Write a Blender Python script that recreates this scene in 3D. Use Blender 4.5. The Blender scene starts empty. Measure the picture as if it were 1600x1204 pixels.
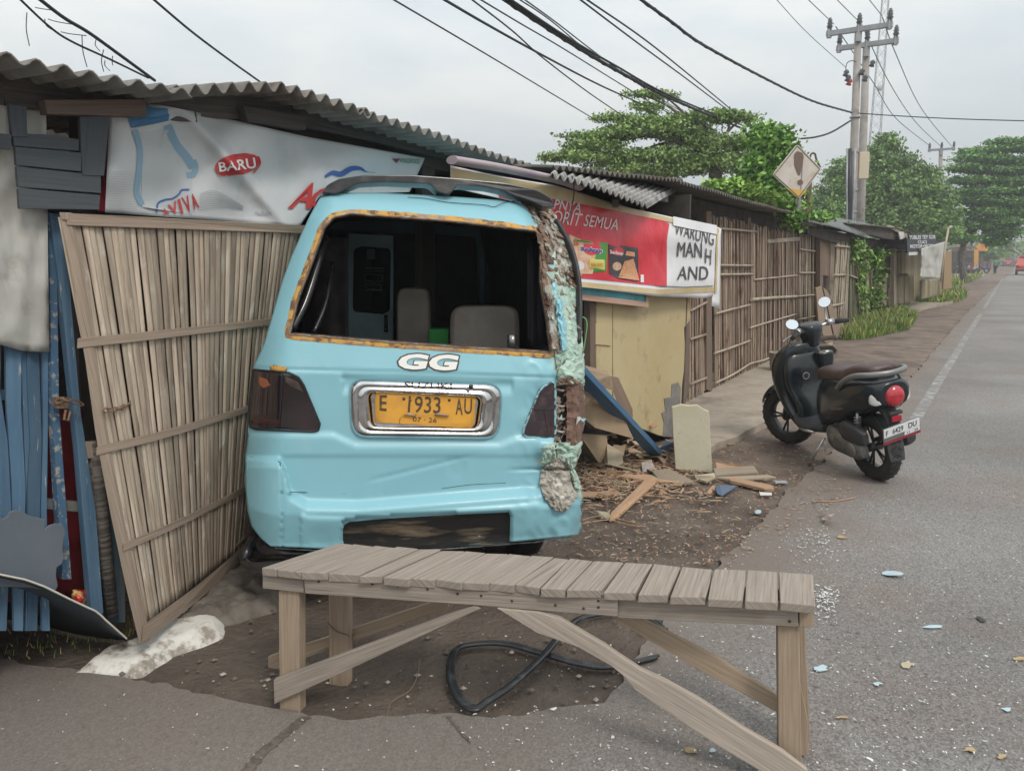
import bpy, bmesh, math, random
import numpy as np
from mathutils import Vector, Matrix, noise
random.seed(7)
C = bpy.context.scene
R = math.radians
# ---------------------------------------------------------------- camera
H = 1.6; PIT = R(9.46); FPX = 1200.0
cam_d = bpy.data.cameras.new('camera'); cam = bpy.data.objects.new('camera', cam_d)
C.collection.objects.link(cam); C.camera = cam
cam.location = (0, 0, H); cam.rotation_euler = (R(90) - PIT, 0, 0)
cam_d.sensor_width = 36; cam_d.lens = FPX / 1600 * 36; cam_d.clip_start = .05; cam_d.clip_end = 4000
# ---------------------------------------------------------------- sky and sun
SUN_EL, SUN_AZ = R(48), R(150)          # azimuth measured clockwise from +Y: behind the camera, to the right
w = bpy.data.worlds.new('World'); C.world = w; w.use_nodes = True
nt = w.node_tree; nt.nodes.clear()
def N(t, k, **kw):
    n = t.nodes.new(k)
    for a, v in kw.items(): setattr(n, a, v)
    return n
out = N(nt, 'ShaderNodeOutputWorld'); bg = N(nt, 'ShaderNodeBackground'); sky = N(nt, 'ShaderNodeTexSky')
sky.sky_type = 'NISHITA'; sky.sun_disc = False; sky.sun_elevation = SUN_EL; sky.sun_rotation = SUN_AZ
sky.air_density = 1.2; sky.dust_density = 4; sky.ozone_density = 1.5
tc = N(nt, 'ShaderNodeTexCoord'); mp = N(nt, 'ShaderNodeMapping'); mp.inputs['Scale'].default_value = (1, 1, 3.2)
nz = N(nt, 'ShaderNodeTexNoise'); nz.inputs['Scale'].default_value = 2.6; nz.inputs['Detail'].default_value = 7; nz.inputs['Roughness'].default_value = .55
cr = N(nt, 'ShaderNodeValToRGB'); cr.color_ramp.elements[0].position = .38; cr.color_ramp.elements[1].position = .62
cr.color_ramp.elements[0].color = (7.4, 8.15, 8.6, 1); cr.color_ramp.elements[1].color = (9.7, 9.8, 9.55, 1)
sx = N(nt, 'ShaderNodeSeparateXYZ'); mr = N(nt, 'ShaderNodeMapRange')
mr.inputs['From Min'].default_value = .02; mr.inputs['From Max'].default_value = .95; mr.inputs['To Min'].default_value = .92; mr.inputs['To Max'].default_value = 1.65
mx = N(nt, 'ShaderNodeMixRGB'); mx.inputs[0].default_value = .9
ml = N(nt, 'ShaderNodeMixRGB', blend_type='MULTIPLY'); ml.inputs[0].default_value = 1
L = nt.links.new
L(tc.outputs['Generated'], mp.inputs[0]); L(mp.outputs[0], nz.inputs['Vector']); L(nz.outputs['Fac'], cr.inputs[0])
L(tc.outputs['Generated'], sx.inputs[0]); L(sx.outputs['Z'], mr.inputs[0])
L(cr.outputs[0], ml.inputs[1]); L(mr.outputs[0], ml.inputs[2])
L(sky.outputs[0], mx.inputs[1]); L(ml.outputs[0], mx.inputs[2]); L(mx.outputs[0], bg.inputs[0]); bg.inputs[1].default_value = .09
L(bg.outputs[0], out.inputs[0])
sd = bpy.data.lights.new('sun', 'SUN'); sd.energy = 1.5; sd.angle = R(14); sd.color = (1, .94, .86)
so = bpy.data.objects.new('sun', sd); C.collection.objects.link(so)
so.rotation_euler = Vector((math.sin(SUN_AZ) * math.cos(SUN_EL), math.cos(SUN_AZ) * math.cos(SUN_EL), math.sin(SUN_EL))).to_track_quat('Z', 'Y').to_euler()
C.view_settings.view_transform = 'Standard'; C.view_settings.look = 'None'; C.view_settings.exposure = 0.28; C.view_settings.gamma = 1
# ---------------------------------------------------------------- pixel rays (photo pixels, 1600x1204) into the world
CP, SP = math.cos(PIT), math.sin(PIT); CAM = Vector((0, 0, H))
def ray(px, py):
    a = (px - 800) / FPX; b = (602 - py) / FPX
    return Vector((a, CP + b * SP, -SP + b * CP))
def G(px, py, z=0.0):
    d = ray(px, py); return CAM + d * ((z - H) / d.z)
def AY(px, py, Y):
    d = ray(px, py); return CAM + d * (Y / d.y)
class Wall:                                     # vertical plane through p along heading ang (clockwise from +Y)
    def __init__(s, p, ang, disp=None):
        s.p = Vector((p[0], p[1], 0)); s.a = ang; s.n = Vector((math.cos(ang), -math.sin(ang), 0))
        s.d = Vector((math.sin(ang), math.cos(ang), 0)); s.disp = disp
        if (CAM - s.p).dot(s.n) < 0: s.n = -s.n
    def __call__(s, px, py, off=0.0):
        if s.disp: off += s.disp(px, py)
        d = ray(px, py); q = s.p + s.n * off
        return CAM + d * ((q - CAM).dot(s.n) / d.dot(s.n))
    def shift(s, off, disp=None): return Wall(s.p + s.n * off, s.a, disp or s.disp)
class Bi:                                       # patch through four world corners seen at four pixels (TL,TR,BR,BL)
    def __init__(s, px, wc): s.px = [Vector(p) for p in px]; s.w = wc
    def uv(s, px, py):
        u = v = .5; a, b, c, d = s.px; P = Vector((px, py))
        for _ in range(12):
            q = a*(1-u)*(1-v) + b*u*(1-v) + c*u*v + d*(1-u)*v - P
            du = (b-a)*(1-v) + (c-d)*v; dv = (d-a)*(1-u) + (c-b)*u
            det = du.x*dv.y - du.y*dv.x
            u -= (q.x*dv.y - q.y*dv.x)/det; v -= (du.x*q.y - du.y*q.x)/det
        return u, v
    def __call__(s, px, py, off=0.0):
        u, v = s.uv(px, py); a, b, c, d = s.w
        Y = (a*(1-u)*(1-v) + b*u*(1-v) + c*u*v + d*(1-u)*v).y
        return AY(px, py, Y - off)
# ---------------------------------------------------------------- materials
MATS = {}
def mat(name, col, rough=.6, col2=None, scale=8, lo=.4, hi=.6, detail=5, bump=0, bscale=None, metal=0, coat=0, coord='Object',
        stretch=None, island=0, col3=None, stretch3=None, scale3=2, lo3=.55, hi3=.65, alpha=None, spec=None, emit=None, bdist=.01, cspec=None):
    if name in MATS: return MATS[name]
    m = bpy.data.materials.new(name); m.use_nodes = True; t = m.node_tree; b = t.nodes['Principled BSDF']; L = t.links.new
    MATS[name] = m
    b.inputs['Roughness'].default_value = rough; b.inputs['Metallic'].default_value = metal
    b.inputs['Coat Weight'].default_value = coat; b.inputs['Coat Roughness'].default_value = .08
    if spec is not None: b.inputs['Specular IOR Level'].default_value = spec
    b.inputs['Base Color'].default_value = (*col, 1)
    if emit: b.inputs['Emission Color'].default_value = (*col, 1); b.inputs['Emission Strength'].default_value = emit
    if alpha is not None: b.inputs['Alpha'].default_value = alpha
    tcn = N(t, 'ShaderNodeTexCoord'); vec = tcn.outputs['UV' if coord == 'UV' else 'Object']
    mp = N(t, 'ShaderNodeMapping'); L(vec, mp.inputs[0])
    if stretch: mp.inputs['Scale'].default_value = stretch
    cur = None
    if col2:
        n = N(t, 'ShaderNodeTexNoise'); n.inputs['Scale'].default_value = scale; n.inputs['Detail'].default_value = detail; n.inputs['Roughness'].default_value = .62
        L(mp.outputs[0], n.inputs['Vector'])
        r = N(t, 'ShaderNodeMapRange'); r.inputs[1].default_value = lo; r.inputs[2].default_value = hi; L(n.outputs['Fac'], r.inputs[0])
        x = N(t, 'ShaderNodeMixRGB'); x.inputs[1].default_value = (*col, 1); x.inputs[2].default_value = (*col2, 1); L(r.outputs[0], x.inputs[0])
        cur = x.outputs[0]
    if col3:
        n = N(t, 'ShaderNodeTexNoise'); n.inputs['Scale'].default_value = scale3; n.inputs['Detail'].default_value = 8; n.inputs['Roughness'].default_value = .65
        if stretch3: m3 = N(t, 'ShaderNodeMapping'); m3.inputs['Scale'].default_value = stretch3; L(tcn.outputs['UV'], m3.inputs[0]); L(m3.outputs[0], n.inputs['Vector'])
        else: L(tcn.outputs['Object'], n.inputs['Vector'])
        r = N(t, 'ShaderNodeMapRange'); r.inputs[1].default_value = lo3; r.inputs[2].default_value = hi3; L(n.outputs['Fac'], r.inputs[0])
        x = N(t, 'ShaderNodeMixRGB'); x.inputs[2].default_value = (*col3, 1); L(r.outputs[0], x.inputs[0])
        if cur: L(cur, x.inputs[1])
        else: x.inputs[1].default_value = (*col, 1)
        cur = x.outputs[0]
    if island:
        g = N(t, 'ShaderNodeNewGeometry'); r = N(t, 'ShaderNodeMapRange'); L(g.outputs['Random Per Island'], r.inputs[0])
        r.inputs[3].default_value = 1 - island; r.inputs[4].default_value = 1 + island
        x = N(t, 'ShaderNodeMixRGB', blend_type='MULTIPLY'); x.inputs[0].default_value = 1; L(r.outputs[0], x.inputs[2])
        if cur: L(cur, x.inputs[1])
        else: x.inputs[1].default_value = (*col, 1)
        cur = x.outputs[0]
    if cur: L(cur, b.inputs['Base Color'])
    if bump:
        n = N(t, 'ShaderNodeTexNoise'); n.inputs['Scale'].default_value = bscale or scale; n.inputs['Detail'].default_value = 6
        L(mp.outputs[0], n.inputs['Vector'])
        bp = N(t, 'ShaderNodeBump'); bp.inputs['Strength'].default_value = bump; bp.inputs['Distance'].default_value = bdist
        L(n.outputs['Fac'], bp.inputs['Height']); L(bp.outputs[0], b.inputs['Normal'])
    return m
def wood(name, a, b, isl=.2, rough=.85, c=None, fine=1.0, bump=.5):
    return mat(name, a, rough, b, 1.0, .32, .68, 6, bump, None, coord='UV', stretch=(3.5*fine, 110*fine, 1), island=isl, col3=c or tuple(k*.45 for k in a), stretch3=(1.6*fine, 95*fine, 1), scale3=1, lo3=.60, hi3=.68, bdist=.004)
# ---------------------------------------------------------------- objects
ORG = {}
def tag(o, label=None, cat=None, group=None, kind=None):
    if label: o['label'] = label
    if cat: o['category'] = cat
    if group: o['group'] = group
    if kind: o['kind'] = kind
    return o
def thing(name, label, cat, loc=(0, 0, 0), group=None, M=None):
    o = bpy.data.objects.new(name, None); C.collection.objects.link(o); o.empty_display_size = .1
    M = M or Matrix.Translation(Vector(loc)); o.matrix_world = M; ORG[o] = M.copy()
    return tag(o, label, cat, group)
class MB:
    def __init__(s): s.v = []; s.f = []; s.m = []; s.uv = []; s.sm = []
    def add(s, vs, fs, mi=0, uvs=None, smooth=False):
        k = len(s.v); s.v += [Vector(v) for v in vs]
        for i, f in enumerate(fs):
            s.f.append([k + j for j in f]); s.m.append(mi); s.sm.append(smooth)
            s.uv.append(uvs[i] if uvs else None)
    def box(s, c, d, M=None, mi=0):
        hx, hy, hz = d[0]/2, d[1]/2, d[2]/2; c = Vector(c)
        L = Vector(d); ax = max(range(3), key=lambda i: L[i]); ro = (random.random()*9, random.random()*9)
        vs = [Vector((x, y, z)) for x in (-hx, hx) for y in (-hy, hy) for z in (-hz, hz)]
        fs = [(0,1,3,2), (4,6,7,5), (0,4,5,1), (2,3,7,6), (0,2,6,4), (1,5,7,3)]
        nor = [0, 0, 1, 1, 2, 2]; uvs = []
        for f, n in zip(fs, nor):
            o = [i for i in range(3) if i != n]
            if ax == o[1]: o = o[::-1]
            uvs.append([(vs[j][o[0]] + ro[0], vs[j][o[1]] + ro[1]) for j in f])
        s.add([c + (M @ v if M else v) for v in vs], fs, mi, uvs)
    def bar(s, a, b, w, h, up=(0, 0, 1), mi=0):
        a, b = Vector(a), Vector(b); x = (b - a); l = x.length; x.normalize(); up = Vector(up)
        if abs(x.dot(up)) > .98: up = Vector((0, 1, 0))
        y = up.cross(x).normalized(); z = x.cross(y)
        s.box((a + b)/2, (l, w, h), Matrix((x, y, z)).transposed(), mi)
    def prism(s, pts, vec, mi=0):
        pts = [Vector(p) for p in pts]; n = len(pts); vec = Vector(vec)
        k = max(range(n), key=lambda i: (pts[(i+1) % n] - pts[i]).length); x = (pts[(k+1) % n] - pts[k]).normalized()
        nn = Vector((0, 0, 0))
        for i in range(n): nn += (pts[i] - pts[0]).cross(pts[(i+1) % n] - pts[0])
        nn.normalize(); y = nn.cross(x); ro = (random.random()*9, random.random()*9)
        if nn.dot(vec) > 0: pts = pts[::-1]
        q = pts + [p + vec for p in pts]; U = [(p.dot(x) + ro[0], p.dot(y) + p.dot(nn) + ro[1]) for p in q]
        fs = [list(range(n)), list(range(2*n - 1, n - 1, -1))] + [(i, i + n, (i+1) % n + n, (i+1) % n) for i in range(n)]
        s.add(q, fs, mi, [[U[j] for j in f] for f in fs])
    def tube(s, pts, r, n=8, mi=0, cap=True, sq=1.0):
        pts = [Vector(p) for p in pts]; rs = r if isinstance(r, (list, tuple)) else [r]*len(pts)
        vs = []; up = Vector((0, 0, 1)); ref = None; ul = 0; us = []
        for i, p in enumerate(pts):
            t = (pts[min(i+1, len(pts)-1)] - pts[max(i-1, 0)]).normalized()
            if ref is None: ref = t.cross(up) if abs(t.dot(up)) < .95 else t.cross(Vector((1, 0, 0)))
            a = (ref - t*ref.dot(t)).normalized(); ref = a; b = t.cross(a)
            if i: ul += (p - pts[i-1]).length
            us.append(ul)
            for j in range(n):
                w_ = 2*math.pi*j/n; vs.append(p + (a*math.cos(w_) + b*math.sin(w_)*sq)*rs[i])
        fs = []; uv = []; ro = random.random()*9
        for i in range(len(pts)-1):
            for j in range(n):
                fs.append((i*n+j, i*n+(j+1) % n, (i+1)*n+(j+1) % n, (i+1)*n+j))
                c0, c1 = j/n*.2 + ro, (j+1)/n*.2 + ro
                uv.append([(us[i]+ro, c0), (us[i]+ro, c1), (us[i+1]+ro, c1), (us[i+1]+ro, c0)])
        s.add(vs, fs, mi, uv, n > 5)
        if cap:
            e = len(pts)-1; k = len(s.v) - len(vs)
            s.f.append([k+j for j in range(n)][::-1]); s.f.append([k+e*n+j for j in range(n)])
            s.m += [mi]*2; s.uv += [None]*2; s.sm += [False]*2
    def grid(s, P, mi=0, smooth=True, closed=False, mf=None, keep=None):   # P[i][j] rows of points
        nr, nc = len(P), len(P[0]); vs = [p for r in P for p in r]; fs = []; k0 = len(s.f)
        mis = []
        for i in range(nr-1):
            for j in range(nc if closed else nc-1):
                if keep and not keep(i, j): continue
                j2 = (j+1) % nc
                fs.append((i*nc+j, (i+1)*nc+j, (i+1)*nc+j2, i*nc+j2)); mis.append(mf(i, j) if mf else mi)
        s.add(vs, fs, mi, [[((q % nc)/max(nc-1, 1), (q//nc)/max(nr-1, 1)) for q in f] for f in fs], smooth)
        s.m[k0:] = mis
    def loft(s, rings, mi=0, cap=True, smooth=True):       # closed rings of equal length
        n = len(rings[0]); s.grid([list(r) for r in rings], mi, smooth, True)
        k = len(s.v) - n*len(rings)
        if cap:
            s.f.append([k+j for j in range(n)]); s.f.append([k+(len(rings)-1)*n+j for j in range(n)][::-1])
            s.m += [mi]*2; s.uv += [None]*2; s.sm += [False]*2
    def lathe(s, prof, c, axis=(0, 0, 1), n=24, mi=0, sx=None):   # prof: (radius, along)
        ax = Vector(axis).normalized(); a = ax.orthogonal().normalized(); b = ax.cross(a); c = Vector(c)
        s.grid([[c + ax*h + (a*math.cos(2*math.pi*j/n) + b*math.sin(2*math.pi*j/n))*r for j in range(n)] for r, h in prof], mi, True, True)
    def build(s, name, mats, parent=None, local=False, bevel=0, solid=0, fix=True):
        if not isinstance(mats, (list, tuple)): mats = [mats]
        vs = s.v
        if parent is not None:
            M = ORG[parent]
            if not local: I = M.inverted(); vs = [I @ v for v in vs]
        else:
            a = np.array([v[:] for v in vs]); lo, hi = a.min(0), a.max(0)
            c = Vector(((lo[0]+hi[0])/2, (lo[1]+hi[1])/2, lo[2])); vs = [v - c for v in vs]
        me = bpy.data.meshes.new(name); me.from_pydata([v[:] for v in vs], [], s.f)
        for m in mats: me.materials.append(m)
        me.polygons.foreach_set('material_index', s.m); me.polygons.foreach_set('use_smooth', s.sm)
        if any(u is not None for u in s.uv):
            ul = me.uv_layers.new(name='UVMap'); d = []
            for f, u in zip(s.f, s.uv):
                d += [c_ for q in (u or [(0, 0)]*len(f)) for c_ in q]
            ul.data.foreach_set('uv', d)
        if fix:
            bm = bmesh.new(); bm.from_mesh(me); bmesh.ops.recalc_face_normals(bm, faces=bm.faces); bm.to_mesh(me); bm.free()
        me.update()
        o = bpy.data.objects.new(name, me); C.collection.objects.link(o)
        if parent is not None: o.parent = parent; ORG[o] = ORG[parent]
        else: o.location = c; ORG[o] = Matrix.Translation(c)
        if solid: md = o.modifiers.new('s', 'SOLIDIFY'); md.thickness = solid; md.offset = 0
        if bevel: md = o.modifiers.new('b', 'BEVEL'); md.width = bevel; md.segments = 2; md.limit_method = 'ANGLE'
        return o
def tx(s, bold=0.0):
    cu = bpy.data.curves.new('t', 'FONT'); cu.body = s; cu.offset = bold; cu.resolution_u = 3
    o = bpy.data.objects.new('t', cu); C.collection.objects.link(o); bpy.context.view_layer.update()
    me = bpy.data.meshes.new_from_object(o); vs = [v.co.copy() for v in me.vertices]; fs = [list(p.vertices) for p in me.polygons]
    bpy.data.objects.remove(o); bpy.data.curves.remove(cu); bpy.data.meshes.remove(me)
    x0 = min(v.x for v in vs); x1 = max(v.x for v in vs); y0 = min(v.y for v in vs); y1 = max(v.y for v in vs)
    return [((v.x-x0)/max(x1-x0, 1e-6), (v.y-y0)/max(y1-y0, 1e-6)) for v in vs], fs
def decal_text(mb, s, quad, surf, off=.004, bold=0.0, mi=0):       # quad px: TL,TR,BR,BL
    uv, fs = tx(s, bold); a, b, c, d = [Vector(q) for q in quad]; vs = []
    for u, v in uv:
        v = 1 - v; q = a*(1-u)*(1-v) + b*u*(1-v) + c*u*v + d*(1-u)*v; vs.append(surf(q.x, q.y, off))
    mb.add(vs, fs, mi)
def decal_poly(mb, pts, surf, off=.003, mi=0, nr=10, nc=10):       # y-monotone pixel polygon as a row patch
    ys = [p[1] for p in pts]; y0, y1 = min(ys)+.01, max(ys)-.01; P = []
    for i in range(nr+1):
        y = y0 + (y1-y0)*i/nr; xs = []
        for k in range(len(pts)):
            (xa, ya), (xb, yb) = pts[k], pts[(k+1) % len(pts)]
            if (ya - y)*(yb - y) <= 0 and ya != yb: xs.append(xa + (xb-xa)*(y-ya)/(yb-ya))
        xa, xb = min(xs), max(xs); P.append([surf(xa + (xb-xa)*j/nc, y, off) for j in range(nc+1)])
    mb.grid(P, mi)
def ipol(pts, x):                                             # piecewise-linear y(x)
    if x <= pts[0][0]: return pts[0][1]
    for (a, ya), (b, yb) in zip(pts, pts[1:]):
        if x <= b: return ya + (yb-ya)*(x-a)/(b-a)
    return pts[-1][1]
def smooth01(a, b, x):
    t = max(0, min(1, (x-a)/(b-a))); return t*t*(3-2*t)
def inside(x, y, poly):
    r = False; n = len(poly)
    for i in range(n):
        (x1, y1), (x2, y2) = poly[i], poly[(i+1) % n]
        if (y1 > y) != (y2 > y) and x < (x2-x1)*(y-y1)/(y2-y1)+x1: r = not r
    return r
def nz3(x, y=0, z=0): return noise.noise(Vector((x, y, z)))
def resamp(pts, n, closed=False):
    pts = [Vector(p) for p in pts]
    if closed: pts = pts + [pts[0]]
    ls = [0]
    for a, b in zip(pts, pts[1:]): ls.append(ls[-1] + (b-a).length)
    out = []
    for i in range(n):
        t = ls[-1]*i/(n if closed else n-1); k = 0
        while k < len(pts)-2 and ls[k+1] < t: k += 1
        q = (t-ls[k])/max(ls[k+1]-ls[k], 1e-9); out.append(pts[k].lerp(pts[k+1], min(1, q)))
    return out
def catmull(pts, n):
    pts = [Vector(p) for p in pts]; o = []
    P = [pts[0]*2-pts[1]] + pts + [pts[-1]*2-pts[-2]]
    for i in range(1, len(P)-2):
        for k in range(n):
            t = k/n; a, b, c, d = P[i-1:i+3]
            o.append(.5*((2*b) + (c-a)*t + (2*a-5*b+4*c-d)*t*t + (3*b-a-3*c+d)*t*t*t))
    return o + [pts[-1]]
# ================================================================ ground, road
RD = R(32.9); RE = G(1440, 625)                       # road heading and a point on its painted edge line
RDd = Vector((math.sin(RD), math.cos(RD), 0)); RDn = Vector((math.cos(RD), -math.sin(RD), 0))
asph_px = [(-900, 975), (-300, 1003), (0, 1028), (130, 1050), (270, 1075), (360, 1094), (450, 1112), (475, 1124), (600, 1122), (720, 1118), (850, 1112),
           (930, 1095), (962, 1068), (985, 1035), (1008, 1000), (1058, 955), (1130, 870), (1200, 800), (1290, 715), (1372, 645), (1440, 572), (1500, 500), (1548, 453), (1582, 425)]
apts = [G(*p) for p in asph_px]
edge = []
for a, b in zip(apts, apts[1:]):
    L_ = (b-a).length; n = max(1, int(min(L_/.035, 60)))
    for i in range(n): edge.append(a.lerp(b, i/n))
edge = [p + Vector((nz3(p.x*5, p.y*5, 3)*.045 + nz3(p.x*20, p.y*20, 3)*.02, nz3(p.x*5, p.y*5, 9)*.045 + nz3(p.x*20, p.y*20, 8)*.02, 0)) for p in edge]
last = apts[-1]; edge.append(last); edge.append(last + RDd*700)
ring = edge + [last + RDd*700 + RDn*7.6, RE + RDn*7.3 - RDd*12, Vector((-8, -6, 0)), Vector((-12, 2, 0))]
def in_asph(x, y, cache=[(p.x, p.y) for p in ring]): return inside(x, y, cache)
def axis(lo, hi, d, far):
    a = [lo]; 
    while a[-1] < hi: a.append(a[-1]+d)
    s = d; x = a[-1]
    while x < far: s *= 1.25; x += s; a.append(x)
    s = d; x = a[0]; b = []
    while x > -far: s *= 1.25; x -= s; b.append(x)
    return b[::-1] + a
xs = axis(-3.2, 5.5, .045, 1500); ys = axis(1.4, 12, .045, 1500)
def gz(x, y):
    z = -.012 + nz3(x*1.3, y*1.3)*.02 + nz3(x*5, y*5)*.008 + nz3(x*17, y*17)*.005
    near = -4 < x < 9 and 0 < y < 16
    if near: z = min(z, -.022) if in_asph(x, y) else min(z, .001) - .004
    else: z = -.03
    return z
mb = MB(); P = [[Vector((x, y, gz(x, y))) for x in xs] for y in ys]
mb.grid(P)
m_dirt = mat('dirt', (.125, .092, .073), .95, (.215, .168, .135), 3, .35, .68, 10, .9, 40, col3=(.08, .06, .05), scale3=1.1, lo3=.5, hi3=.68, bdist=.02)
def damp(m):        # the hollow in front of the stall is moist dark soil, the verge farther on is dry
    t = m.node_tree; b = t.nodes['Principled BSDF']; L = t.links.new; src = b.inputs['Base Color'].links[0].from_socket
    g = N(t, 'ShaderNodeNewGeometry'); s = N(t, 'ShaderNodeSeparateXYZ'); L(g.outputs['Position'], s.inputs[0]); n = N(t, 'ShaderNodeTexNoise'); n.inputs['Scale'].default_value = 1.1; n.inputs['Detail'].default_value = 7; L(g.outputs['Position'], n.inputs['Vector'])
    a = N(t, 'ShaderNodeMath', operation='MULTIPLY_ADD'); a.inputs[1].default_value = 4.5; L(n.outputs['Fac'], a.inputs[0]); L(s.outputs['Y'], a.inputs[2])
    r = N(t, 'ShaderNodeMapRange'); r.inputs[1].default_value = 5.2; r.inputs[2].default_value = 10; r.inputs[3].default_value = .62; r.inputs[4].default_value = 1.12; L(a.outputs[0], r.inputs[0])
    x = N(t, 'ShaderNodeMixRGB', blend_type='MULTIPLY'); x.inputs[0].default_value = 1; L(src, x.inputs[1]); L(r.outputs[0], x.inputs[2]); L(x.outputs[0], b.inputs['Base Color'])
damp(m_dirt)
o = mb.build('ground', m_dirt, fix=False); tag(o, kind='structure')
# asphalt with a thickness of its own
m_asph = mat('asphalt', (.165, .157, .15), .88, (.285, .27, .258), 150, .35, .7, 3, .8, 220, col3=(.20, .165, .145), scale3=.9, lo3=.46, hi3=.72, bdist=.006)
def asphalt_material(m):
    t = m.node_tree; b = t.nodes['Principled BSDF']; L = t.links.new
    src = b.inputs['Base Color'].links[0].from_socket
    tcn = N(t, 'ShaderNodeTexCoord')
    # speckle of aggregate
    v = N(t, 'ShaderNodeTexVoronoi'); v.inputs['Scale'].default_value = 130; L(tcn.outputs['Object'], v.inputs['Vector'])
    r = N(t, 'ShaderNodeMapRange'); r.inputs[1].default_value = 0; r.inputs[2].default_value = 1; r.inputs[3].default_value = .55; r.inputs[4].default_value = 1.4
    L(v.outputs['Color'], r.inputs[0])
    x = N(t, 'ShaderNodeMixRGB', blend_type='MULTIPLY'); x.inputs[0].default_value = 1; L(src, x.inputs[1]); L(r.outputs[0], x.inputs[2])
    v2 = N(t, 'ShaderNodeTexVoronoi'); v2.inputs['Scale'].default_value = 17; L(tcn.outputs['Object'], v2.inputs['Vector'])
    rp = N(t, 'ShaderNodeMapRange'); rp.inputs[1].default_value = .07; rp.inputs[2].default_value = .20; rp.inputs[3].default_value = .62; L(v2.outputs['Distance'], rp.inputs[0])
    n5 = N(t, 'ShaderNodeTexNoise'); n5.inputs['Scale'].default_value = .55; n5.inputs['Detail'].default_value = 6; L(tcn.outputs['Object'], n5.inputs['Vector'])
    r5 = N(t, 'ShaderNodeMapRange'); r5.inputs[1].default_value = .35; r5.inputs[2].default_value = .68; r5.inputs[3].default_value = .84; r5.inputs[4].default_value = 1.16; L(n5.outputs['Fac'], r5.inputs[0])
    mq = N(t, 'ShaderNodeMath', operation='MULTIPLY'); L(rp.outputs[0], mq.inputs[0]); L(r5.outputs[0], mq.inputs[1])
    x0 = x; x = N(t, 'ShaderNodeMixRGB', blend_type='MULTIPLY'); x.inputs[0].default_value = 1; L(x0.outputs[0], x.inputs[1]); L(mq.outputs[0], x.inputs[2])
    # dust washed over the margin: distance from the painted line
    g = N(t, 'ShaderNodeNewGeometry'); dp = N(t, 'ShaderNodeVectorMath', operation='DOT_PRODUCT'); dp.inputs[1].default_value = RDn[:]
    L(g.outputs['Position'], dp.inputs[0])
    n = N(t, 'ShaderNodeTexNoise'); n.inputs['Scale'].default_value = 1.3; n.inputs['Detail'].default_value = 9; L(g.outputs['Position'], n.inputs['Vector'])
    a = N(t, 'ShaderNodeMath', operation='MULTIPLY_ADD'); a.inputs[1].default_value = 1.6; L(n.outputs['Fac'], a.inputs[0]); L(dp.outputs['Value'], a.inputs[2])
    k = RE.dot(RDn); r2 = N(t, 'ShaderNodeMapRange'); r2.inputs[1].default_value = k + .35; r2.inputs[2].default_value = k + 1.1; r2.inputs[3].default_value = .97; r2.inputs[4].default_value = 0
    L(a.outputs[0], r2.inputs[0])
    sy = N(t, 'ShaderNodeSeparateXYZ'); L(g.outputs['Position'], sy.inputs[0]); r4 = N(t, 'ShaderNodeMapRange'); r4.inputs[1].default_value = 2.7; r4.inputs[2].default_value = 4.2; r4.inputs[3].default_value = .6; L(sy.outputs['Y'], r4.inputs[0])
    mm = N(t, 'ShaderNodeMath', operation='MULTIPLY'); L(r2.outputs[0], mm.inputs[0]); L(r4.outputs[0], mm.inputs[1])
    y = N(t, 'ShaderNodeMixRGB'); L(mm.outputs[0], y.inputs[0]); L(x.outputs[0], y.inputs[1]); y.inputs[2].default_value = (.185, .148, .122, 1)
    L(y.outputs[0], b.inputs['Base Color'])
asphalt_material(m_asph)
me = bpy.data.meshes.new('road'); bm = bmesh.new()
top = [bm.verts.new((p.x, p.y, .004)) for p in ring]; bot = [bm.verts.new((p.x, p.y, -.05)) for p in ring]
f = bm.faces.new(top); n = len(ring)
for i in range(n): bm.faces.new((top[i], bot[i], bot[(i+1) % n], top[(i+1) % n]))
bmesh.ops.triangulate(bm, faces=[f]); bmesh.ops.recalc_face_normals(bm, faces=bm.faces); bm.to_mesh(me); bm.free(); me.materials.append(m_asph)
o = bpy.data.objects.new('road', me); C.collection.objects.link(o); tag(o, kind='structure')
# painted edge line, worn into pieces
m_line = mat('worn_line_paint', (.36, .35, .325), .8, (.19, .18, .172), 9, .40, .56, 9, col3=(.19, .18, .172), scale3=2.5, lo3=.43, hi3=.58)
mb = MB()
for s0, s1 in ((-3.2, -1.9), (-1.4, 16), (19, 60)):
    k = int((s1-s0)/.3)
    A = [RE + RDd*(s0 + (s1-s0)*i/k) + RDn*(nz3(i*.7, s0)*.008) for i in range(k+1)]
    mb.grid([[p + RDn*.0 + Vector((0, 0, .008)) for p in A], [p + RDn*.11 + Vector((0, 0, .008)) for p in A]])
o = mb.build('road_line', m_line, fix=False); tag(o, kind='structure')
# cracks in the asphalt, bottom left
m_crack = mat('crack_dirt', (.085, .068, .056), .95, (.15, .12, .1), 30, bump=.5)
mb = MB()
for pl in ([(478, 1118), (440, 1150), (412, 1172), (385, 1204), (350, 1250)], [(700, 1118), (718, 1140), (735, 1160)]):
    pts = resamp([G(*p, .0075) for p in pl], 40)
    for i, p in enumerate(pts): p.x += nz3(i*.8, 1)*.012
    w_ = [.006 + .012*abs(nz3(i*.6, 5)) + (.012 if len(pl) > 3 else -.003) for i in range(len(pts))]
    mb.grid([[p - Vector((w_[i], 0, 0)) for i, p in enumerate(pts)], [p + Vector((w_[i], 0, 0)) for i, p in enumerate(pts)]])
o = mb.build('road_cracks', m_crack, fix=False); tag(o, kind='structure')
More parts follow.
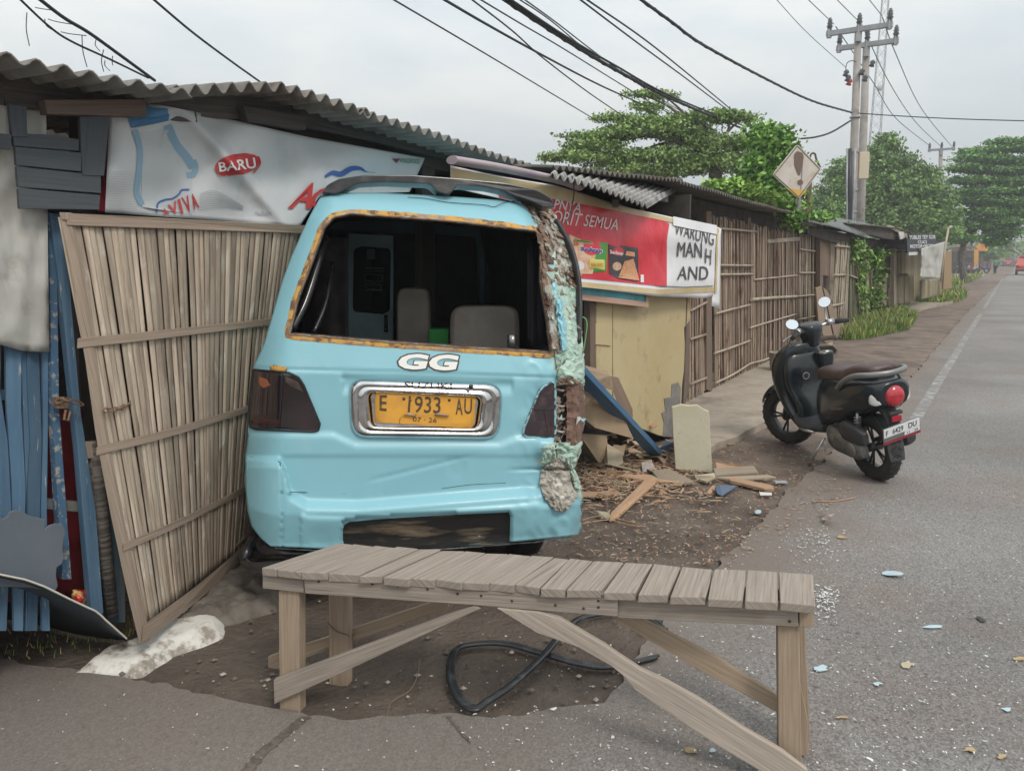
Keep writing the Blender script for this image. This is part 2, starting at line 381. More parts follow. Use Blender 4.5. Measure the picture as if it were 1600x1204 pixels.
# concrete apron in front of the fence
def slab(name, pxs, z, m, thick=.09, jit=.03):
    pts = [G(*p, z) for p in pxs]; e = []
    for i, a in enumerate(pts):
        b = pts[(i+1) % len(pts)]; k = max(1, int((b-a).length/.08))
        for j in range(k): e.append(a.lerp(b, j/k))
    e = [p + Vector((nz3(p.x*4, p.y*4)*jit, nz3(p.x*4, p.y*4, 7)*jit, 0)) for p in e]
    mb = MB(); mb.prism(e, (0, 0, -thick)); o = mb.build(name, m, fix=True); return o
m_conc = mat('concrete_apron', (.30, .25, .20), .9, (.40, .345, .28), 4, .35, .65, 9, .5, 30, col3=(.17, .13, .105), scale3=1.5, lo3=.52, hi3=.7)
tag(slab('concrete_apron', [(1000, 640), (1105, 700), (1150, 682), (1215, 648), (1262, 600), (1300, 560), (1300, 530), (1255, 530), (1090, 590)], .05, m_conc, .12), kind='structure')
tag(slab('forecourt_slab', [(1368, 478), (1378, 492), (1420, 487), (1452, 478), (1490, 470), (1470, 462), (1400, 464)], .05, m_conc, .12), kind='structure')
tag(slab('forecourt_slab', [(1490, 424), (1492, 432), (1540, 430), (1536, 424)], .05, m_conc, .12), kind='structure')
# white washed kerb lump
def lump(name, pxs, hgt, m, res=.02, rough=.012, z=0):
    pts = [G(*p, z) for p in pxs]; poly = [(p.x, p.y) for p in pts]
    x0, x1 = min(p[0] for p in poly), max(p[0] for p in poly); y0, y1 = min(p[1] for p in poly), max(p[1] for p in poly)
    nx, ny = int((x1-x0)/res)+3, int((y1-y0)/res)+3; mb = MB()
    def dist(x, y):
        d = 9
        for i in range(len(poly)):
            a = Vector(poly[i]); b = Vector(poly[(i+1) % len(poly)]); p = Vector((x, y)); t = max(0, min(1, (p-a).dot(b-a)/(b-a).length_squared)); d = min(d, (p-a-(b-a)*t).length)
        return d if inside(x, y, poly) else -d
    P = []
    for j in range(ny):
        row = []
        for i in range(nx):
            x, y = x0+i*res-res, y0+j*res-res; d = dist(x, y) + nz3(x*14, y*14)*.008
            h = hgt*smooth01(-.01, .05, d) + nz3(x*22, y*22)*rough*smooth01(-.02, .04, d) - .05*smooth01(.0, -.03, d)
            row.append(Vector((x, y, h)))
        P.append(row)
    mb.grid(P); return mb.build(name, m, fix=False)
m_white = mat('whitewash', (.66, .64, .59), .9, (.5, .47, .42), 12, .45, .7, 8, .6, 50, col3=(.28, .24, .20), scale3=13, lo3=.52, hi3=.62)
tag(lump('kerb_stone', [(118, 1052), (160, 1018), (215, 1000), (292, 952), (348, 968), (344, 990), (268, 1018), (218, 1052)], .038, m_white, rough=.005),
    'whitewashed concrete kerb block under the foot of the leaning bamboo panel', 'kerb')
m_rock = mat('dark_rubble', (.10, .085, .072), .95, (.19, .165, .14), 8, .4, .65, 9, .8, 40)
tag(lump('rubble_mound', [(262, 985), (330, 915), (395, 880), (470, 905), (430, 950), (352, 972)], .05, m_rock, rough=.03),
    'low grey rubble mound between the leaning bamboo panel and the bench', 'rubble')
# ================================================================ the wrecked blue minibus
VY = R(12); VO = Vector((-.41, 3.30, 0))
VM = Matrix.Translation(VO) @ Matrix.Rotation(VY, 4, 'Z') @ Matrix.Rotation(R(2.6), 4, 'Y'); VI = VM.inverted()
van = thing('minibus', 'wrecked pale blue minibus with no rear glass and a torn rusty right corner', 'minibus', M=VM)
def hw(z): return ipol([(0, .74), (.5, .765), (1.1, .75), (1.3, .72), (1.8, .585), (2, .55)], z)
def vprof(x, z):
    y = ipol([(0, .02), (.36, .03), (.5, .0), (1.1, .02), (1.25, .06), (1.5, .155), (1.75, .27), (1.86, .38), (2.1, .6)], z)
    c = min(1.25, max(0, abs(x) - (hw(z) - .17))/.17); return y + .15*c*c
def vhit(px, py, off, prof):
    d = VI.to_3x3() @ ray(px, py); o = VI @ CAM; t0 = (-.35 - o.y)/d.y; t1 = (1.0 - o.y)/d.y
    def f(t): p = o + d*t; return p.y - prof(p.x, p.z) + off
    lo = t0; k = 14
    for i in range(1, k+1):
        t = t0 + (t1-t0)*i/k
        if f(t) > 0: break
        lo = t
    hi = t
    for _ in range(11):
        m = (lo+hi)/2
        if f(m) > 0: hi = m
        else: lo = m
    return VM @ (o + d*((lo+hi)/2))
YS = [(380, 712), (436, 714), (444, 730), (452, 762), (480, 778), (560, 780), (700, 768), (858, 756), (915, 754)]
def vh(px, py):
    h = 0; ys_ = ipol(YS, px)
    h += .05*smooth01(ys_ - 2, ys_ + (22 if px > 452 else 9), py)
    if px > 470: h += .012*smooth01(ys_ + 24, ys_ + 34, py)
    if px < 440: h += .012*smooth01(722, 732, py)
    cl = ipol([(390, 674), (520, 676), (556, 692), (780, 692), (806, 682), (830, 680), (900, 690)], px)
    h += .014*smooth01(cl - 5, cl + 10, py) - .006*smooth01(708, 716, py)*(px > 440)
    gl = ipol([(390, 574), (440, 577), (620, 581), (870, 590)], px); h -= .007*max(0, 1-abs(py-gl)/3.5)
    h -= .014*smooth01(gl, gl+14, py)*smooth01(620, 600, py) if 535 < px < 800 else 0
    if inside(px, py, [(534, 812), (560, 807), (700, 800), (796, 798), (799, 806), (798, 870), (534, 870)]): h -= .03
    if px > 780:
        k = smooth01(780, 880, px); h += k*.024*nz3(px*.02, py*.025) - k*.018*abs(nz3(px*.045, py*.04))
        if 670 < py < 735: h += .02*k*smooth01(735, 700, py)*smooth01(670, 700, py) - .03*smooth01(728, 734, py)*k
    h += .0022*nz3(px*.012, py*.016, 4) - .004*max(0, 1 - abs((px-640)*.25 + (py-735))/5)*smooth01(560, 600, px)*smooth01(760, 700, px) - .003*smooth01(.35, .5, nz3(px*.011, py*.013, 8))
    return h
def VS(px, py, off=0.0): return vhit(px, py, off + vh(px, py), vprof)
def VF(px, py, off=0.0): return vhit(px, py, off, vprof)
m_blue = mat('sky_blue_paint', (.23, .475, .55), .42, (.25, .50, .575), 2.2, .35, .7, 4, .12, 2.5, coat=.12, col3=(.31, .54, .60), scale3=1.6, lo3=.56, hi3=.7, bdist=.02)
m_rust = mat('rusted_steel', (.20, .12, .08), .85, (.36, .36, .32), 11, .46, .60, 8, .6, 40, col3=(.09, .05, .035), scale3=14, lo3=.5, hi3=.6)
m_mint = mat('mint_primer', (.42, .54, .45), .6, (.32, .46, .40), 9, .4, .7, 6, .5, 30, col3=(.22, .12, .07), scale3=13, lo3=.60, hi3=.63)
m_putty = mat('grey_body_putty', (.42, .40, .35), .8, (.25, .21, .17), 16, .4, .65, 9, .8, 40, col3=(.62, .60, .54), scale3=12, lo3=.58, hi3=.66)
m_black = mat('black_rubber', (.018, .018, .02), .45, bump=.15, bscale=60)
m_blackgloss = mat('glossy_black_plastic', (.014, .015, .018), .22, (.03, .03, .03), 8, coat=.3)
m_dark = mat('dark_cabin_lining', (.035, .034, .038), .8, (.055, .05, .055), 6)
m_chrome = mat('chrome', (.70, .70, .70), .06, (.45, .45, .46), 9, .45, .7, 5, .12, 9, metal=1)
Lo = [(300, 512), (308, 499), (320, 494), (345, 481), (400, 456), (440, 441), (500, 424), (540, 412), (575, 396), (620, 391), (670, 389), (700, 386), (711, 384), (760, 384), (800, 388), (822, 394), (840, 408), (850, 420), (856, 426)]
Ro = [(300, 832), (312, 838), (325, 862), (345, 872), (380, 884), (420, 897), (460, 903), (520, 909), (560, 912), (600, 912), (660, 912), (700, 907), (722, 900), (735, 896), (750, 903), (775, 909), (800, 908), (830, 905), (842, 902), (856, 895)]
Tp = [(494, 316), (505, 306), (530, 302), (600, 302), (700, 307), (780, 313), (830, 322), (880, 330)]
Bt = [(380, 852), (425, 853), (540, 858), (620, 857), (700, 852), (800, 846), (895, 836), (915, 834)]
hole = [(452, 522), (464, 470), (488, 406), (506, 356), (520, 340), (548, 334), (700, 345), (838, 361), (846, 375), (845, 440), (855, 500), (861, 551), (700, 541), (600, 534)]
WR = [(829, 318), (838, 345), (848, 358), (850, 420), (856, 470), (868, 545), (872, 560), (880, 585)]      # inner limit of the torn corner
torn = [(815, 318), (828, 335), (838, 358), (844, 360), (850, 420), (853, 470), (862, 520), (868, 548), (858, 558), (874, 590), (866, 600), (866, 690), (846, 700), (842, 725), (858, 730), (930, 800), (940, 560), (920, 300)]
putty = [(853, 728), (868, 718), (885, 722), (893, 745), (903, 770), (900, 785), (888, 795), (868, 797), (858, 790), (848, 772), (842, 752), (849, 742)]
NR, NC = 190, 180
mb = MB(); P = []; PX = []
for i in range(NR+1):
    row = []; rp = []
    for j in range(NC+1):
        v = i/NR; u = j/NC; x = 640; 
        y = 300 + v*560
        for _ in range(3):
            xl, xr = np.interp(y, [a for a, b in Lo], [b for a, b in Lo]), np.interp(y, [a for a, b in Ro], [b for a, b in Ro])
            x = xl + (xr-xl)*u; yt, yb = ipol(Tp, x), ipol(Bt, x); y = yt + (yb-yt)*v
        if u > .985: x += 5*nz3(y*.06, 3) + 3*nz3(y*.2, 1)
        rp.append((x, y)); row.append(VS(x, y))
    P.append(row); PX.append(rp)
def jit(i, j):
    x = (PX[i][j][0] + PX[i+1][min(j+1, NC)][0])/2; y = (PX[i][j][1] + PX[i+1][min(j+1, NC)][1])/2
    return x, y, x + 5*nz3(x*.06, y*.06) + 3*nz3(x*.2, y*.2, 2), y + 5*nz3(x*.06, y*.06, 9)
def mf(i, j):
    x, y, a, b = jit(i, j)
    if inside(a, b, torn): return 2 if (nz3(x*.045, y*.02, 6) > .02 and y < 600) or (y > 690) else 1
    return 0
def keep(i, j):
    x, y, a, b = jit(i, j)
    if inside(x, y, hole): return False
    if 865 < x < 893 and 603 < y < 692: return False
    return not inside(a, b, [(868, 694), (885, 690), (893, 700), (898, 720), (885, 726), (866, 715)])
mb.grid(P, keep=keep, mf=mf)
o = mb.build('rear_body', [m_blue, m_rust, m_mint], van, fix=False, solid=.006)
# crumpled ribbons of torn metal over the right pillar
mb = MB()
def strip(pa, pb, n, depth, mi, seed, m=7, surf=VF, o0=.012):
    rows = []
    for i in range(n+1):
        t = i/n; a = resamp([Vector((*p, 0)) for p in pa], n+1)[i]; b = resamp([Vector((*p, 0)) for p in pb], n+1)[i]
        rows.append([surf(a.x + (b.x-a.x)*j/m + 3*nz3(i*.9, seed), a.y + (b.y-a.y)*j/m + 2*nz3(i*.5, j, seed), o0 + depth*nz3(i*.35, j*.6, seed) + .015*math.sin(math.pi*j/m)) for j in range(m+1)])
    mb.grid(rows, mi, False)
strip([(818, 318), (840, 350), (847, 400), (852, 440)], [(866, 330), (886, 385), (897, 420), (903, 452)], 46, .04, 0, 1, 14)
strip([(850, 405), (854, 450), (860, 500), (868, 560), (874, 600)], [(893, 410), (905, 450), (909, 520), (913, 570), (913, 602)], 60, .026, 1, 41, 14, VF, .008)
strip([(850, 352), (862, 390), (872, 425)], [(866, 350), (880, 385), (890, 425)], 26, .03, 4, 43, 6, VF, .02)
strip([(845, 420), (852, 470), (862, 545)], [(853, 418), (860, 470), (870, 545)], 30, .02, 0, 45, 4, VF, .025)
strip([(876, 600), (872, 590)], [(908, 600), (905, 590)], 6, .02, 2, 47, 8, VF, .03)
strip([(862, 420), (866, 470), (880, 530), (884, 590)], [(880, 420), (896, 470), (908, 540), (912, 598)], 40, .02, 1, 3, 8)
strip([(838, 365), (850, 420), (858, 480), (868, 552)], [(846, 365), (858, 420), (866, 480), (878, 552)], 50, .012, 2, 5, 4)
strip([(852, 415), (860, 440), (870, 480), (874, 520)], [(868, 410), (872, 440), (878, 480), (884, 520)], 24, .012, 3, 8, 5)
strip([(858, 722), (846, 735), (843, 755), (850, 775), (866, 797)], [(878, 712), (893, 735), (900, 760), (903, 775), (884, 799)], 36, .018, 4, 11, 16, VS, .02)
strip([(882, 714), (893, 740), (898, 762)], [(888, 714), (903, 744), (909, 764)], 20, .014, 1, 21, 5, VS, .035)
strip([(843, 700), (848, 706), (846, 722)], [(868, 690), (866, 704), (856, 724)], 14, .02, 1, 23, 7, VS, .02)
strip([(868, 470), (874, 520), (878, 548)], [(880, 466), (884, 510), (886, 545)], 20, .02, 3, 31, 5, VF, .035)
strip([(850, 372), (856, 400), (852, 410)], [(864, 374), (868, 398), (862, 412)], 12, .03, 0, 33, 5, VF, .03)
strip([(878, 560), (872, 585), (886, 600)], [(910, 556), (912, 585), (908, 598)], 16, .02, 1, 35, 8, VF, .025)
strip([(868, 692), (870, 705), (872, 722)], [(908, 690), (908, 705), (900, 722)], 14, .03, 1, 15, 9)
strip([(884, 600), (886, 650), (884, 695)], [(911, 600), (914, 650), (906, 700)], 24, .012, 5, 18, 6)
m_brown = mat('brown_primer', (.13, .07, .05), .8, (.2, .12, .09), 18, bump=.5)
mb.build('torn_corner', [m_rust, m_mint, m_rust, m_blue, m_putty, m_brown], van, fix=False, solid=.003)
mb = MB()      # loose splinters and shards along the tear
for k in range(46):
    t = random.random(); y = 322 + 400*t; xl = np.interp(y, [318, 360, 420, 500, 560, 700, 722], [822, 846, 852, 862, 870, 866, 850]); xr = np.interp(y, [a for a, b in Ro], [b for a, b in Ro])
    x = xl + (xr-xl)*random.random(); p = VF(x, y, .02 + random.random()*.03); s = .007 + random.random()*.022
    q = [p + Vector((random.uniform(-1, 1), random.uniform(-.6, .3), random.uniform(-1.6, 1.6)))*s for _ in range(3)]
    mb = MB(); mb.add(q, [(0, 1, 2)]); mb.build('paint_flake', random.choice([m_rust, m_rust, m_mint, m_mint, m_putty, m_blue]), van, fix=False, solid=.001)
# exposed lamp socket
mb = MB(); decal_poly(mb, [(864, 600), (895, 600), (895, 696), (864, 696)], VF, -.05, 0, 4, 4)
for y in (607, 632, 652, 672): mb.tube([VF(866, y, -.02), VF(878, y + 3, .0), VF(889, y + 1, -.015)], .006, 6, 1)
for k in range(26):
    p = VF(866 + random.random()*22, 604 + random.random()*86, -.035 + random.random()*.03); mb.box(p, (.008+random.random()*.03, .01, .006+random.random()*.02), Matrix.Rotation(random.random()*3, 3, 'Y'), random.choice([0, 1, 1]))
m_sock = mat('dusty_brown_debris', (.12, .075, .055), .9, (.25, .19, .15), 30, bump=.6)
m_whit = mat('dusty_white_plastic', (.42, .38, .35), .7, (.3, .24, .2), 20)
mb.build('broken_lamp_socket', [m_sock, m_whit], van, fix=False)
# window opening frame: rotten yellow and rust seal channel
def ribbon(mb, poly, w0, w1, off0, off1, mi=0, n=220, surf=VF, jj=1.2, seed=0):
    cx = sum(p[0] for p in poly)/len(poly); cy = sum(p[1] for p in poly)/len(poly)
    q = resamp([Vector((*p, 0)) for p in poly], n, True); rows = [[], [], []]
    for i, p in enumerate(q):
        t = (q[(i+1) % n] - q[i-1]).normalized(); nn = Vector((t.y, -t.x, 0))
        if nn.dot(p - Vector((cx, cy, 0))) < 0: nn = -nn
        e = jj*nz3(i*.35, seed)
        for k, (w_, of) in enumerate(((w0, off0), ((w0+w1)/2, max(off0, off1)+.004), (w1, off1))):
            z = p + nn*(w_ + e*(.6 if k == 1 else 1)); rows[k].append(surf(z.x, z.y, of))
    mb.grid(rows, mi, True, True)
m_frame = mat('rotten_yellow_paint', (.55, .31, .07), .75, (.15, .075, .045), 22, .5, .60, 8, .7, 60, col3=(.34, .24, .16), scale3=9, lo3=.5, hi3=.62)
mb = MB(); ribbon(mb, hole, 1, 8.5, .004, .004); ribbon(mb, hole, -2.5, 1.5, -.02, .006, 1, seed=5)
mb.build('window_frame', [m_frame, mat('rust_brown', (.13, .07, .045), .85, (.26, .17, .1), 25, bump=.5)], van, fix=False)
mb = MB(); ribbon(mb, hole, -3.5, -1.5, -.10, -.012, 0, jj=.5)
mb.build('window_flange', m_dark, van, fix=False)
# outer shell: sides, roof, nose
zs = [(.34, .745), (.5, .765), (1.1, .75), (1.3, .72), (1.55, .65), (1.72, .60), (1.80, .55), (1.835, .45), (1.85, .2)]
def ringat(y, inset=0, top=0):
    a = [Vector((-(w_-inset), y, z - (inset if z > 1.75 else 0) + top)) for z, w_ in zs]; b = [Vector((w_-inset, y, z - (inset if z > 1.75 else 0) + top)) for z, w_ in zs[::-1]]
    return a + b
def yshift(v, base): return Vector((v.x, max(base, vprof(v.x, v.z) + .02), v.z))
ol = [VI @ P[i][0] for i in range(NR, -1, -10)] + [VI @ P[0][j] for j in range(10, NC-9, 10)] + [VI @ P[i][NC-1] for i in range(0, NR+1, 10)]
def fw(y, k, dz=0): return [VM @ Vector((v.x*k, max(y, v.y + .02), v.z + dz)) for v in ol]
mb = MB(); rings = [[VM @ v for v in ol], fw(.3, .995), fw(.9, .985, .0), fw(1.8, .98), fw(2.6, .975)]
rings.append([VM @ Vector((v.x*.95, 3.05 if v.z < 1.0 else 3.05 - (v.z-1.0)*.55, v.z*.985)) for v in ol])
mb.grid(rings, 0, True, False)
k = len(mb.v); r = rings[-1]; mb.v += r; mb.f.append([k+i for i in range(len(r))]); mb.m.append(0); mb.uv.append(None); mb.sm.append(False)
mb.build('side_and_roof_body', m_blue, van, fix=False, solid=.004)
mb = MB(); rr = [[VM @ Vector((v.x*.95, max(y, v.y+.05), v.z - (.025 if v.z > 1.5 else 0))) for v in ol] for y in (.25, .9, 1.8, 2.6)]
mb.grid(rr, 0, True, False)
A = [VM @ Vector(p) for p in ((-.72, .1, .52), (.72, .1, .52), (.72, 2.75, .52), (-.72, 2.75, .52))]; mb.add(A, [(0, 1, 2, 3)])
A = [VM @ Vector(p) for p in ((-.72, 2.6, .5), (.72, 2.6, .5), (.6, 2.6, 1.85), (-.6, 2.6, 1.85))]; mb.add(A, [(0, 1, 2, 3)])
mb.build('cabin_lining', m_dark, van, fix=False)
m_tint = mat('tinted_glass', (.012, .014, .016), .06, spec=.6)
for sgn in (-1, 1):
    for y0, y1 in ((.5, 1.35), (1.42, 2.2), (2.28, 2.8)):
        f_ = lambda z, sg=sgn: abs(min((v for v in ol if v.x*sg > .3), key=lambda v: abs(v.z-z)).x)*.985 + .006
        mb = MB(); mb.grid([[VM @ Vector((sgn*f_(z), y0 + (y1-y0)*t - (.12*(z-1.15) if y0 > 2.2 and t == 1 else 0), z)) for t in (0, .5, 1)] for z in (1.17, 1.3, 1.45, 1.6)])
        mb.build('side_window', m_tint, van, fix=False, solid=.004)
mb = MB(); A = [VM @ Vector(p) for p in ((-.62, 3.01, 1.1), (.62, 3.01, 1.1), (.54, 2.73, 1.62), (-.54, 2.73, 1.62))]; mb.add(A, [(0, 1, 2, 3)]); mb.build('windscreen', m_tint, van, fix=False, solid=.004)
for x in (-.5, .5):
    mb = MB(); mb.lathe([(0, .02), (.07, .015), (.085, -.01)], VM @ Vector((x, 3.06, .8)), VM.to_3x3() @ Vector((0, 1, 0)), 16); mb.build('headlight', m_chrome, van, fix=False)
# tail lamps
m_lamp = mat('smoked_red_lens', (.010, .006, .008), .10, (.028, .006, .010), 7, .5, .7, 3, coat=.7, spec=.7)
m_lred = mat('dark_red_lens', (.12, .006, .02), .2, (.03, .01, .012), 14, coat=.4)
m_lor = mat('orange_lens', (.32, .10, .05), .3)
lamp = [(396, 578), (452, 583), (466, 590), (474, 602), (499, 662), (497, 671), (490, 673), (400, 670), (391, 666), (390, 630)]
mb = MB(); decal_poly(mb, lamp, VF, .016, 0, 24, 20)
decal_poly(mb, [(405, 588), (417, 592), (423, 602), (412, 606), (404, 600)], VF, .018, 2, 4, 4)
decal_poly(mb, [(396, 650), (436, 653), (436, 666), (397, 664)], VF, .018, 1, 3, 6)
decal_poly(mb, [(446, 588), (462, 590), (474, 612), (446, 600)], VF, .018, 3, 3, 4)
m_dusty = mat('dusty_smoked_lens', (.075, .055, .035), .3, (.03, .022, .02), 18)
o = mb.build('tail_lamp', [m_lamp, m_lred, m_lor, m_dusty], van, fix=False)
mb = MB(); ribbon(mb, lamp, -.5, 2.5, .016, .006, jj=.2, n=120); mb.tube([VF(441, 583, .019), VF(441, 600, .02), VF(436, 672, .019)], .002, 5, 1); mb.tube([VF(396, 622, .02), VF(480, 626, .02)], .0015, 5, 1)
mb.build('lamp_gasket', [m_black, m_black], o, fix=False)
lamp2 = [(866, 599), (851, 604), (843, 614), (821, 668), (819, 677), (824, 682), (866, 683)]
m_lamp2 = mat('scratched_smoked_lens', (.035, .024, .030), .22, (.085, .06, .055), 16, .5, .7, 7, coat=.3)
mb = MB(); decal_poly(mb, lamp2, VF, .018, 0, 22, 10)
for a, b in (((866, 641), (835, 640)), ((860, 660), (862, 676)), ((850, 640), (856, 672))): mb.tube([VF(*a, .02), VF(*b, .02)], .0012, 5, 1 if a[0] > 864 else 2)
o = mb.build('tail_lamp', [m_lamp2, m_black, m_lred], van, fix=False); o['label'] = 'right tail lamp broken open with its outer half missing'
mb = MB(); ribbon(mb, lamp2, 0, 3.5, .014, .005, jj=1.5, n=90); mb.build('lamp_gasket', mat('cracked_sealant', (.30, .50, .55), .6, (.04, .05, .05), 30, .5, .55), o, fix=False)
mb = MB(); decal_poly(mb, [(422, 573), (427, 571), (446, 573), (449, 577), (446, 580), (424, 578)], VF, .012, 0, 4, 6); mb.build('rusty_catch', m_frame, van, fix=False, solid=.01)
# chrome plate surround
def rrect(q, r, n=6):
    out = []; k = len(q)
    for i in range(k):
        p = Vector(q[i]); a = (Vector(q[i-1])-p).normalized(); b = (Vector(q[(i+1) % k])-p).normalized()
        for j in range(n+1):
            t = j/n; out.append(p + a*r*(1-t)**2 + b*r*t**2)
    return [(v.x, v.y) for v in out]
def shrink(q, w_):
    c = Vector((sum(p[0] for p in q)/4, sum(p[1] for p in q)/4)); o = []
    for p in q: p = Vector(p); o.append((p.x + w_*(1 if p.x < c.x else -1), p.y + w_*(.75)*(1 if p.y < c.y else -1)))
    return o
Q = [(543, 592), (787, 600), (781, 687), (548, 684)]
prof = [(0, 0, 26), (1.5, .016, 25), (6, .03, 23), (12, .034, 21), (14, .028, 20), (16, .027, 20), (20, .04, 17), (25, .04, 14), (29, .03, 12), (33, .006, 8)]
rows = []
for w_, off, rr_ in prof:
    q = shrink(Q, w_ if w_ < 16 else 16 + (w_-16)*.62)
    if w_ >= 16: q = [(q[0][0]+(w_-16)*.55, q[0][1]+ (w_-16)*.15), (q[1][0]-(w_-16)*.75, q[1][1]+(w_-16)*.15), (q[2][0]-(w_-16)*.75, q[2][1]), (q[3][0]+(w_-16)*.55, q[3][1])]
    rows.append([VF(x, y, off) for x, y in rrect(q, rr_)])
mb = MB(); mb.grid(rows, 0, True, True); k = len(mb.v)
mb.v += rows[-1]; mb.f.append([k+i for i in range(len(rows[-1]))]); mb.m.append(0); mb.uv.append(None); mb.sm.append(False)
gar = mb.build('plate_surround', m_chrome, van, fix=False)
mb = MB(); decal_text(mb, 'SUZUKI', [(632, 596), (706, 598), (706, 608.5), (632, 606.5)], VF, .07, .01); mb.build('badge_lettering', mat('grey_letter', (.03, .03, .03), .5), gar, fix=False)
mb = MB(); mb.lathe([(.0, .004), (.009, .004), (.011, 0)], VF(736, 604, .058), -(VM.to_3x3() @ Vector((0, 1, 0))), 14); mb.build('lock_hole', m_black, gar, fix=False)
mb = MB(); Pq = [(588, 612), (741, 617), (743, 621), (741, 666), (737, 669), (589, 664), (586, 660), (586, 615)]
decal_poly(mb, Pq, VF, .020, 0, 6, 8)
plate = mb.build('licence_plate', mat('yellow_plate', (.72, .36, .045), .45, (.60, .29, .06), 12, .45, .7, 6), gar, fix=False, solid=.003)
mb = MB()
for s, q, bo in (('E', [(593, 617), (605, 617), (604, 642), (593, 641)], .012), ('1933', [(639, 618), (689, 620), (688, 646), (637, 644)], .008), ('A', [(713, 622), (722, 622), (723, 648), (712, 647)], .01), ('U', [(726, 622), (738, 623), (737, 647), (725, 646)], .008),
              ('07 · 26', [(645, 651), (683, 653), (682, 660), (645, 658)], .01)):
    decal_text(mb, s, q, VF, .0235, bo)
for x, y in ((631, 623), (641, 625), (702, 625)):
    mb.lathe([(0, .003), (.006, .002), (.007, 0)], VF(x, y, .022), -(VM.to_3x3() @ Vector((0, 1, 0))), 10)

o = mb.build('plate_digits', mat('worn_plate_paint', (.075, .05, .03), .6, (.25, .15, .05), 60, .55, .7), gar, fix=False)
mb = MB()      # lamps hanging in front of the plate
for x0, x1 in ((632, 650), (680, 701)):
    mb.tube([VF(x0, 647, .03), VF(x1, 648.5, .03)], .0055, 8, 0); mb.tube([VF(x0+3, 647, .035), VF(x1-4, 648.3, .035)], .0035, 8, 1)
mb.tube(catmull([VF(632, 647, .03), VF(626, 652, .032), VF(624, 662, .032)], 5), .0015, 5, 0); mb.tube([VF(650, 648, .03), VF(680, 648, .03)], .0008, 4, 0)
mb.build('plate_bulbs', [m_frame, m_whit], gar, fix=False)
# GG sticker
mb = MB()
def italic(x0, y0, x1, y1, sk): return [(x0+sk, y0), (x1+sk, y0+1), (x1, y1+1), (x0, y1)]
decal_text(mb, 'G', italic(616, 550, 667, 578.5, 7), VF, .005, .075, 1); decal_text(mb, 'G', italic(664, 551, 714, 580, 7), VF, .005, .075, 1)
decal_text(mb, 'G', italic(619, 552.2, 664.5, 576.5, 7), VF, .009, .05, 0); decal_text(mb, 'G', italic(667, 553.2, 711.5, 578, 7), VF, .009, .05, 0)
mb.build('sticker_letters', [mat('white_vinyl', (.75, .74, .7), .4), mat('dark_outline_vinyl', (.06, .045, .04), .4)], van, fix=False)
# lower valance opening
mb = MB(); decal_poly(mb, [(536, 820), (548, 814), (600, 810), (700, 804), (796, 800), (797, 810), (796, 849), (700, 854), (540, 859), (536, 850)], VS, .004, 0, 16, 30)
ribbon(mb, [(540, 818), (700, 804), (794, 800), (796, 849), (700, 853), (540, 857)], -1, 3, .012, .02, 1, surf=VF, jj=.4)
m_grime = mat('grimy_black_panel', (.02, .02, .02), .4, (.30, .23, .15), 1.0, .52, .68, 6, .2, 9, stretch=(1.6, 1, 9))
mb.build('valance_panel', [m_grime, m_black], van, fix=False)
mb = MB(); ribbon(mb, [(430, 852), (540, 858), (700, 853), (895, 838), (890, 842), (700, 857), (540, 862), (430, 856)], -1, 1, .03, .03, 0, surf=VF, jj=.6); mb.build('bumper_lip', mat('chipped_lip', (.30, .42, .45), .6, (.2, .15, .13), 30), van, fix=False)
# roof spoiler
sp = [(503, 301), (512, 288), (530, 279), (570, 273), (650, 274), (720, 279), (790, 286), (840, 297), (862, 310), (868, 325), (850, 324), (835, 316), (805, 306), (785, 297), (760, 292), (715, 289), (706, 300), (697, 303), (686, 300), (672, 287), (600, 284), (562, 286), (545, 293), (528, 303)]
VW = lambda px, py, off=0: vhit(px, py, off, lambda x, z: .36 + .12*max(0, abs(x)-.4)/.2*max(0, abs(x)-.4))
mb = MB(); q = resamp([Vector((*p, 0)) for p in sp], 110, True)
a = [VW(p.x, p.y) for p in q]; b = [p + (VM.to_3x3() @ Vector((0, .14, -.01))) for p in a]
n = len(a); mb.add(a + b, [list(range(n))] + [list(range(2*n-1, n-1, -1))] + [(i, i+n, (i+1) % n+n, (i+1) % n) for i in range(n)])
m_spoil = mat('weathered_black_spoiler', (.03, .03, .033), .3, (.13, .125, .12), 5, .5, .72, 7, .15, 10, coat=.2)
mb.build('roof_spoiler', m_spoil, van, bevel=.004)
mb = MB(); mb.tube(catmull([VF(868, 345, .03), VF(890, 385, .03), VF(902, 430, .035), VF(905, 480, .03), VF(903, 535, .02)], 8), .013, 8, sq=1.6); mb.build('hanging_rubber_strip', m_black, van, fix=False)
m_gap = mat('dark_gap', (.03, .06, .07), .8)
mb = MB(); mb.tube(catmull([VF(x, y, .012) for x, y in [(637, 308), (665, 310), (700, 316), (755, 320), (772, 323), (790, 316), (825, 312)]], 8), .0016, 4); mb.build('panel_gap', m_gap, van, fix=False)
mb = MB(); mb.tube(catmull([VS(x, y, .002) for x, y in [(444, 768), (480, 769), (540, 771)]], 4), .0018, 4); mb.build('panel_gap', m_gap, van, fix=False)
mb = MB(); mb.tube(catmull([VS(x, y, .003) for x, y in [(690, 763), (735, 757), (790, 754)]], 4), .0014, 4); mb.build('panel_gap', m_gap, van, fix=False)
mb = MB(); mb.tube(catmull([VS(x, y, .002) for x, y in [(384, 711), (400, 715), (434, 720), (438, 728), (440, 752)]], 6), .0018, 4); mb.build('panel_gap', m_gap, van, fix=False)
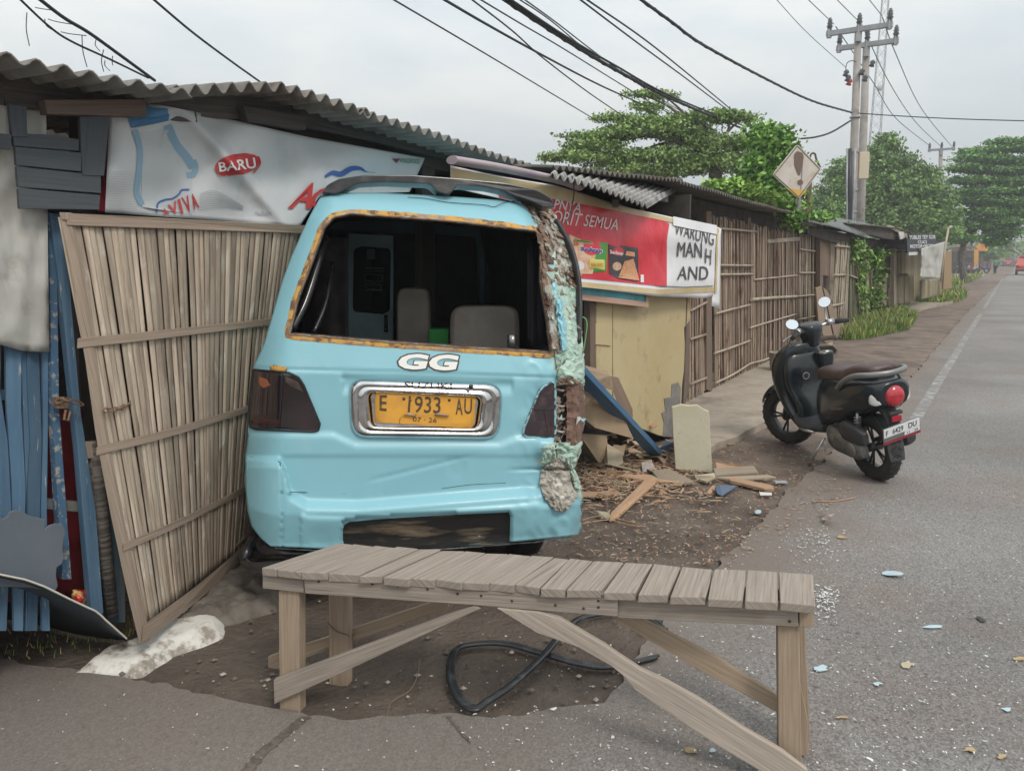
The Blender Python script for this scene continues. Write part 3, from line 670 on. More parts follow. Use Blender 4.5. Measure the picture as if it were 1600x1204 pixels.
# seats and cabin details
m_seat = mat('grey_vinyl_seat', (.30, .26, .22), .5, (.36, .32, .27), 6, bump=.25, bscale=14)
def seat(px0, py0, px1, py1, Y, dep=.13):
    s_ = thing  # parts live under the bus
    A = [AY(px0, py0, Y), AY(px1, py0, Y), AY(px1, py1 + 40, Y), AY(px0, py1 + 40, Y)]
    cx = (A[0].x+A[1].x)/2; w_ = A[1].x-A[0].x; z1 = A[0].z; z0 = A[2].z; mb = MB(); rings = []
    for t in (0, .12, .5, .88, 1):
        k = .86 if t in (0, 1) else 1; row = []
        for i in range(28):
            a = 2*math.pi*i/28; c_, s__ = math.cos(a), math.sin(a); e = .35
            x = math.copysign(abs(c_)**e, c_)*w_/2*k; z = math.copysign(abs(s__)**e, s__)*(z1-z0)/2*(.97 if k < 1 else 1)
            row.append(Vector((cx + x, Y + dep*t + .02*nz3(x*4, z*4, t), (z0+z1)/2 + z)))
        rings.append(row)
    mb.loft(rings); o = mb.build('seat_back', m_seat, van, fix=False)
seat(702, 478, 812, 545, 4.25); seat(618, 450, 671, 535, 4.6)
mb = MB(); mb.box(AY(687, 530, 4.45), (.11, .12, .13)); mb.build('green_crate', mat('green_plastic', (.03, .32, .06), .4), van)
mb = MB(); A = [AY(545, 365, 5.1), AY(614, 368, 5.1), AY(614, 545, 5.1), AY(540, 545, 5.1)]; mb.prism(A, (0, .03, 0))
dp = mb.build('inner_door', mat('pale_blue_inner_door', (.42, .62, .65), .5, (.32, .5, .53), 3), van)
W5 = lambda px, py, off=0: AY(px, py, 5.1 - off)
mb = MB(); decal_poly(mb, rrect([(553, 384), (611, 386), (609, 491), (551, 489)], 12), W5, .008, 0, 30, 8); mb.build('door_window', m_tint, dp, fix=False)
mb = MB(); decal_poly(mb, [(573, 389), (586, 389), (586, 405), (573, 405)], W5, .012, 0, 2, 2)
for y0, y1, x0, x1 in ((418, 419.5, 570, 600), (423, 424, 570, 600), (453, 454, 570, 598)): decal_poly(mb, [(x0, y0), (x1, y0), (x1, y1), (x0, y1)], W5, .012, 0, 1, 2)
for q in ([(571, 429), (597, 430), (597, 439), (571, 438)],): ribbon(mb, q, 0, 1.2, .012, .012, surf=W5, jj=0, n=40)
ribbon(mb, [(571, 445), (596, 446), (594, 452), (574, 451)], 0, 1.4, .012, .012, surf=W5, jj=1, n=40)
mb.build('faded_window_sticker', mat('faded_grey_sticker', (.13, .15, .16), .6), dp, fix=False)
mb = MB(); mb.tube([W5(603, 492, .04), W5(603, 518, .04)], .012, 8); mb.build('door_handle', m_blackgloss, dp)
mb = MB(); mb.lathe([(.0, .11), (.033, .11), (.036, .055), (.03, 0), (0, 0)], VF(800, 546, -.10), (0, 0, 1), 16); mb.v = [VF(800, 546, -.10) + (v - VF(800, 546, -.10))*.62 for v in mb.v]; mb.build('metal_cup', mat('tarnished_cup', (.22, .22, .22), .25, metal=.9), van, fix=False)
mb = MB(); rows = []           # black curtain on the right of the opening
for i in range(13):
    y = 372 + i*14; rows.append([VF(ipol([(0, 792), (12, 838)], i) if False else 824 + (j/16)*(26 + i*.9) + 1*math.sin(j*1.4), y, -.13 - .010*math.sin(j*.9 + i*.15)) for j in range(17)])
mb.grid(rows); mb.build('black_curtain', mat('black_cloth', (.010, .010, .012), .95, bump=.3, bscale=9, spec=.1), van, fix=False, solid=.003)
mb = MB(); mb.tube(catmull([VF(456, 515, -.12), VF(478, 470, -.14), VF(500, 400, -.18), VF(508, 372, -.25)], 6), .018, 8); mb.tube(catmull([VF(490, 520, -.35), VF(510, 470, -.4), VF(520, 410, -.45)], 6), .012, 8)
mb.build('seat_belt_rail', m_blackgloss, van, fix=False)
mb = MB(); mb.grid([[AY(x, y, 4.2 + .05*nz3(x*.05, y*.05)) for x in range(490, 546, 6)] for y in range(372, 560, 12)], 0); mb.build('side_trim_panel', mat('brown_trim', (.045, .03, .03), .7, (.02, .018, .02), 6), van, fix=False, solid=.01)
# wheels, exhaust, bar
def wheel(x, y, parent, r=.29, w_=.16, M=VM):
    c = M @ Vector((x, y, 0)); c.z = r; ax = M.to_3x3() @ Vector((1, 0, 0)); ax.z = 0; ax.normalize()
    root = None; mb = MB(); mb.lathe([(r*.62, -w_/2), (r*.9, -w_/2), (r*.985, -w_*.38), (r, -w_*.2), (r, w_*.2), (r*.985, w_*.38), (r*.9, w_/2), (r*.62, w_/2)], c, ax, 40)
    t = mb.build('wheel', m_black, parent, fix=False); mb = MB(); mb.lathe([(0, .02), (r*.3, .03), (r*.45, -.01), (r*.62, .06), (r*.64, -w_/2), (0, -w_/2)], c, ax, 30); mb.build('rim', mat('steel_rim', (.25, .25, .25), .5, metal=.6), t, fix=False)
for x, y in ((-.60, .62), (.60, .62), (-.62, 2.5), (.62, 2.5)): wheel(x, y, van)
mb = MB(); mb.tube(catmull([VF(398, 842, -.1), VF(386, 862, .02), VF(384, 878, .05), VF(400, 886, .06), VF(440, 884, .05), VF(520, 880, 0)], 8), .026, 10)
mb.tube([VF(395, 842, -.12), VF(420, 862, -.05), VF(520, 866, -.05)], .03, 8); mb.build('tow_bar', m_blackgloss, van, fix=False)
mb = MB(); A = [VM @ Vector(p) for p in ((-.6, .15, .3), (.6, .15, .3), (.6, 2.9, .3), (-.6, 2.9, .3))]; mb.prism(A, (0, 0, .15)); mb.build('chassis', m_dark, van)
# ================================================================ bench
ZT = lambda x: .545 + .055*(x-408)/867
m_bw = wood('grey_weathered_wood', (.235, .195, .16), (.385, .33, .28), .26)
m_bw2 = wood('weathered_leg_wood', (.27, .20, .14), (.40, .31, .225), .12)
bench = thing('bench', 'rough weathered plank bench standing across the foreground in front of the minibus', 'bench', G(840, 1130))
Fx = [408, 432, 470, 512, 561, 598, 639, 680, 722, 764, 804, 844, 884, 942, 996, 1046, 1105, 1163, 1218, 1277]
Bx = [530, 553, 586, 620, 655, 690, 727, 760, 795, 830, 866, 890, 927, 976, 1021, 1065, 1115, 1167, 1216, 1273]
fy = lambda x: 888 + (x-408)*(57/867); by = lambda x: 848 + (x-530)*(50/742)
for i in range(19):
    dz = random.uniform(-.003, .003); g = 1.6 if i < 12 else 2.6
    a = G(Fx[i]+g*.5, fy(Fx[i]) + random.uniform(-2, 2), ZT(Fx[i])+dz); b = G(Fx[i+1]-g, fy(Fx[i+1]) + random.uniform(-2, 2), ZT(Fx[i+1])+dz)
    c = G(Bx[i+1]-g*.7, by(Bx[i+1]) + random.uniform(-1.5, 1.5), ZT(Bx[i+1])+dz); d = G(Bx[i]+g*.5, by(Bx[i]) + random.uniform(-1.5, 1.5), ZT(Bx[i])+dz)
    b = b.lerp(a, 0); mid1 = a.lerp(d, .5) + Vector((random.uniform(-.002, .002), 0, 0)); mid2 = b.lerp(c, .5) + Vector((random.uniform(-.003, .003), 0, 0))
    mb = MB(); mb.prism([a, b, mid2, c, d, mid1], (0, 0, -.026 - random.random()*.004)); mb.build('slat', m_bw, bench, bevel=.003)
fa = G(432, fy(432), ZT(432)); fb = G(1250, fy(1250), ZT(1250)); ang = math.atan2((fb-fa).x, (fb-fa).y)
WF = Wall(fa + Vector((0, .025, 0)), ang)
ba = G(560, by(560), ZT(560)); bb = G(1250, by(1250), ZT(1250)); WB = Wall(ba - Vector((0, .03, 0)), math.atan2((bb-ba).x, (bb-ba).y))
def plank(name, W, pxs, th, m, parent, off=0, bevel=.003):
    mb = MB(); mb.prism([W(x, y, off) for x, y in pxs], -W.n*th); return mb.build(name, m, parent, bevel=bevel)
plank('front_rail', WF, [(474, 896), (720, 910), (965, 929), (965, 963), (720, 944), (476, 927)], .024, m_bw, bench, .012)
plank('front_rail', WF, [(965, 934), (1246, 944), (1248, 979), (965, 965)], .024, m_bw, bench, -.014)
plank('front_rail', WF, [(410, 893), (474, 896), (475, 926), (410, 919)], .024, m_bw, bench, 0)
plank('end_block', WF, [(1249, 948), (1272, 949), (1272, 980), (1249, 979)], .2, m_bw2, bench, -.02)
plank('back_rail', WB, [(545, 880), (1240, 925), (1240, 950), (545, 905)], .024, m_bw, bench)
plank('leg', WF, [(435, 922), (467, 922), (468, 1122), (437, 1122)], .05, m_bw2, bench, -.014)
plank('leg', WB, [(513, 925), (543, 925), (543, 1072), (514, 1072)], .045, m_bw2, bench, -.01)
plank('leg', WF, [(1215, 977), (1249, 978), (1254, 1250), (1217, 1248)], .05, m_bw2, bench, -.04)
plank('leg', WB, [(1225, 925), (1256, 925), (1266, 1160), (1234, 1160)], .045, m_bw2, bench, .0)
plank('brace', WF, [(427, 1062), (740, 946), (752, 950), (700, 974), (428, 1100)], .022, m_bw, bench, .01)
plank('brace', WB, [(418, 1026), (700, 932), (700, 950), (470, 1030), (419, 1056)], .02, m_bw2, bench, -.06)
plank('brace', WF, [(776, 950), (840, 956), (872, 965), (904, 984), (945, 1008), (968, 1024), (1000, 1045), (1044, 1066), (1095, 1094), (1159, 1136), (1223, 1174), (1262, 1204), (1262, 1250), (1191, 1206), (1159, 1187), (1111, 1158), (1063, 1126), (1019, 1097), (993, 1078), (974, 1056), (955, 1040), (932, 1027), (904, 1011), (872, 1000), (840, 989)], .022, m_bw, bench, .018)
plank('brace', WB, [(930, 945), (985, 958), (1110, 1022), (1212, 1085), (1228, 1120), (1100, 1050), (1000, 992)], .022, m_bw2, bench, .04)
plank('brace', WB, [(1245, 1040), (1262, 1120), (1264, 1180), (1250, 1180)], .02, m_bw2, bench, .05)
mb = MB()
for x, y in ((582, 912), (622, 915), (668, 920), (715, 927), (752, 930), (800, 938), (498, 908), (912, 950), (935, 948), (1232, 953), (1234, 970), (868, 945), (935, 938)): mb.lathe([(0, .003), (.004, .002), (.0045, 0)], WF(x, y, .0125 if x < 965 else -.012), WF.n, 8)
mb.build('nail', mat('rusty_nail', (.05, .03, .025), .7), bench, fix=False)
mb = MB(); q = [WB(512, 972, .0), WB(525, 985, .006), WB(545, 992, .004)]; mb.tube(catmull(q, 6), .002, 5); mb.build('wire_tie', mat('old_wire', (.09, .06, .045), .6), bench, fix=False)
# ---- rubber window seal lying in loops
pl = [(1038, 985), (1015, 968), (985, 955), (940, 958), (905, 968), (880, 992), (845, 1035), (800, 1075), (760, 1098), (742, 1107), (722, 1098), (706, 1070), (703, 1040), (712, 1015), (740, 1006), (790, 1006), (850, 1022), (900, 1036), (945, 1042), (990, 1034), (1025, 1026)]
mb = MB(); pts = catmull([G(x, y, .018) for x, y in pl], 8)
n_ = len(pts); pts = [p + Vector((0, 0, .02*smooth01(.15, .3, i/n_)*smooth01(.45, .3, i/n_))) for i, p in enumerate(pts)]
mb.tube(pts, .0155, 10, sq=.6); mb.tube([p + Vector((.012, .006, .004)) for p in pts], .008, 8, sq=.8)
o = mb.build('rubber_seal', mat('dusty_black_rubber', (.022, .022, .024), .35, (.09, .09, .09), 14, .52, .7, 7), fix=False); tag(o, 'black rubber window seal lying twisted in loops on the dirt under the bench', 'rubber seal')
# ================================================================ left stall
W0 = Wall(G(222, 1000), R(33.4)); WE = W0.shift(.34)
m_dw = wood('dark_stall_wood', (.055, .048, .045), (.10, .085, .075), .3)
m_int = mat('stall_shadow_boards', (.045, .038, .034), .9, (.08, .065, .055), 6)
m_zinc = mat('old_corrugated_sheet', (.16, .155, .14), .85, (.25, .24, .215), 4, .35, .65, 8, .3, 30, col3=(.10, .07, .055), scale3=3, lo3=.5, hi3=.68)
m_zinc2 = mat('pale_corrugated_sheet', (.24, .235, .225), .8, (.36, .35, .335), 3, .35, .65, 8, .3, 30, col3=(.13, .11, .10), scale3=5, lo3=.5, hi3=.65)
def corr(name, front, back, m, parent, per=.08, amp=.017, rows=5, wav=.008, seed=0):
    """corrugated sheet between two world polylines; the waves run along them"""
    ln = sum((Vector(b)-Vector(a)).length for a, b in zip(front, front[1:])); n = int(ln/per*7)+1
    A = resamp(front, n); B = resamp(back, n); Pp = []
    for r in range(rows):
        t = r/(rows-1); row = []
        for i in range(n):
            s = ln*i/n; p = A[i].lerp(B[i], t); p.z += amp*math.sin(2*math.pi*s/per) + wav*nz3(s*1.3, t*2, seed) + (.012*nz3(int(s/.75)*3.1, seed) if True else 0)
            row.append(p)
        Pp.append(row)
    mb = MB(); mb.grid(Pp); return mb.build(name, m, parent, fix=False, solid=.006)
stall = thing('food_stall', 'low dark wooden stall under wavy grey roofing sheets with the minibus rammed into it', 'stall', W0.p)
e1 = [WE(x, y) for x, y in [(-420, 5), (-200, 45), (-60, 74), (0, 88), (70, 103), (140, 117), (205, 128), (262, 137), (300, 146)]]
corr('roof_sheet', e1, [p - WE.n*2.6 + Vector((0, 0, .10)) for p in e1], m_zinc, stall, .083, .014)
WE2 = W0.shift(.30)
e2 = [WE2(x, y) for x, y in [(268, 142), (330, 140), (390, 137), (446, 137), (500, 152), (580, 178)]]
corr('roof_sheet', e2, [p - WE2.n*2.6 + Vector((0, 0, .12)) for p in e2], m_zinc, stall, .083, .02, seed=3)
e3 = [WE2(x, y) for x, y in [(560, 174), (640, 198), (700, 217), (780, 244), (868, 272)]]
corr('roof_sheet', e3, [p - WE2.n*2.6 + Vector((0, 0, .12)) for p in e3], m_zinc, stall, .083, .02, seed=6)
e4 = [WE2(x, y, -.05) for x, y in [(446, 146), (500, 160), (585, 184), (700, 222), (800, 254)]]
mb = MB()
for W_, off, pl_ in ((WE, -.30, [(-420, 60), (0, 142), (140, 160), (300, 172)]), (WE2, -.28, [(270, 160), (450, 176), (700, 236), (860, 288)])):
    for a, b in zip(pl_, pl_[1:]): mb.bar(W_(*a, off), W_(*b, off), .05, .10)
mb.build('eave_beam', m_dw, stall)
def on(W, pts, off=0): return [W(x, y, off) for x, y in pts]
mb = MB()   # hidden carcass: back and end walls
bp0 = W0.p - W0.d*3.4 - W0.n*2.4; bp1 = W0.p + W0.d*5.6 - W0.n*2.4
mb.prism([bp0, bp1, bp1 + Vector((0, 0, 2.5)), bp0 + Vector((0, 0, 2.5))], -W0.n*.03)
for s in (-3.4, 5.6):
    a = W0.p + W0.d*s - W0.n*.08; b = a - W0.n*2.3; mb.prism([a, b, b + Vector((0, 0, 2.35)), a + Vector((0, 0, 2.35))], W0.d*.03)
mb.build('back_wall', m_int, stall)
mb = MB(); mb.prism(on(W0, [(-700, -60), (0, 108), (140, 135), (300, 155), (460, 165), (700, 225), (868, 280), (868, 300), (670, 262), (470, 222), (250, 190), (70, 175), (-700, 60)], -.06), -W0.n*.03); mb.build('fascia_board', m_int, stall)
def plk(name, W, pxs, th, m, parent, off=0, bevel=.002, label=None):
    o = plank(name, W, pxs, th, m, parent, off, bevel)
    if label: o['label'] = label
    return o
plk('beam', W0, [(70, 156), (228, 155), (229, 182), (74, 178)], .05, wood('brown_beam', (.11, .08, .065), (.19, .13, .10), .1), stall, .13)
plk('rafter', W0, [(380, 165), (484, 182), (478, 203), (388, 190)], .05, m_dw, stall, .1)
plk('post', W0, [(-420, 80), (-395, 84), (-360, 1400), (-400, 1420)], .06, m_dw, stall, -.02)
plk('post', W0, [(118, 170), (140, 170), (150, 960), (128, 955)], .06, m_dw, stall, -.5)
plk('post', W0, [(660, 235), (680, 240), (680, 500), (660, 500)], .06, m_dw, stall, -.07)
plk('wall_panel', W0, [(122, 182), (174, 180), (172, 345), (128, 345)], .03, m_int, stall, -.04)
plk('red_strip', W0, [(172, 190), (171, 330), (153, 330), (164, 260)], .006, mat('crimson_cloth', (.26, .02, .04), .7), stall, .03)
# plywood lean pieces inside to close the view between fence slats
# ---- grey planks nailed as a crate
m_gp = wood('painted_grey_planks', (.058, .07, .082), (.085, .098, .108), .14, bump=.3, fine=.7)
crate = thing('plank_shutter', 'grey painted plank shutter nailed up under the eave beside the bottle banner', 'shutter', W0(90, 330))
for q in ([(14, 162), (42, 166), (43, 214), (19, 214)], [(-30, 206), (18, 210), (18, 234), (-30, 228)], [(20, 208), (74, 210), (124, 218), (123, 236), (70, 232), (22, 228)], [(24, 229), (128, 239), (127, 268), (26, 258)],
          [(26, 260), (158, 274), (158, 302), (29, 292)], [(29, 294), (157, 305), (155, 328), (31, 326)], [(125, 182), (172, 180), (163, 275), (129, 274)]):
    o = plk('plank', W0, q, .018, m_gp, crate, .10 + random.random()*.01)
# ---- pale tarp
def cloth(name, W, top, bot, nx, ny, m, amp=.02, fx=.05, seed=0, off=0, parent=None, solid=.002, fy=.01):
    mb = MB(); Pp = []
    for j in range(ny+1):
        v = j/ny; row = []
        for i in range(nx+1):
            u = i/nx; t = resamp_px(top, u); b = resamp_px(bot, u); x = t[0]+(b[0]-t[0])*v; y = t[1]+(b[1]-t[1])*v
            row.append(W(x, y, off + amp*nz3(x*fx, y*fy, seed) + amp*.4*nz3(x*fx*2.7 + y*.02, y*fy*3, seed+5)))
        Pp.append(row)
    mb.grid(Pp); return mb.build(name, m, parent, fix=False, solid=solid)
def resamp_px(pl, u):
    ls = [0]
    for a, b in zip(pl, pl[1:]): ls.append(ls[-1] + math.hypot(b[0]-a[0], b[1]-a[1]))
    t = u*ls[-1]
    for k in range(len(pl)-1):
        if t <= ls[k+1] or k == len(pl)-2:
            q = (t-ls[k])/max(1e-6, ls[k+1]-ls[k]); return (pl[k][0]+(pl[k+1][0]-pl[k][0])*q, pl[k][1]+(pl[k+1][1]-pl[k][1])*q)
m_tarp = mat('pale_tarpaulin', (.46, .455, .42), .7, (.36, .355, .33), 2.2, .4, .7, 8, .3, 18, col3=(.27, .25, .22), scale3=5, lo3=.58, hi3=.75)
o = cloth('tarpaulin', W0, [(-420, 130), (0, 160), (72, 160)], [(-420, 560), (-100, 520), (0, 538), (35, 548), (77, 550)], 60, 30, m_tarp, .045, .03, 3, .05)
tag(o, 'pale off-white tarpaulin hanging down over the top of the blue slat fence', 'tarpaulin')
# ---- blue slat fence
m_bp = mat('flaking_blue_paint', (.045, .10, .17), .8, (.085, .15, .22), 1, .35, .65, 5, .35, None, coord='UV', stretch=(2, 30, 1), island=.3, col3=(.34, .33, .30), stretch3=(6, 55, 1), scale3=1, lo3=.62, hi3=.66, bdist=.003)
m_bp2 = mat('blue_paint_worn_foot', (.07, .13, .19), .75, (.20, .18, .15), 1, .45, .6, 7, .4, None, coord='UV', stretch=(2, 14, 1), island=.2)
fence = thing('slat_fence', 'blue painted slat fence with crooked flaking boards left of the leaning bamboo panel', 'fence', W0(40, 900))
mb = MB()
sl = []
for q in ([(-22, 530), (4, 530), (0, 610), (12, 690), (18, 800), (10, 985), (-22, 985)], [(7, 530), (34, 535), (33, 640), (40, 760), (36, 985), (22, 985), (19, 760), (11, 640), (10, 600)],
          [(39, 535), (57, 540), (63, 620), (65, 690), (58, 985), (44, 985), (43, 760), (47, 690), (43, 610)], [(63, 540), (77, 545), (75, 640), (73, 800), (78, 985), (66, 985), (64, 800), (68, 660)], [(28, 535), (34, 535), (52, 800), (50, 985), (40, 985), (42, 800)]):
    mb.prism(on(W0, [(x, 400 if y < 546 else y) for x, y in q], -.01 + random.random()*.012), -W0.n*.014)
for k in range(14): sl.append((-40 - k*27 + random.uniform(-5, 5), 330, -34 - k*29 + random.uniform(-8, 8), 1100 + k*14, 24, random.random()*.02))
for xt, yt, xb, yb, w_, of in sl: mb.prism(on(W0, [(xt-w_/2, yt), (xt+w_/2, yt), (xb+w_/2.3, yb), (xb-w_/2.3, yb)], -.02+of), -W0.n*.014)
mb.build('slats', m_bp, fence)
plk('rail', W0, [(-420, 560), (0, 608), (78, 620), (78, 636), (0, 624), (-420, 585)], .03, m_bp, fence, -.035)
plk('rail', W0, [(-420, 780), (0, 772), (125, 784), (125, 800), (0, 788), (-420, 800)], .03, m_bp2, fence, -.035)
plk('post', W0, [(76, 335), (88, 335), (93, 640), (112, 905), (98, 905), (82, 640)], .04, mat('chipped_blue_post', (.06, .13, .22), .75, (.32, .31, .28), 34, .54, .60, 5, .4), fence, .015)
plk('post', W0, [(78, 332), (100, 336), (126, 640), (150, 800), (162, 958), (143, 958), (122, 700), (100, 500)], .04, m_bp, fence, .03)
plk('post', W0, [(150, 690), (160, 690), (196, 905), (196, 972), (172, 972)], .05, m_bp2, fence, -.03)
mb = MB(); mb.tube([W0(146, 690, -.0), W0(158, 800, -.0), W0(174, 960, .0)], .028, 8); mb.build('tread_strip', mat('ribbed_rubber_strip', (.09, .08, .07), .9, (.16, .14, .12), 1, .45, .55, 2, 1, None, coord='UV', stretch=(60, 3, 1), bdist=.01), fence, fix=False)
plk('offcut', W0, [(128, 690), (150, 690), (152, 716), (136, 716)], .02, wood('pale_offcut', (.36, .29, .22), (.43, .35, .27), .1), fence, .02)
# goods inside seen through the gaps
def blobcloth(name, px, py, wpx, hpx, Yoff, col, label, cat, sd):
    Wb = W0.shift(-Yoff); m = mat(name + '_cloth_%d' % sd, col, .8, tuple(c*.6 for c in col), 5, bump=.3)
    o = cloth(name, Wb, [(px, py), (px+wpx, py)], [(px, py+hpx), (px+wpx, py+hpx)], 12, 12, m, .04, .06, sd); return tag(o, label, cat)
blobcloth('red_curtain', -60, 640, 190, 300, .25, (.22, .012, .02), 'dark red cloth hanging behind the blue slat fence', 'curtain', 2)
blobcloth('hanging_shirt', 86, 430, 26, 150, .14, (.11, .09, .14), 'mauve grey shirt hanging in the gap beside the blue post', 'shirt', 4)
blobcloth('towel', 58, 545, 16, 60, .12, (.42, .14, .13), 'pink towel showing between two blue slats', 'towel', 6)
mb = MB(); Wb = W0.shift(-.02)
rows = []
for j in range(9):
    v = j/8; row = []
    for i in range(9):
        u = i/8; x = 113 + 22*u + 1.5*math.sin(j*2); y = 921 + 30*v; row.append(Wb(x, y, .06*math.sin(math.pi*u)*math.sin(math.pi*v) + .01*nz3(i, j)))
    rows.append(row)
mb.grid(rows); o = mb.build('snack_bag', mat('red_gold_foil', (.55, .03, .03), .25, (.75, .55, .2), 24, .45, .55, 2, .4, 40), fix=False, solid=.004); tag(o, 'small red and gold snack bag lying at the foot of the blue post', 'snack bag')
# padlock and chain
def chain(name, pts, r, label, m, step=.022):
    P_ = resamp(pts, max(3, int(sum((b-a).length for a, b in zip(pts, pts[1:]))/step))); mb = MB()
    for k, (a, b) in enumerate(zip(P_, P_[1:])):
        c = (a+b)/2; x = (b-a).normalized(); s = Vector((0, -1, 0)) if k % 2 else Vector((0, 0, 1)); s = (s - x*s.dot(x)).normalized(); L_ = step*.75
        mb.tube([c + x*math.cos(t)*L_ + s*math.sin(t)*L_*.5 for t in [2*math.pi*i/10 for i in range(11)]], r, 5, cap=False)
    o = mb.build(name, m, fix=False); tag(o, label, 'chain')
m_rc = mat('rusty_chain', (.13, .07, .045), .8, (.22, .14, .09), 40)
# ---- torn grey sheet and bent dark sheet
m_gs = mat('blue_grey_sheet', (.095, .115, .14), .6, (.12, .14, .165), 4, .4, .7, 6, .1, 20, col3=(.11, .13, .155), scale3=2)
o = plank('torn_sheet', W0, [(-160, 810), (-4, 806), (6, 810), (12, 806), (14, 800), (24, 796), (38, 800), (46, 805), (72, 811), (70, 826), (77, 820), (88, 817), (98, 820), (104, 829), (100, 843), (98, 858), (101, 868), (97, 881), (89, 886), (88, 900), (91, 915), (86, 924), (70, 922), (50, 918), (-30, 915), (-160, 925)], .006, m_gs, None, .11)
tag(o, 'torn blue-grey sheet with a ragged right edge propped against the blue fence', 'sheet')
mb = MB(); top = [(-200, 860), (0, 897), (40, 905), (70, 916), (110, 936), (140, 950), (152, 955), (165, 968), (198, 997)]; rows = [[], [], []]
for k in range(40):
    x, y = resamp_px(top, k/39); t = k/39; p = W0(x, y, .16); b = G(*resamp_px([(-200, 985), (0, 965), (60, 975), (120, 990), (170, 997), (199, 999)], t), .02); rows[0].append(p); rows[1].append(p.lerp(b, .5) + Vector((.02, .03, 0))*(1-t)); rows[2].append(b)
mb.grid(rows); o = mb.build('bent_sheet', [mat('dark_navy_sheet', (.022, .033, .042), .5, (.035, .048, .058), 6)], fix=False, solid=.004); tag(o, 'dark navy sheet bent and sagging at the foot of the blue fence', 'sheet')
mb = MB(); mb.tube(rows[0], .0035, 5); e_ = mb.build('raw_edge', mat('raw_edge', (.55, .52, .46), .7), o, fix=False)
# ---- leaning bamboo panel
bl, br = G(222, 1003, .10), G(395, 858, .02); tl, tr = AY(90, 330, 2.76), AY(474, 350, 3.72)
BP = Bi([(90, 330), (474, 350), (395, 858), (222, 1003)], [tl, tr, br, bl])
m_bam = mat('split_bamboo', (.46, .375, .29), .6, (.25, .19, .145), 1, .42, .66, 6, .35, None, coord='UV', stretch=(2.5, 26, 1), island=.36, col3=(.52, .47, .40), stretch3=(4, 9, 1), scale3=1, lo3=.56, hi3=.66, bdist=.004)
m_lath = wood('panel_lath', (.27, .205, .155), (.37, .29, .225), .12)
panel = thing('bamboo_panel', 'split bamboo panel leaning out between the blue fence and the minibus', 'panel', bl)
mb = MB(); N_ = 42
a, b, c, d = BP.px; a, b, c, d = [Vector(p) for p in BP.px]; corners = BP.w
def bw(u, v, off=0):
    tl, tr, br, bl = corners; p = tl*(1-u)*(1-v) + tr*u*(1-v) + br*u*v + bl*(1-u)*v
    n = (tr-tl).cross(bl-tl).normalized(); n = n if n.y < 0 else -n
    return p + n*off
u = 0
us = [0]
while us[-1] < 1: us.append(us[-1] + random.uniform(.8, 1.2)/N_)
for k in range(len(us)-1):
    u0, u1 = us[k], min(1, us[k+1]); uc = (u0+u1)/2; w_ = (u1-u0)/2*random.uniform(.88, .97); ph = random.random()*9; rows = []; nodes = sorted(random.uniform(0, 1) for _ in range(5)); of = random.uniform(-.006, .006); dr = random.uniform(-.006, .006)
    for j in range(31):
        v = .012 + .955*j/30; bulge = sum(math.exp(-((v-q)/.006)**2) for q in nodes); row = []
        for s in range(5):
            t = -1 + 2*s/4; du = dr*math.sin(v*3.1) + .004*nz3(v*4, ph)
            row.append(bw(uc + du + w_*t*(1 + .08*bulge), v, of + .0022*(1 - t*t) + .0025*bulge - .004))
        rows.append(row)
    uvs0 = len(mb.uv); mb.grid(rows); 
    for q in range(uvs0, len(mb.uv)): mb.uv[q] = [(y*1.9 + ph, x*.035 + ph) for x, y in mb.uv[q]]
mb.build('split_slats', m_bam, panel, fix=False, solid=.004)
def lath(pl, h, off, th=.012, m=m_lath, name='lath'):
    mb = MB(); q = [Vector((*p, 0)) for p in pl]; q = resamp(q, 12); up = [bw(*BP.uv(p.x, p.y), off*.6) for p in q]; dn = [bw(*BP.uv(p.x, p.y + h(i/11)), off*.6) for i, p in enumerate(q)]
    mb.prism(up + dn[::-1], (0, th, 0)); mb.build(name, m, panel, bevel=.002)
lath([(98, 333), (200, 338), (330, 345), (472, 352)], lambda t: 17 - 6*t, .028)
lath([(117, 512), (200, 504), (300, 494), (424, 482)], lambda t: 15 - 5*t, .026)
lath([(147, 676), (220, 660), (300, 638), (404, 608)], lambda t: 14 - 3*t, .026)
lath([(187, 833), (250, 808), (330, 770), (392, 738)], lambda t: 13 - 2*t, .026)
lath([(218, 973), (280, 930), (340, 880), (396, 828)], lambda t: 30 - 4*t, .03, .02)
lath([(92, 332), (140, 560), (190, 830), (224, 1000)][:1] + [(101, 333)], lambda t: 10, .03)
mb = MB(); q = resamp([Vector((*p, 0)) for p in [(94, 332), (110, 410), (130, 530), (150, 660), (175, 790), (200, 910), (221, 1003)]], 20)
mb.prism([bw(*BP.uv(p.x-4, p.y), .012) for p in q] + [bw(*BP.uv(p.x+7, p.y), .012) for p in q[::-1]], (0, .02, 0)); mb.build('edge_stile', m_lath, panel)
mb = MB(); mb.tube([BP(x, y, .045) for x, y in [(298, 910), (330, 885), (355, 862), (388, 835)]], .012, 8); mb.tube([BP(x, y, .05) for x, y in [(342, 878), (345, 885), (345, 896)]], .007, 6); mb.build('loose_cane', m_bam, panel, fix=False)
chain('rusty_chain', [BP(162, 641, .045), BP(180, 640, .05), BP(200, 633, .05), BP(213, 622, .045)], .0028, 'rusty chain looped through the slats of the leaning bamboo panel', m_rc)
chain('padlock_chain', [W0(88, 628, .07), W0(100, 622, .09), W0(112, 626, .09), W0(130, 632, .08)], .003, 'short rusty chain fastening the blue posts beside the bamboo panel', m_rc)
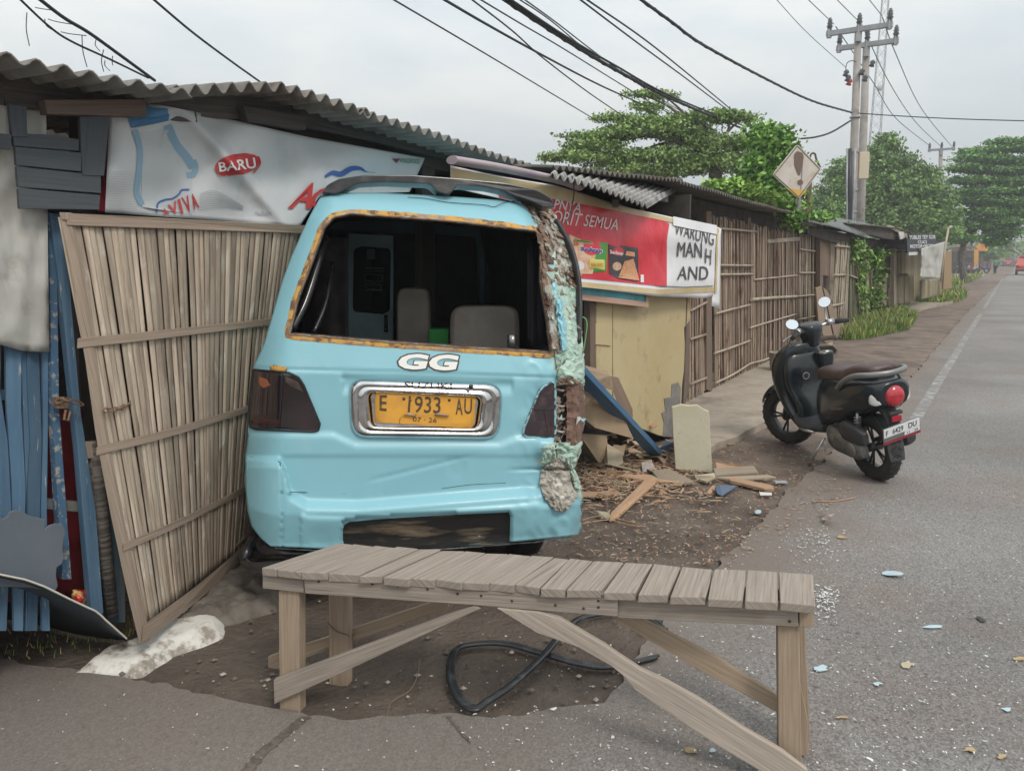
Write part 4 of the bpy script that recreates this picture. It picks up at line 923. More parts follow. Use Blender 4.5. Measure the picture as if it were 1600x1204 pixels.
mb = MB(); mb.prism(on(W0, [(88, 621), (106, 621), (107, 638), (89, 638)], .07), -W0.n*.03); mb.tube([W0(103, 640, .08), W0(100, 655, .08), W0(107, 657, .08), W0(110, 642, .08)], .005, 6); o = mb.build('padlock', m_rc); tag(o, 'rusty padlock block hanging on the blue post', 'padlock')
# ---- mineral water banner
def bd(x, y): return .018*math.sin(x*.035 + y*.03) + .03*math.exp(-((x-385-(y-280)*.9)/14)**2) + .03*nz3(x*.012, y*.02, 2) + .012*nz3(x*.03, y*.012, 7)
WBn = Wall(W0.p + W0.n*.05, W0.a, bd)
m_ban = mat('white_banner_vinyl', (.56, .575, .58), .45, (.47, .50, .52), 1.6, .35, .7, 6, .12, 12, col3=(.40, .40, .39), scale3=3, lo3=.56, hi3=.75)
bn = thing('banner', 'faded white banner printed with a blue bottle hanging under the eave behind the minibus', 'banner', WBn(300, 340))
cloth('sheet', WBn, [(172, 160), (250, 164), (330, 180), (480, 214), (664, 247)], [(164, 332), (300, 342), (468, 354), (500, 306), (640, 300)], 80, 24, m_ban, .002, .05, 1, 0, bn, .001)
mb = MB(); dp_ = lambda pts, mi, nr=10, nc=10, off=.004: decal_poly(mb, pts, WBn, off, mi, nr, nc)
dp_([(212, 164), (262, 166), (264, 190), (205, 200), (200, 185), (206, 172)], 0, 6, 8)
dp_([(204, 188), (265, 178), (263, 190), (206, 200)], 1, 4, 8, .006)
def stroke(pts, w_, mi, off=.005, surf=WBn):
    q = catmull([Vector((*p, 0)) for p in pts], 6); L_ = []; R_ = []
    for i, p in enumerate(q):
        t = (q[min(i+1, len(q)-1)] - q[max(i-1, 0)]).normalized(); n = Vector((t.y, -t.x, 0)); ww = (w_(i/(len(q)-1)) if callable(w_) else w_)/2
        L_.append(surf(*(p+n*ww).xy, off)); R_.append(surf(*(p-n*ww).xy, off))
    mb.grid([L_, R_], mi)
stroke([(211, 203), (219, 235), (217, 270), (214, 300), (222, 320)], 9, 2); stroke([(262, 196), (275, 225), (292, 246), (302, 262)], 13, 2); stroke([(302, 250), (306, 262), (302, 272), (292, 274)], 9, 2); stroke([(262, 200), (250, 230)], 6, 4)
dp_([(219, 205), (258, 196), (300, 262), (300, 335), (222, 325), (221, 260)], 4, 12, 8, .003)
stroke([(245, 332), (247, 318), (258, 312), (270, 310), (280, 303), (284, 297), (296, 296)], 2.6, 3, .007)
stroke([(508, 276), (520, 270), (533, 272), (548, 264), (562, 263), (572, 268), (586, 270)], lambda t: 8*math.sin(math.pi*min(1, t+.12))+.5, 3, .006)
for q, s in (([(251, 331), (262, 321), (265, 334), (256, 338)], 'A'), ([(262, 321), (275, 313), (280, 333), (268, 335)], 'V'), ([(277, 312), (281, 310), (287, 333), (283, 334)], 'I'), ([(283, 309), (294, 305), (302, 330), (291, 332)], 'V'), ([(297, 304), (304, 301), (312, 324), (303, 328)], 'A')):
    decal_text(mb, s, q, WBn, .008, .02, 5)
decal_text(mb, 'A', [(478, 285), (499, 286), (486, 326), (449, 326)], WBn, .008, .03, 5); decal_text(mb, 'Q', [(492, 296), (528, 290), (516, 332), (477, 330)], WBn, .008, .03, 5)
ell = lambda cx, cy, rx, ry, n=28, rot=0: [(cx + rx*math.cos(t)*math.cos(rot) - ry*math.sin(t)*math.sin(rot), cy + rx*math.cos(t)*math.sin(rot) + ry*math.sin(t)*math.cos(rot)) for t in [2*math.pi*i/n for i in range(n)]]
dp_(ell(371, 257, 36, 17, rot=-.18), 5, 14, 14, .006); dp_(ell(372, 256, 32, 13.5, rot=-.18), 6, 14, 14, .008)
decal_text(mb, 'BARU', [(341, 254), (398, 246), (401, 263), (343, 269)], WBn, .011, .02, 7)
stroke([(336, 262), (343, 272), (352, 275)], 2, 5, .009); stroke([(404, 244), (407, 256), (396, 271)], 2, 5, .009)
for k in range(9): stroke([(312, 303 + k*3.2), (330, 298 + k*3.4), (350, 304 + k*2.6), (380, 322 + k*.6)], .7, 8, .006)
for k in range(16): stroke([(168, 268 + k*3.8), (215, 270 + k*3.8)], .5, 8, .005)
decal_poly(mb, [(613, 248), (625, 248), (620, 255)], WBn, .007, 9, 4, 4); decal_text(mb, 'WINGSFOOD', [(624, 247), (657, 249), (656, 256), (624, 254)], WBn, .007, .01, 10)
for k in range(8): stroke([(398+k*3, 336), (401+k*3, 330 + (k % 3)*2), (404+k*3, 337)], .7, 8, .006)
pc = lambda n, c: mat(n, c, .5)
mb.build('printed_artwork', [pc('print_blue', (.07, .23, .42)), pc('print_dark_blue', (.045, .16, .33)), pc('print_pale_blue', (.22, .36, .47)), pc('print_royal', (.03, .10, .32)), pc('print_grey', (.47, .50, .515)), pc('print_red', (.48, .045, .045)), pc('print_deep_red', (.40, .03, .035)),
    pc('print_white', (.68, .68, .67)), pc('print_line_grey', (.33, .34, .35)), pc('print_maroon', (.22, .02, .06)), pc('print_green', (.03, .22, .10))], bn, fix=False)
# ================================================================ second stall, red banner, bamboo fence
W1 = Wall(G(1050, 682), R(32)); W1b = W1.shift(-.02)
fp, fq = G(1112, 608, .05), G(1205, 560, .05); WN = Wall(fp, math.atan2((fq-fp).x, (fq-fp).y))
far_ = G(1380, 482, .05); WR_ = Wall(fq, math.atan2((far_-fq).x, (far_-fq).y))
far2 = G(1475, 458, .05); WQ = Wall(far_, math.atan2((far2-far_).x, (far2-far_).y))
stall2 = thing('food_stall', 'yellow fronted snack stall with a pale corrugated awning and torn side boards', 'stall', W1.p)
m_yel = mat('yellow_painted_plywood', (.46, .36, .185), .7, (.53, .44, .26), 1.6, .35, .65, 7, .12, 12, col3=(.34, .23, .12), scale3=3.2, lo3=.56, hi3=.7)
m_brn = wood('red_brown_post', (.14, .095, .07), (.21, .15, .11), .15)
plk('counter_board', W1, [(958, 440), (1080, 440), (1078, 500), (1069, 512), (1071, 560), (1066, 600), (1064, 640), (1052, 684), (1030, 680), (958, 652)], .02, m_yel, stall2)
plk('side_board', W1, [(932, 440), (956.5, 440), (956.5, 655), (932, 650)], .02, m_yel, stall2)
plk('side_board', W1, [(931, 505), (955, 507), (955, 540), (931, 538)], .005, m_yel, stall2, .012)
plk('post', W1, [(922, 430), (931, 430), (931, 645), (923, 645)], .05, m_brn, stall2, .01)
plk('post', W1, [(1068, 500), (1078, 500), (1076, 612), (1068, 640)], .05, m_brn, stall2, -.01)
plk('bare_patch', W1, [(1050, 600), (1060, 597), (1064, 606), (1063, 640), (1053, 683), (1036, 682), (1038, 660), (1034, 645), (1040, 640), (1038, 622), (1049, 620)], .006, mat('grey_backing', (.17, .16, .15), .85, (.24, .22, .2), 9), stall2, .006)
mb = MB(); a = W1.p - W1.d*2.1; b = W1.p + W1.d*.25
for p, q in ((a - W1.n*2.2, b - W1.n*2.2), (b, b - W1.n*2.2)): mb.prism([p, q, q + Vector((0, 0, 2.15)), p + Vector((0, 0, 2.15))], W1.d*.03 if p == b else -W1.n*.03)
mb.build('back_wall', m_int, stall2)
WA = W1.shift(.35)
f_ = [WA(x, y) for x, y in [(860, 274), (940, 296), (1012, 322)]]; k_ = [WA(x, y, -.9) for x, y in [(868, 264), (960, 277), (1062, 293)]]
corr('awning_sheet', f_, k_, m_zinc2, stall2, .083, .017, 4)
mb = MB(); mb.bar(WA(850, 276, -.5), WA(1040, 312, -.5), .05, .05); mb.bar(WA(962, 318, -.1), WA(962, 300, -.9), .04, .05); mb.build('awning_beam', m_dw, stall2)
for x in (966, 1000): plk('post', W1, [(x, 290), (x+6, 290), (x+6, 440), (x, 440)], .05, m_dw, stall2, -.05)
# long dark roof behind
roof2 = thing('long_shed', 'long dark bamboo walled shed with a rusty roof running along the road behind the scooter', 'shed', WN.p)
WNe = WN.shift(.3)
m_dr = mat('dark_roof_sheet', (.075, .07, .062), .9, (.13, .12, .10), 3, .4, .65, 8, .3, 20, col3=(.10, .055, .04), scale3=2)
r1 = [WNe(x, y) for x, y in [(862, 262), (960, 272), (1060, 282), (1068, 283), (1150, 306), (1230, 328), (1292, 345)]]
corr('roof_sheet', r1[:4], [p - WN.n*3.2 + Vector((0, 0, .25)) for p in r1[:4]], m_dr, roof2, .09, .015)
r1b = [WNe(x, y) for x, y in [(1060, 284), (1150, 309), (1230, 331), (1292, 347)]]
corr('roof_sheet', r1b, [p - WN.n*3.2 + Vector((0, 0, .3)) for p in r1b], m_dr, roof2, .09, .017, seed=4)
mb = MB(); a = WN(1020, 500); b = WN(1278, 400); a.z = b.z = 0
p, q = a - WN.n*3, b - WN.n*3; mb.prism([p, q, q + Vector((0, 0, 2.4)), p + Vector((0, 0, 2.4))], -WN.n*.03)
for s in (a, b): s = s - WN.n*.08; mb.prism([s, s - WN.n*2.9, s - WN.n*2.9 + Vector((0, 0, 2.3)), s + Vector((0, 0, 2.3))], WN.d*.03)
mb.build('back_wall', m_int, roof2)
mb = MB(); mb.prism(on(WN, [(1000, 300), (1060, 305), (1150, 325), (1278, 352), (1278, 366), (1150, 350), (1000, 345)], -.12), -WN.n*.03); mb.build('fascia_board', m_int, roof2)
m_cane = mat('weathered_cane', (.36, .285, .22), .75, (.23, .165, .125), 1, .4, .65, 5, .3, None, coord='UV', stretch=(3, 20, 1), island=.42, col3=(.13, .06, .045), scale3=2.4, lo3=.54, hi3=.68)
m_cane2 = mat('pale_cane', (.42, .355, .28), .75, (.30, .24, .18), 1, .4, .65, 5, .3, None, coord='UV', stretch=(3, 20, 1), island=.35, col3=(.20, .15, .11), scale3=3)
def bamboo(name, W, x0, x1, top, bot, step, r, m, parent, lean=0, jit=1.0, off=0, two=True):
    mb = MB(); x = x0
    while x < x1:
        yt, yb = ipol(top, x), ipol(bot, x); a = W(x, yt + random.uniform(-4, 4)*jit, off); b = W(x + lean + random.uniform(-2, 2)*jit, yb + random.uniform(-3, 1)*jit, off)
        a += W.n*random.uniform(-.015, .015); m1 = a.lerp(b, .5) + W.d*random.uniform(-.02, .02)*jit
        mb.tube([a, a.lerp(m1, .5) + W.d*random.uniform(-.006, .006), m1, b], [r*random.uniform(.6, .95)]*4, 5)
        x += step*.62*random.uniform(.6, 1.35)
    return mb.build(name, m, parent, fix=False)
def rails(W, lst, r, m, parent, off=.03, name='rail'):
    for pl_ in lst:
        mb = MB(); mb.tube(catmull([W(x, y, off) for x, y in pl_], 4), r, 7); mb.build(name, m, parent, fix=False)
bamboo('bamboo_infill', WN, 1076, 1104, [(1076, 440), (1104, 440)], [(1076, 625), (1104, 612)], 3.6, .014, m_cane, roof2)
rails(WN, [[(1078, 486), (1104, 472)], [(1078, 530), (1104, 522)], [(1078, 600), (1104, 590)]], .014, m_cane, roof2)
bamboo('bamboo_infill', WN, 1000, 1076, [(1000, 330), (1076, 338)], [(1000, 440), (1076, 470)], 5, .014, m_cane, roof2, off=-.05)
plk('post', WN, [(1104, 330), (1112, 330), (1113, 612), (1104, 608)], .05, m_brn, roof2, .03)
plk('post', WN, [(1169, 340), (1173, 340), (1172, 584), (1168, 584)], .04, m_brn, roof2, .01)
bamboo('bamboo_infill', WN, 1116, 1172, [(1116, 337), (1172, 350)], [(1116, 606), (1172, 582)], 3.3, .0135, m_cane, roof2)
bamboo('bamboo_infill', WN, 1172, 1250, [(1172, 352), (1250, 368)], [(1172, 584), (1250, 556)], 3.0, .0135, m_cane, roof2, off=.015)
bamboo('bamboo_infill', WN, 1248, 1279, [(1248, 366), (1279, 370)], [(1248, 560), (1279, 530)], 2.8, .0135, m_cane2, roof2)
bamboo('bamboo_infill', WN, 1116, 1250, [(1116, 340), (1250, 368)], [(1116, 604), (1250, 558)], 4.2, .016, m_cane, roof2, off=-.03)
rails(WN, [[(1116, 356), (1140, 358), (1182, 362)], [(1116, 414), (1178, 415)], [(1116, 429), (1178, 428)], [(1118, 490), (1140, 484), (1172, 476)], [(1116, 552), (1145, 542), (1172, 532)], [(1118, 598), (1145, 585), (1172, 568)],
           [(1172, 512), (1205, 502), (1246, 490)], [(1172, 568), (1200, 560), (1230, 543)], [(1178, 437), (1246, 430)], [(1248, 389), (1277, 393)], [(1248, 426), (1277, 426)], [(1246, 463), (1277, 460)], [(1245, 500), (1277, 493)]], .014, m_cane2, roof2, .035)
rails(WN, [[(1174, 468), (1210, 465), (1246, 463)]], .024, m_cane2, roof2, .04)
plk('batten', WN, [(1200, 374), (1250, 370), (1250, 376), (1200, 380)], .02, m_cane2, roof2, .04)
# ---- the red snack banner
def bd2(x, y): return .03*nz3(x*.012, y*.02, 12) + .012*math.sin(x*.06 + y*.02) + .008*nz3(x*.05, y*.03, 3)
WC = Wall(W1.p + W1.n*.12, W1.a, bd2)
m_bw_ = mat('white_vinyl_banner', (.72, .72, .74), .45, (.76, .76, .77), 2, bump=.25, bscale=7, bdist=.02)
m_tan = mat('tan_banner_band', (.55, .42, .22), .45, (.62, .52, .33), 4, .4, .7, 6, .25, 10)
m_red = mat('red_banner_print', (.60, .012, .03), .38, (.62, .03, .05), 2.2, .4, .7, 4, .35, 9, bdist=.02)
b2 = thing('banner', 'red and white snack banner with black lettering hanging on the yellow stall', 'banner', WC(1000, 470))
def vband(mb, x0, x1, topf, botf, mi, n=90, m=22, off=.0, surf=WC):
    mb.grid([[surf(x0+(x1-x0)*i/n, ipol(topf, x0+(x1-x0)*i/n)*(1-j/m) + ipol(botf, x0+(x1-x0)*i/n)*j/m, off) for i in range(n+1)] for j in range(m+1)], mi)
mb = MB(); vband(mb, 704, 1124, [(700, 258), (780, 275), (870, 290), (985, 325), (1126, 356)], [(700, 292), (862, 328), (868, 440), (900, 447), (1030, 463), (1100, 466), (1124, 460)], 0, 140)
mb.build('sheet', m_bw_, b2, fix=False, solid=.0015)
mb = MB(); DC = lambda pts, mi, nr=8, nc=40, off=.005: decal_poly(mb, pts, WC, off, mi, nr, nc)
def band(top, bot, mi, n=60, m=6, off=.005, surf=WC):
    mb.grid([[surf(*(lambda a, b: (a[0]+(b[0]-a[0])*j/m, a[1]+(b[1]-a[1])*j/m))(resamp_px(top, i/n), resamp_px(bot, i/n)), off) for i in range(n+1)] for j in range(m+1)], mi)
vband(mb, 780, 1042, [(780, 295), (905, 318), (1045, 345)], [(780, 309), (862, 327), (868, 428), (905, 434), (1042, 448)], 0, 90, 22, .005)
band([(1040, 345), (1046, 350)], [(1026, 447), (1031, 447)], 0, 4, 10, .006)
band([(704, 262), (780, 277), (870, 292), (985, 326), (1124, 357)], [(704, 280), (780, 296), (905, 317), (985, 334), (1124, 363)], 1, 60, 4, .008)
band([(870, 432), (905, 440), (1031, 452), (1118, 448)], [(870, 440), (905, 448), (1031, 460), (1118, 456)], 1, 50, 3, .006)
band([(1031, 446), (1070, 448), (1114, 446)], [(1031, 447.4), (1070, 449.4), (1114, 447.4)], 2, 20, 1, .008)
band([(1120, 357), (1123, 357)], [(1117, 458), (1120, 458)], 1, 2, 10, .009)
def T(s, q, mi=3, bo=.012, off=.009): decal_text(mb, s, q, WC, off, bo, mi)
T('SI', [(820, 305), (836, 308), (834, 319), (818, 316)]); T('APNYA', [(856, 309), (911, 318), (907, 333), (852, 324)]); T('ORIT', [(866, 328), (911, 334), (905, 354), (862, 348)], 3, .0); T('SEMUA', [(916, 335), (969, 343), (965, 360), (911, 353)], 3, .0)
# lettering, cropped by a fold across the first line
T('WARUNG', [(1056, 346), (1117, 363), (1115, 384), (1054, 366)], 4, .0); T('MAN', [(1060, 378), (1097, 379), (1097, 403), (1058, 401)], 4, .0); T('H', [(1103, 388), (1112, 390), (1111, 414), (1102, 411)], 4, .0); T('AND', [(1061, 416), (1107, 416), (1107, 437), (1058, 437)], 4, .0)
band([(1052, 338), (1120, 352)], [(1052, 352), (1120, 366)], 5, 20, 2, .011)
# snack packets
DC([(889, 366), (908, 372), (909, 431), (892, 428)], 6, 8, 6, .007); DC([(897, 374), (950, 376), (947, 428), (902, 430), (898, 400)], 7, 10, 10, .008); DC([(896, 376), (934, 378), (930, 402), (926, 428), (900, 428)], 6, 10, 6, .009)
DC([(921, 403), (945, 406), (945, 422), (921, 420)], 8, 6, 6, .011); T('RASA SOTO', [(924, 411), (942, 412), (942, 417), (924, 416)], 9, .0, .013)
DC(ell(925, 387, 14, 12), 0, 10, 8, .010); T('Sedaap', [(907, 384), (942, 387), (942, 398), (907, 394)], 3, .05, .011); T('Sedaap', [(908, 385), (941, 388), (941, 397), (908, 393)], 10, .02, .014)
DC([(951, 381), (997, 387), (998, 440), (952, 432)], 11, 10, 10, .008); DC(ell(966, 393, 9, 7), 0, 8, 6, .010); T('Sedaap', [(953, 390), (974, 393), (974, 400), (953, 398)], 3, .03, .012)
DC([(979, 392), (992, 394), (992, 401), (977, 400)], 12, 4, 4, .010); DC([(977, 405), (990, 404), (999, 438), (966, 434)], 12, 8, 8, .010); DC(ell(964, 416, 7, 7), 6, 8, 6, .010); T('20', [(896, 376), (904, 377), (904, 384), (896, 383)], 9, .02, .013)
DC([(1001, 429), (1006, 429), (1006, 441), (1001, 441)], 3, 3, 3, .010); DC(ell(906, 415, 7, 8), 3, 6, 6, .011)
mb.build('printed_artwork', [m_red, m_tan, mat('print_dark_grey', (.10, .10, .10), .5), mat('print_white2', (.72, .70, .70), .45), mat('print_navy_black', (.05, .05, .065), .5), m_bw_, mat('print_peach', (.62, .32, .19), .5, (.68, .50, .36), 30), mat('print_leaf_green', (.06, .30, .05), .5), mat('print_yellow', (.68, .58, .15), .5), mat('print_orange_red', (.50, .09, .03), .5),
    mat('print_indigo', (.05, .05, .30), .5), mat('print_charcoal', (.035, .035, .045), .4), mat('print_noodle_orange', (.60, .22, .10), .5, (.66, .40, .22), 60)], b2, fix=False)
cloth('end_flap', WC, [(1118, 356), (1127, 357)], [(1112, 478), (1124, 482)], 4, 12, m_bw_, .012, .1, 3, .0, b2)
mb = MB(); mb.tube(catmull([WC(x, y, .05) for x, y in [(706, 250), (780, 262), (870, 281), (905, 293)]], 6), .034, 10, sq=.6); mb.build('rolled_hem', mat('lilac_grey_vinyl', (.27, .21, .25), .5, (.36, .29, .31), 3), b2, fix=False)
mb = MB(); mb.tube(catmull([WC(x, y, .1) for x, y in [(894, 275), (897, 300), (892, 330), (888, 342), (878, 352)]], 6), .004, 5); mb.build('tie_string', m_dw, b2, fix=False)
# teal board below banner
tb = thing('teal_board', 'teal board in a pinkish wooden frame hanging under the red banner', 'board', W1(960, 470))
W2 = W1.shift(.08)
plk('board', W2, [(850, 425), (1010, 452), (1011, 474), (850, 455)], .02, mat('teal_paint', (.02, .24, .30), .4, (.05, .33, .38), 8), tb); plk('frame', W2, [(850, 452), (1012, 472), (1012, 480), (850, 462)], .03, wood('pink_frame', (.46, .27, .20), (.52, .36, .28), .1), tb, .01)
plk('frame', W2, [(1010, 450), (1014, 450), (1014, 480), (1010, 480)], .03, wood('pink_frame', (.46, .27, .20), (.52, .36, .28), .1), tb, .011)
# cream slab standing in the debris
p0, p1 = G(1056, 736), G(1112, 738); n_ = Vector((0, 1, 0)); WS = Wall(p0, math.atan2((p1-p0).x, (p1-p0).y))
o = plank('cream_board', WS, [(1050, 636), (1064, 632), (1078, 634), (1090, 633), (1100, 640), (1108, 643), (1113, 738), (1085, 737), (1056, 735), (1052, 680)], .045, mat('cream_board', (.52, .48, .35), .8, (.58, .55, .44), 3, .4, .7, 8, .3, 20, col3=(.40, .34, .22), scale3=7, lo3=.58, hi3=.7), None)
tag(o, 'upright cream board with a chipped top edge standing in the splintered wood', 'board')
# ---- debris boards: pixel corners with heights
def gb(name, pts, th, m, label, cat, grp=None, bevel=.001):
    mb = MB(); w_ = [G(x, y, z) for x, y, z in pts]; mb.prism(w_, (0, 0, -th)); o = mb.build(name, m, bevel=bevel); return tag(o, label, cat, grp)
m_bluep = mat('blue_timber_paint', (.03, .095, .19), .55, (.05, .14, .25), 1, .4, .6, 5, .3, None, coord='UV', stretch=(2, 25, 1), col3=(.16, .12, .10), scale3=14, lo3=.6, hi3=.66)
a, b = AY(903, 578, 4.75), G(1029, 712, .03); mb = MB(); mb.bar(a, b, .09, .05, (0, .4, 1)); o = mb.build('blue_timber', m_bluep, bevel=.003); tag(o, 'long blue painted timber leaning down beside the torn corner of the minibus', 'timber')
m_card = mat('brown_cardboard', (.35, .26, .17), .85, (.42, .32, .22), 4, .4, .7, 6, .1, 30, col3=(.26, .18, .11), scale3=6); m_splint = wood('fresh_splintered_wood', (.38, .22, .13), (.46, .31, .20), .2); m_ply = mat('pale_ply', (.44, .38, .28), .85, (.36, .29, .2), 5, bump=.2)
mb = MB(); mb.prism([AY(910, 575, 5.0), AY(955, 587, 5.1), AY(960, 610, 5.15), AY(912, 598, 5.0)], (0, .2, 0)); o = mb.build('carton', m_card); tag(o, 'opened tan carton wedged behind the blue timber', 'carton')
mb = MB(); mb.prism([AY(950, 588, 5.3), AY(962, 590, 5.4), AY(985, 640, 5.5), AY(985, 655, 5.5), AY(968, 640, 5.4)], (.02, .02, 0)); o = mb.build('carton_flap', mat('brown_shaded_card', (.20, .14, .10), .85)); tag(o, 'dark brown carton flap in front of the yellow counter board', 'carton flap')
mb = MB(); mb.prism([AY(908, 605, 5.1), AY(940, 628, 5.2), AY(978, 660, 5.35), AY(990, 685, 5.4), AY(930, 668, 5.2), AY(908, 650, 5.15)], (.0, .02, .0)); o = mb.build('plywood_piece', m_card); tag(o, 'tan plywood piece lying under the blue timber', 'plywood')
gb('plywood_sheet', [(905, 676, .30), (948, 680, .22), (950, 700, .12), (938, 724, .02), (905, 706, .06)], .012, m_card, 'curved brown plywood sheet against the right corner of the minibus', 'plywood')
gb('plywood_sheet', [(948, 692, .16), (972, 706, .10), (974, 722, .03), (950, 736, .0), (942, 722, .02)], .01, m_ply, 'small pale plywood sheet lying right of the curved brown one', 'plywood')
gb('splintered_plank', [(1015, 742, .05), (1027, 748, .05), (1024, 752, .05), (965, 806, .02), (953, 811, .02), (955, 800, .02)], .02, m_splint, 'orange brown splintered plank lying diagonally towards the bench', 'plank')
gb('splintered_plank', [(905, 768, .03), (965, 767, .02), (972, 771, .02), (930, 774, .02), (905, 774, .03)], .012, m_splint, 'narrow splintered plank just right of the bumper corner', 'plank')
gb('splintered_plank', [(962, 742, .03), (1010, 740, .03), (1062, 750, .03), (1060, 753, .03), (1010, 750, .03)], .012, m_splint, 'thin splintered plank pointing at the cream board', 'plank')
gb('broken_board', [(1018, 735, .06), (1045, 731, .08), (1062, 740, .05), (1085, 752, .02), (1060, 756, .02), (1030, 748, .03)], .015, wood('grey_broken', (.25, .20, .15), (.33, .27, .2), .2), 'grey broken board at the foot of the cream board', 'board')
gb('broken_board', [(1086, 742, .05), (1116, 738, .05), (1118, 744, .04), (1104, 752, .02), (1092, 748, .02)], .015, m_ply, 'small pale broken board in front of the cream board', 'board')
gb('broken_board', [(1115, 731, .07), (1178, 727, .07), (1185, 738, .03), (1118, 742, .03)], .02, wood('grey_broken', (.25, .20, .15), (.33, .27, .2), .2), 'wide weathered board lying right of the cream board', 'board')
gb('broken_board', [(1118, 721, .09), (1165, 728, .07), (1175, 729, .06), (1120, 731, .05)], .012, m_splint, 'dark board stacked on the wide weathered board', 'board')
gb('splintered_plank', [(1140, 744, .03), (1205, 757, .02), (1210, 764, .02), (1195, 763, .02), (1140, 750, .02)], .02, m_splint, 'brown splintered plank reaching towards the scooter stand', 'plank')
gb('splintered_plank', [(1118, 745, .03), (1200, 741, .03), (1213, 745, .02), (1150, 749, .02)], .012, wood('grey_broken', (.25, .20, .15), (.33, .27, .2), .2), 'long flat lath above the brown plank near the scooter', 'plank')
gb('blue_chip', [(1117, 760, .02), (1125, 757, .03), (1152, 758, .02), (1128, 774, .01), (1121, 771, .01)], .01, mat('slate_blue_chip', (.09, .13, .20), .5), 'slate blue painted board chip lying on the dirt', 'board chip')
gb('wood_chip', [(1103, 770, .02), (1113, 758, .03), (1118, 758, .03), (1110, 772, .01)], .01, m_splint, 'orange wood chip touching the slate blue chip', 'wood chip')
gb('paper_scrap', [(1208, 750, .012), (1228, 750, .012), (1231, 754, .008), (1214, 754, .008)], .003, mat('grey_scrap', (.32, .34, .37), .7), 'pale grey scrap on the dirt near the scooter stand', 'scrap')
gb('paper_scrap', [(1186, 768, .012), (1206, 769, .012), (1206, 773, .008), (1188, 773, .008)], .003, mat('white_scrap', (.62, .60, .58), .7), 'white paper scrap in front of the brown splintered plank', 'scrap')
gb('pointed_shard', [(932, 797, .03), (950, 800, .03), (958, 808, .02), (948, 810, .01), (936, 805, .01)], .01, m_ply, 'pale pointed shard at the end of the diagonal plank', 'shard')
gb('blue_board', [(1030, 700, .10), (1041, 688, .16), (1054, 690, .16), (1053, 706, .06)], .012, mat('slate_blue_chip', (.09, .13, .20), .5), 'slate blue board piece behind the cream board', 'board')
gb('white_cup_shell', [(1002, 722, .06), (1018, 718, .06), (1022, 728, .04), (1018, 738, .03), (1004, 736, .03)], .03, m_whit, 'broken white plastic cup in the splintered wood', 'cup')
mb = MB(); rows = [[AY(912 + i*7, 645 + j*8 + (i % 2)*2 + i*1.2, 5.35 + .05*nz3(i, j)) for i in range(5)] for j in range(4)]; mb.grid(rows); o = mb.build('crushed_tin', mat('crushed_dark_tin', (.07, .07, .065), .35, (.16, .15, .13), 20, metal=.5), fix=False, solid=.01); tag(o, 'crushed dark tin sheet under the blue timber', 'tin sheet')
mb = MB(); mb.tube([AY(905, 668, 5.4), AY(950, 672, 5.45)], .04, 8); o = mb.build('dark_pipe', mat('dark_teal_pipe', (.01, .03, .045), .3)); tag(o, 'dark teal pipe end lying under the crushed tin sheet', 'pipe')
mb = MB(); mb.lathe([(0, -.05), (.035, -.045), (.05, 0), (.035, .04), (0, .045)], AY(936, 634, 5.5), (1, .2, .5), 12); o = mb.build('plastic_pouch', m_whit, fix=False); tag(o, 'crumpled white plastic pouch beside the blue timber', 'pouch')
mb = MB(); mb.tube(catmull([AY(x, y, 5.0) for x, y in [(903, 495), (914, 497), (917, 510), (912, 545), (908, 560)]], 6), .004, 6); o = mb.build('green_hook', mat('green_wire_plastic', (.22, .5, .2), .4), fix=False); tag(o, 'thin green plastic hook sticking out behind the minibus corner', 'hook')
# splinters, chips and glass too many to count
def scatter(name, spec, mats, label, cat, n, seed):
    rnd = random.Random(seed); mb = MB()
    for _ in range(n):
        x, y, s, el, mi = spec(rnd); z = .012 + rnd.random()*.012; p = G(x, y, z); a = rnd.random()*6.28; d = Vector((math.cos(a), math.sin(a), rnd.uniform(-.15, .15)))*s*el; q = Vector((-math.sin(a), math.cos(a), rnd.uniform(-.3, .3)))*s
        mb.add([p-d-q*rnd.random(), p+d-q*rnd.random(), p+d*rnd.random()+q, p-d*rnd.random()+q*.7], [(0, 1, 2, 3)], mi)
    o = mb.build(name, mats, fix=False, solid=.0015); tag(o, label, cat, kind='stuff')
def sp1(r):
    while True:
        x = r.gauss(985, 65); y = r.gauss(735, 26)
        if 895 < x < 1230 and 690 < y < 800: return x, y, r.uniform(.003, .011), r.uniform(1, 8), r.choice([0, 0, 1, 2, 3])
scatter('wood_splinters', sp1, [m_splint, m_card, mat('red_brown_chip', (.20, .09, .055), .9), m_ply], 'litter of wood splinters and bark around the fallen boards', 'splinters', 1900, 3)
def sp1b(r):
    while True:
        x = r.uniform(895, 1330); y = r.uniform(690, 880)
        if r.random() < .9 and (x-895)/435 + (y-690)/260 < 1.3: return x, y, r.uniform(.002, .006), r.uniform(1, 5), r.choice([0, 1, 2, 3])
scatter('bark_crumbs', sp1b, [m_splint, m_card, mat('red_brown_chip', (.20, .09, .055), .9), m_ply], 'bark crumbs scattered over the dirt beside the scooter', 'bark crumbs', 1500, 4)
m_glass = mat('white_glass_crumb', (.72, .73, .72), .25, spec=.8)
def sp2(r):
    if r.random() < .93:
        x = r.uniform(720, 1640); y = 760 + 480*r.random()**.9
    else: x = r.uniform(0, 760); y = r.uniform(1060, 1230)
    if y < 1100 and x < 1000 and r.random() < .6: x = r.uniform(1050, 1620)
    return x, y, r.choice([.001, .0015, .002, .0025, .0035])*(1 if r.random() < .93 else 1.8), r.uniform(.7, 2.2), r.choice([0, 0, 0, 1])
scatter('glass_crumbs', sp2, [m_glass, mat('grey_glass_crumb', (.5, .5, .47), .3)], 'white crumbs of shattered glass strewn across the asphalt', 'glass crumbs', 1350, 5)
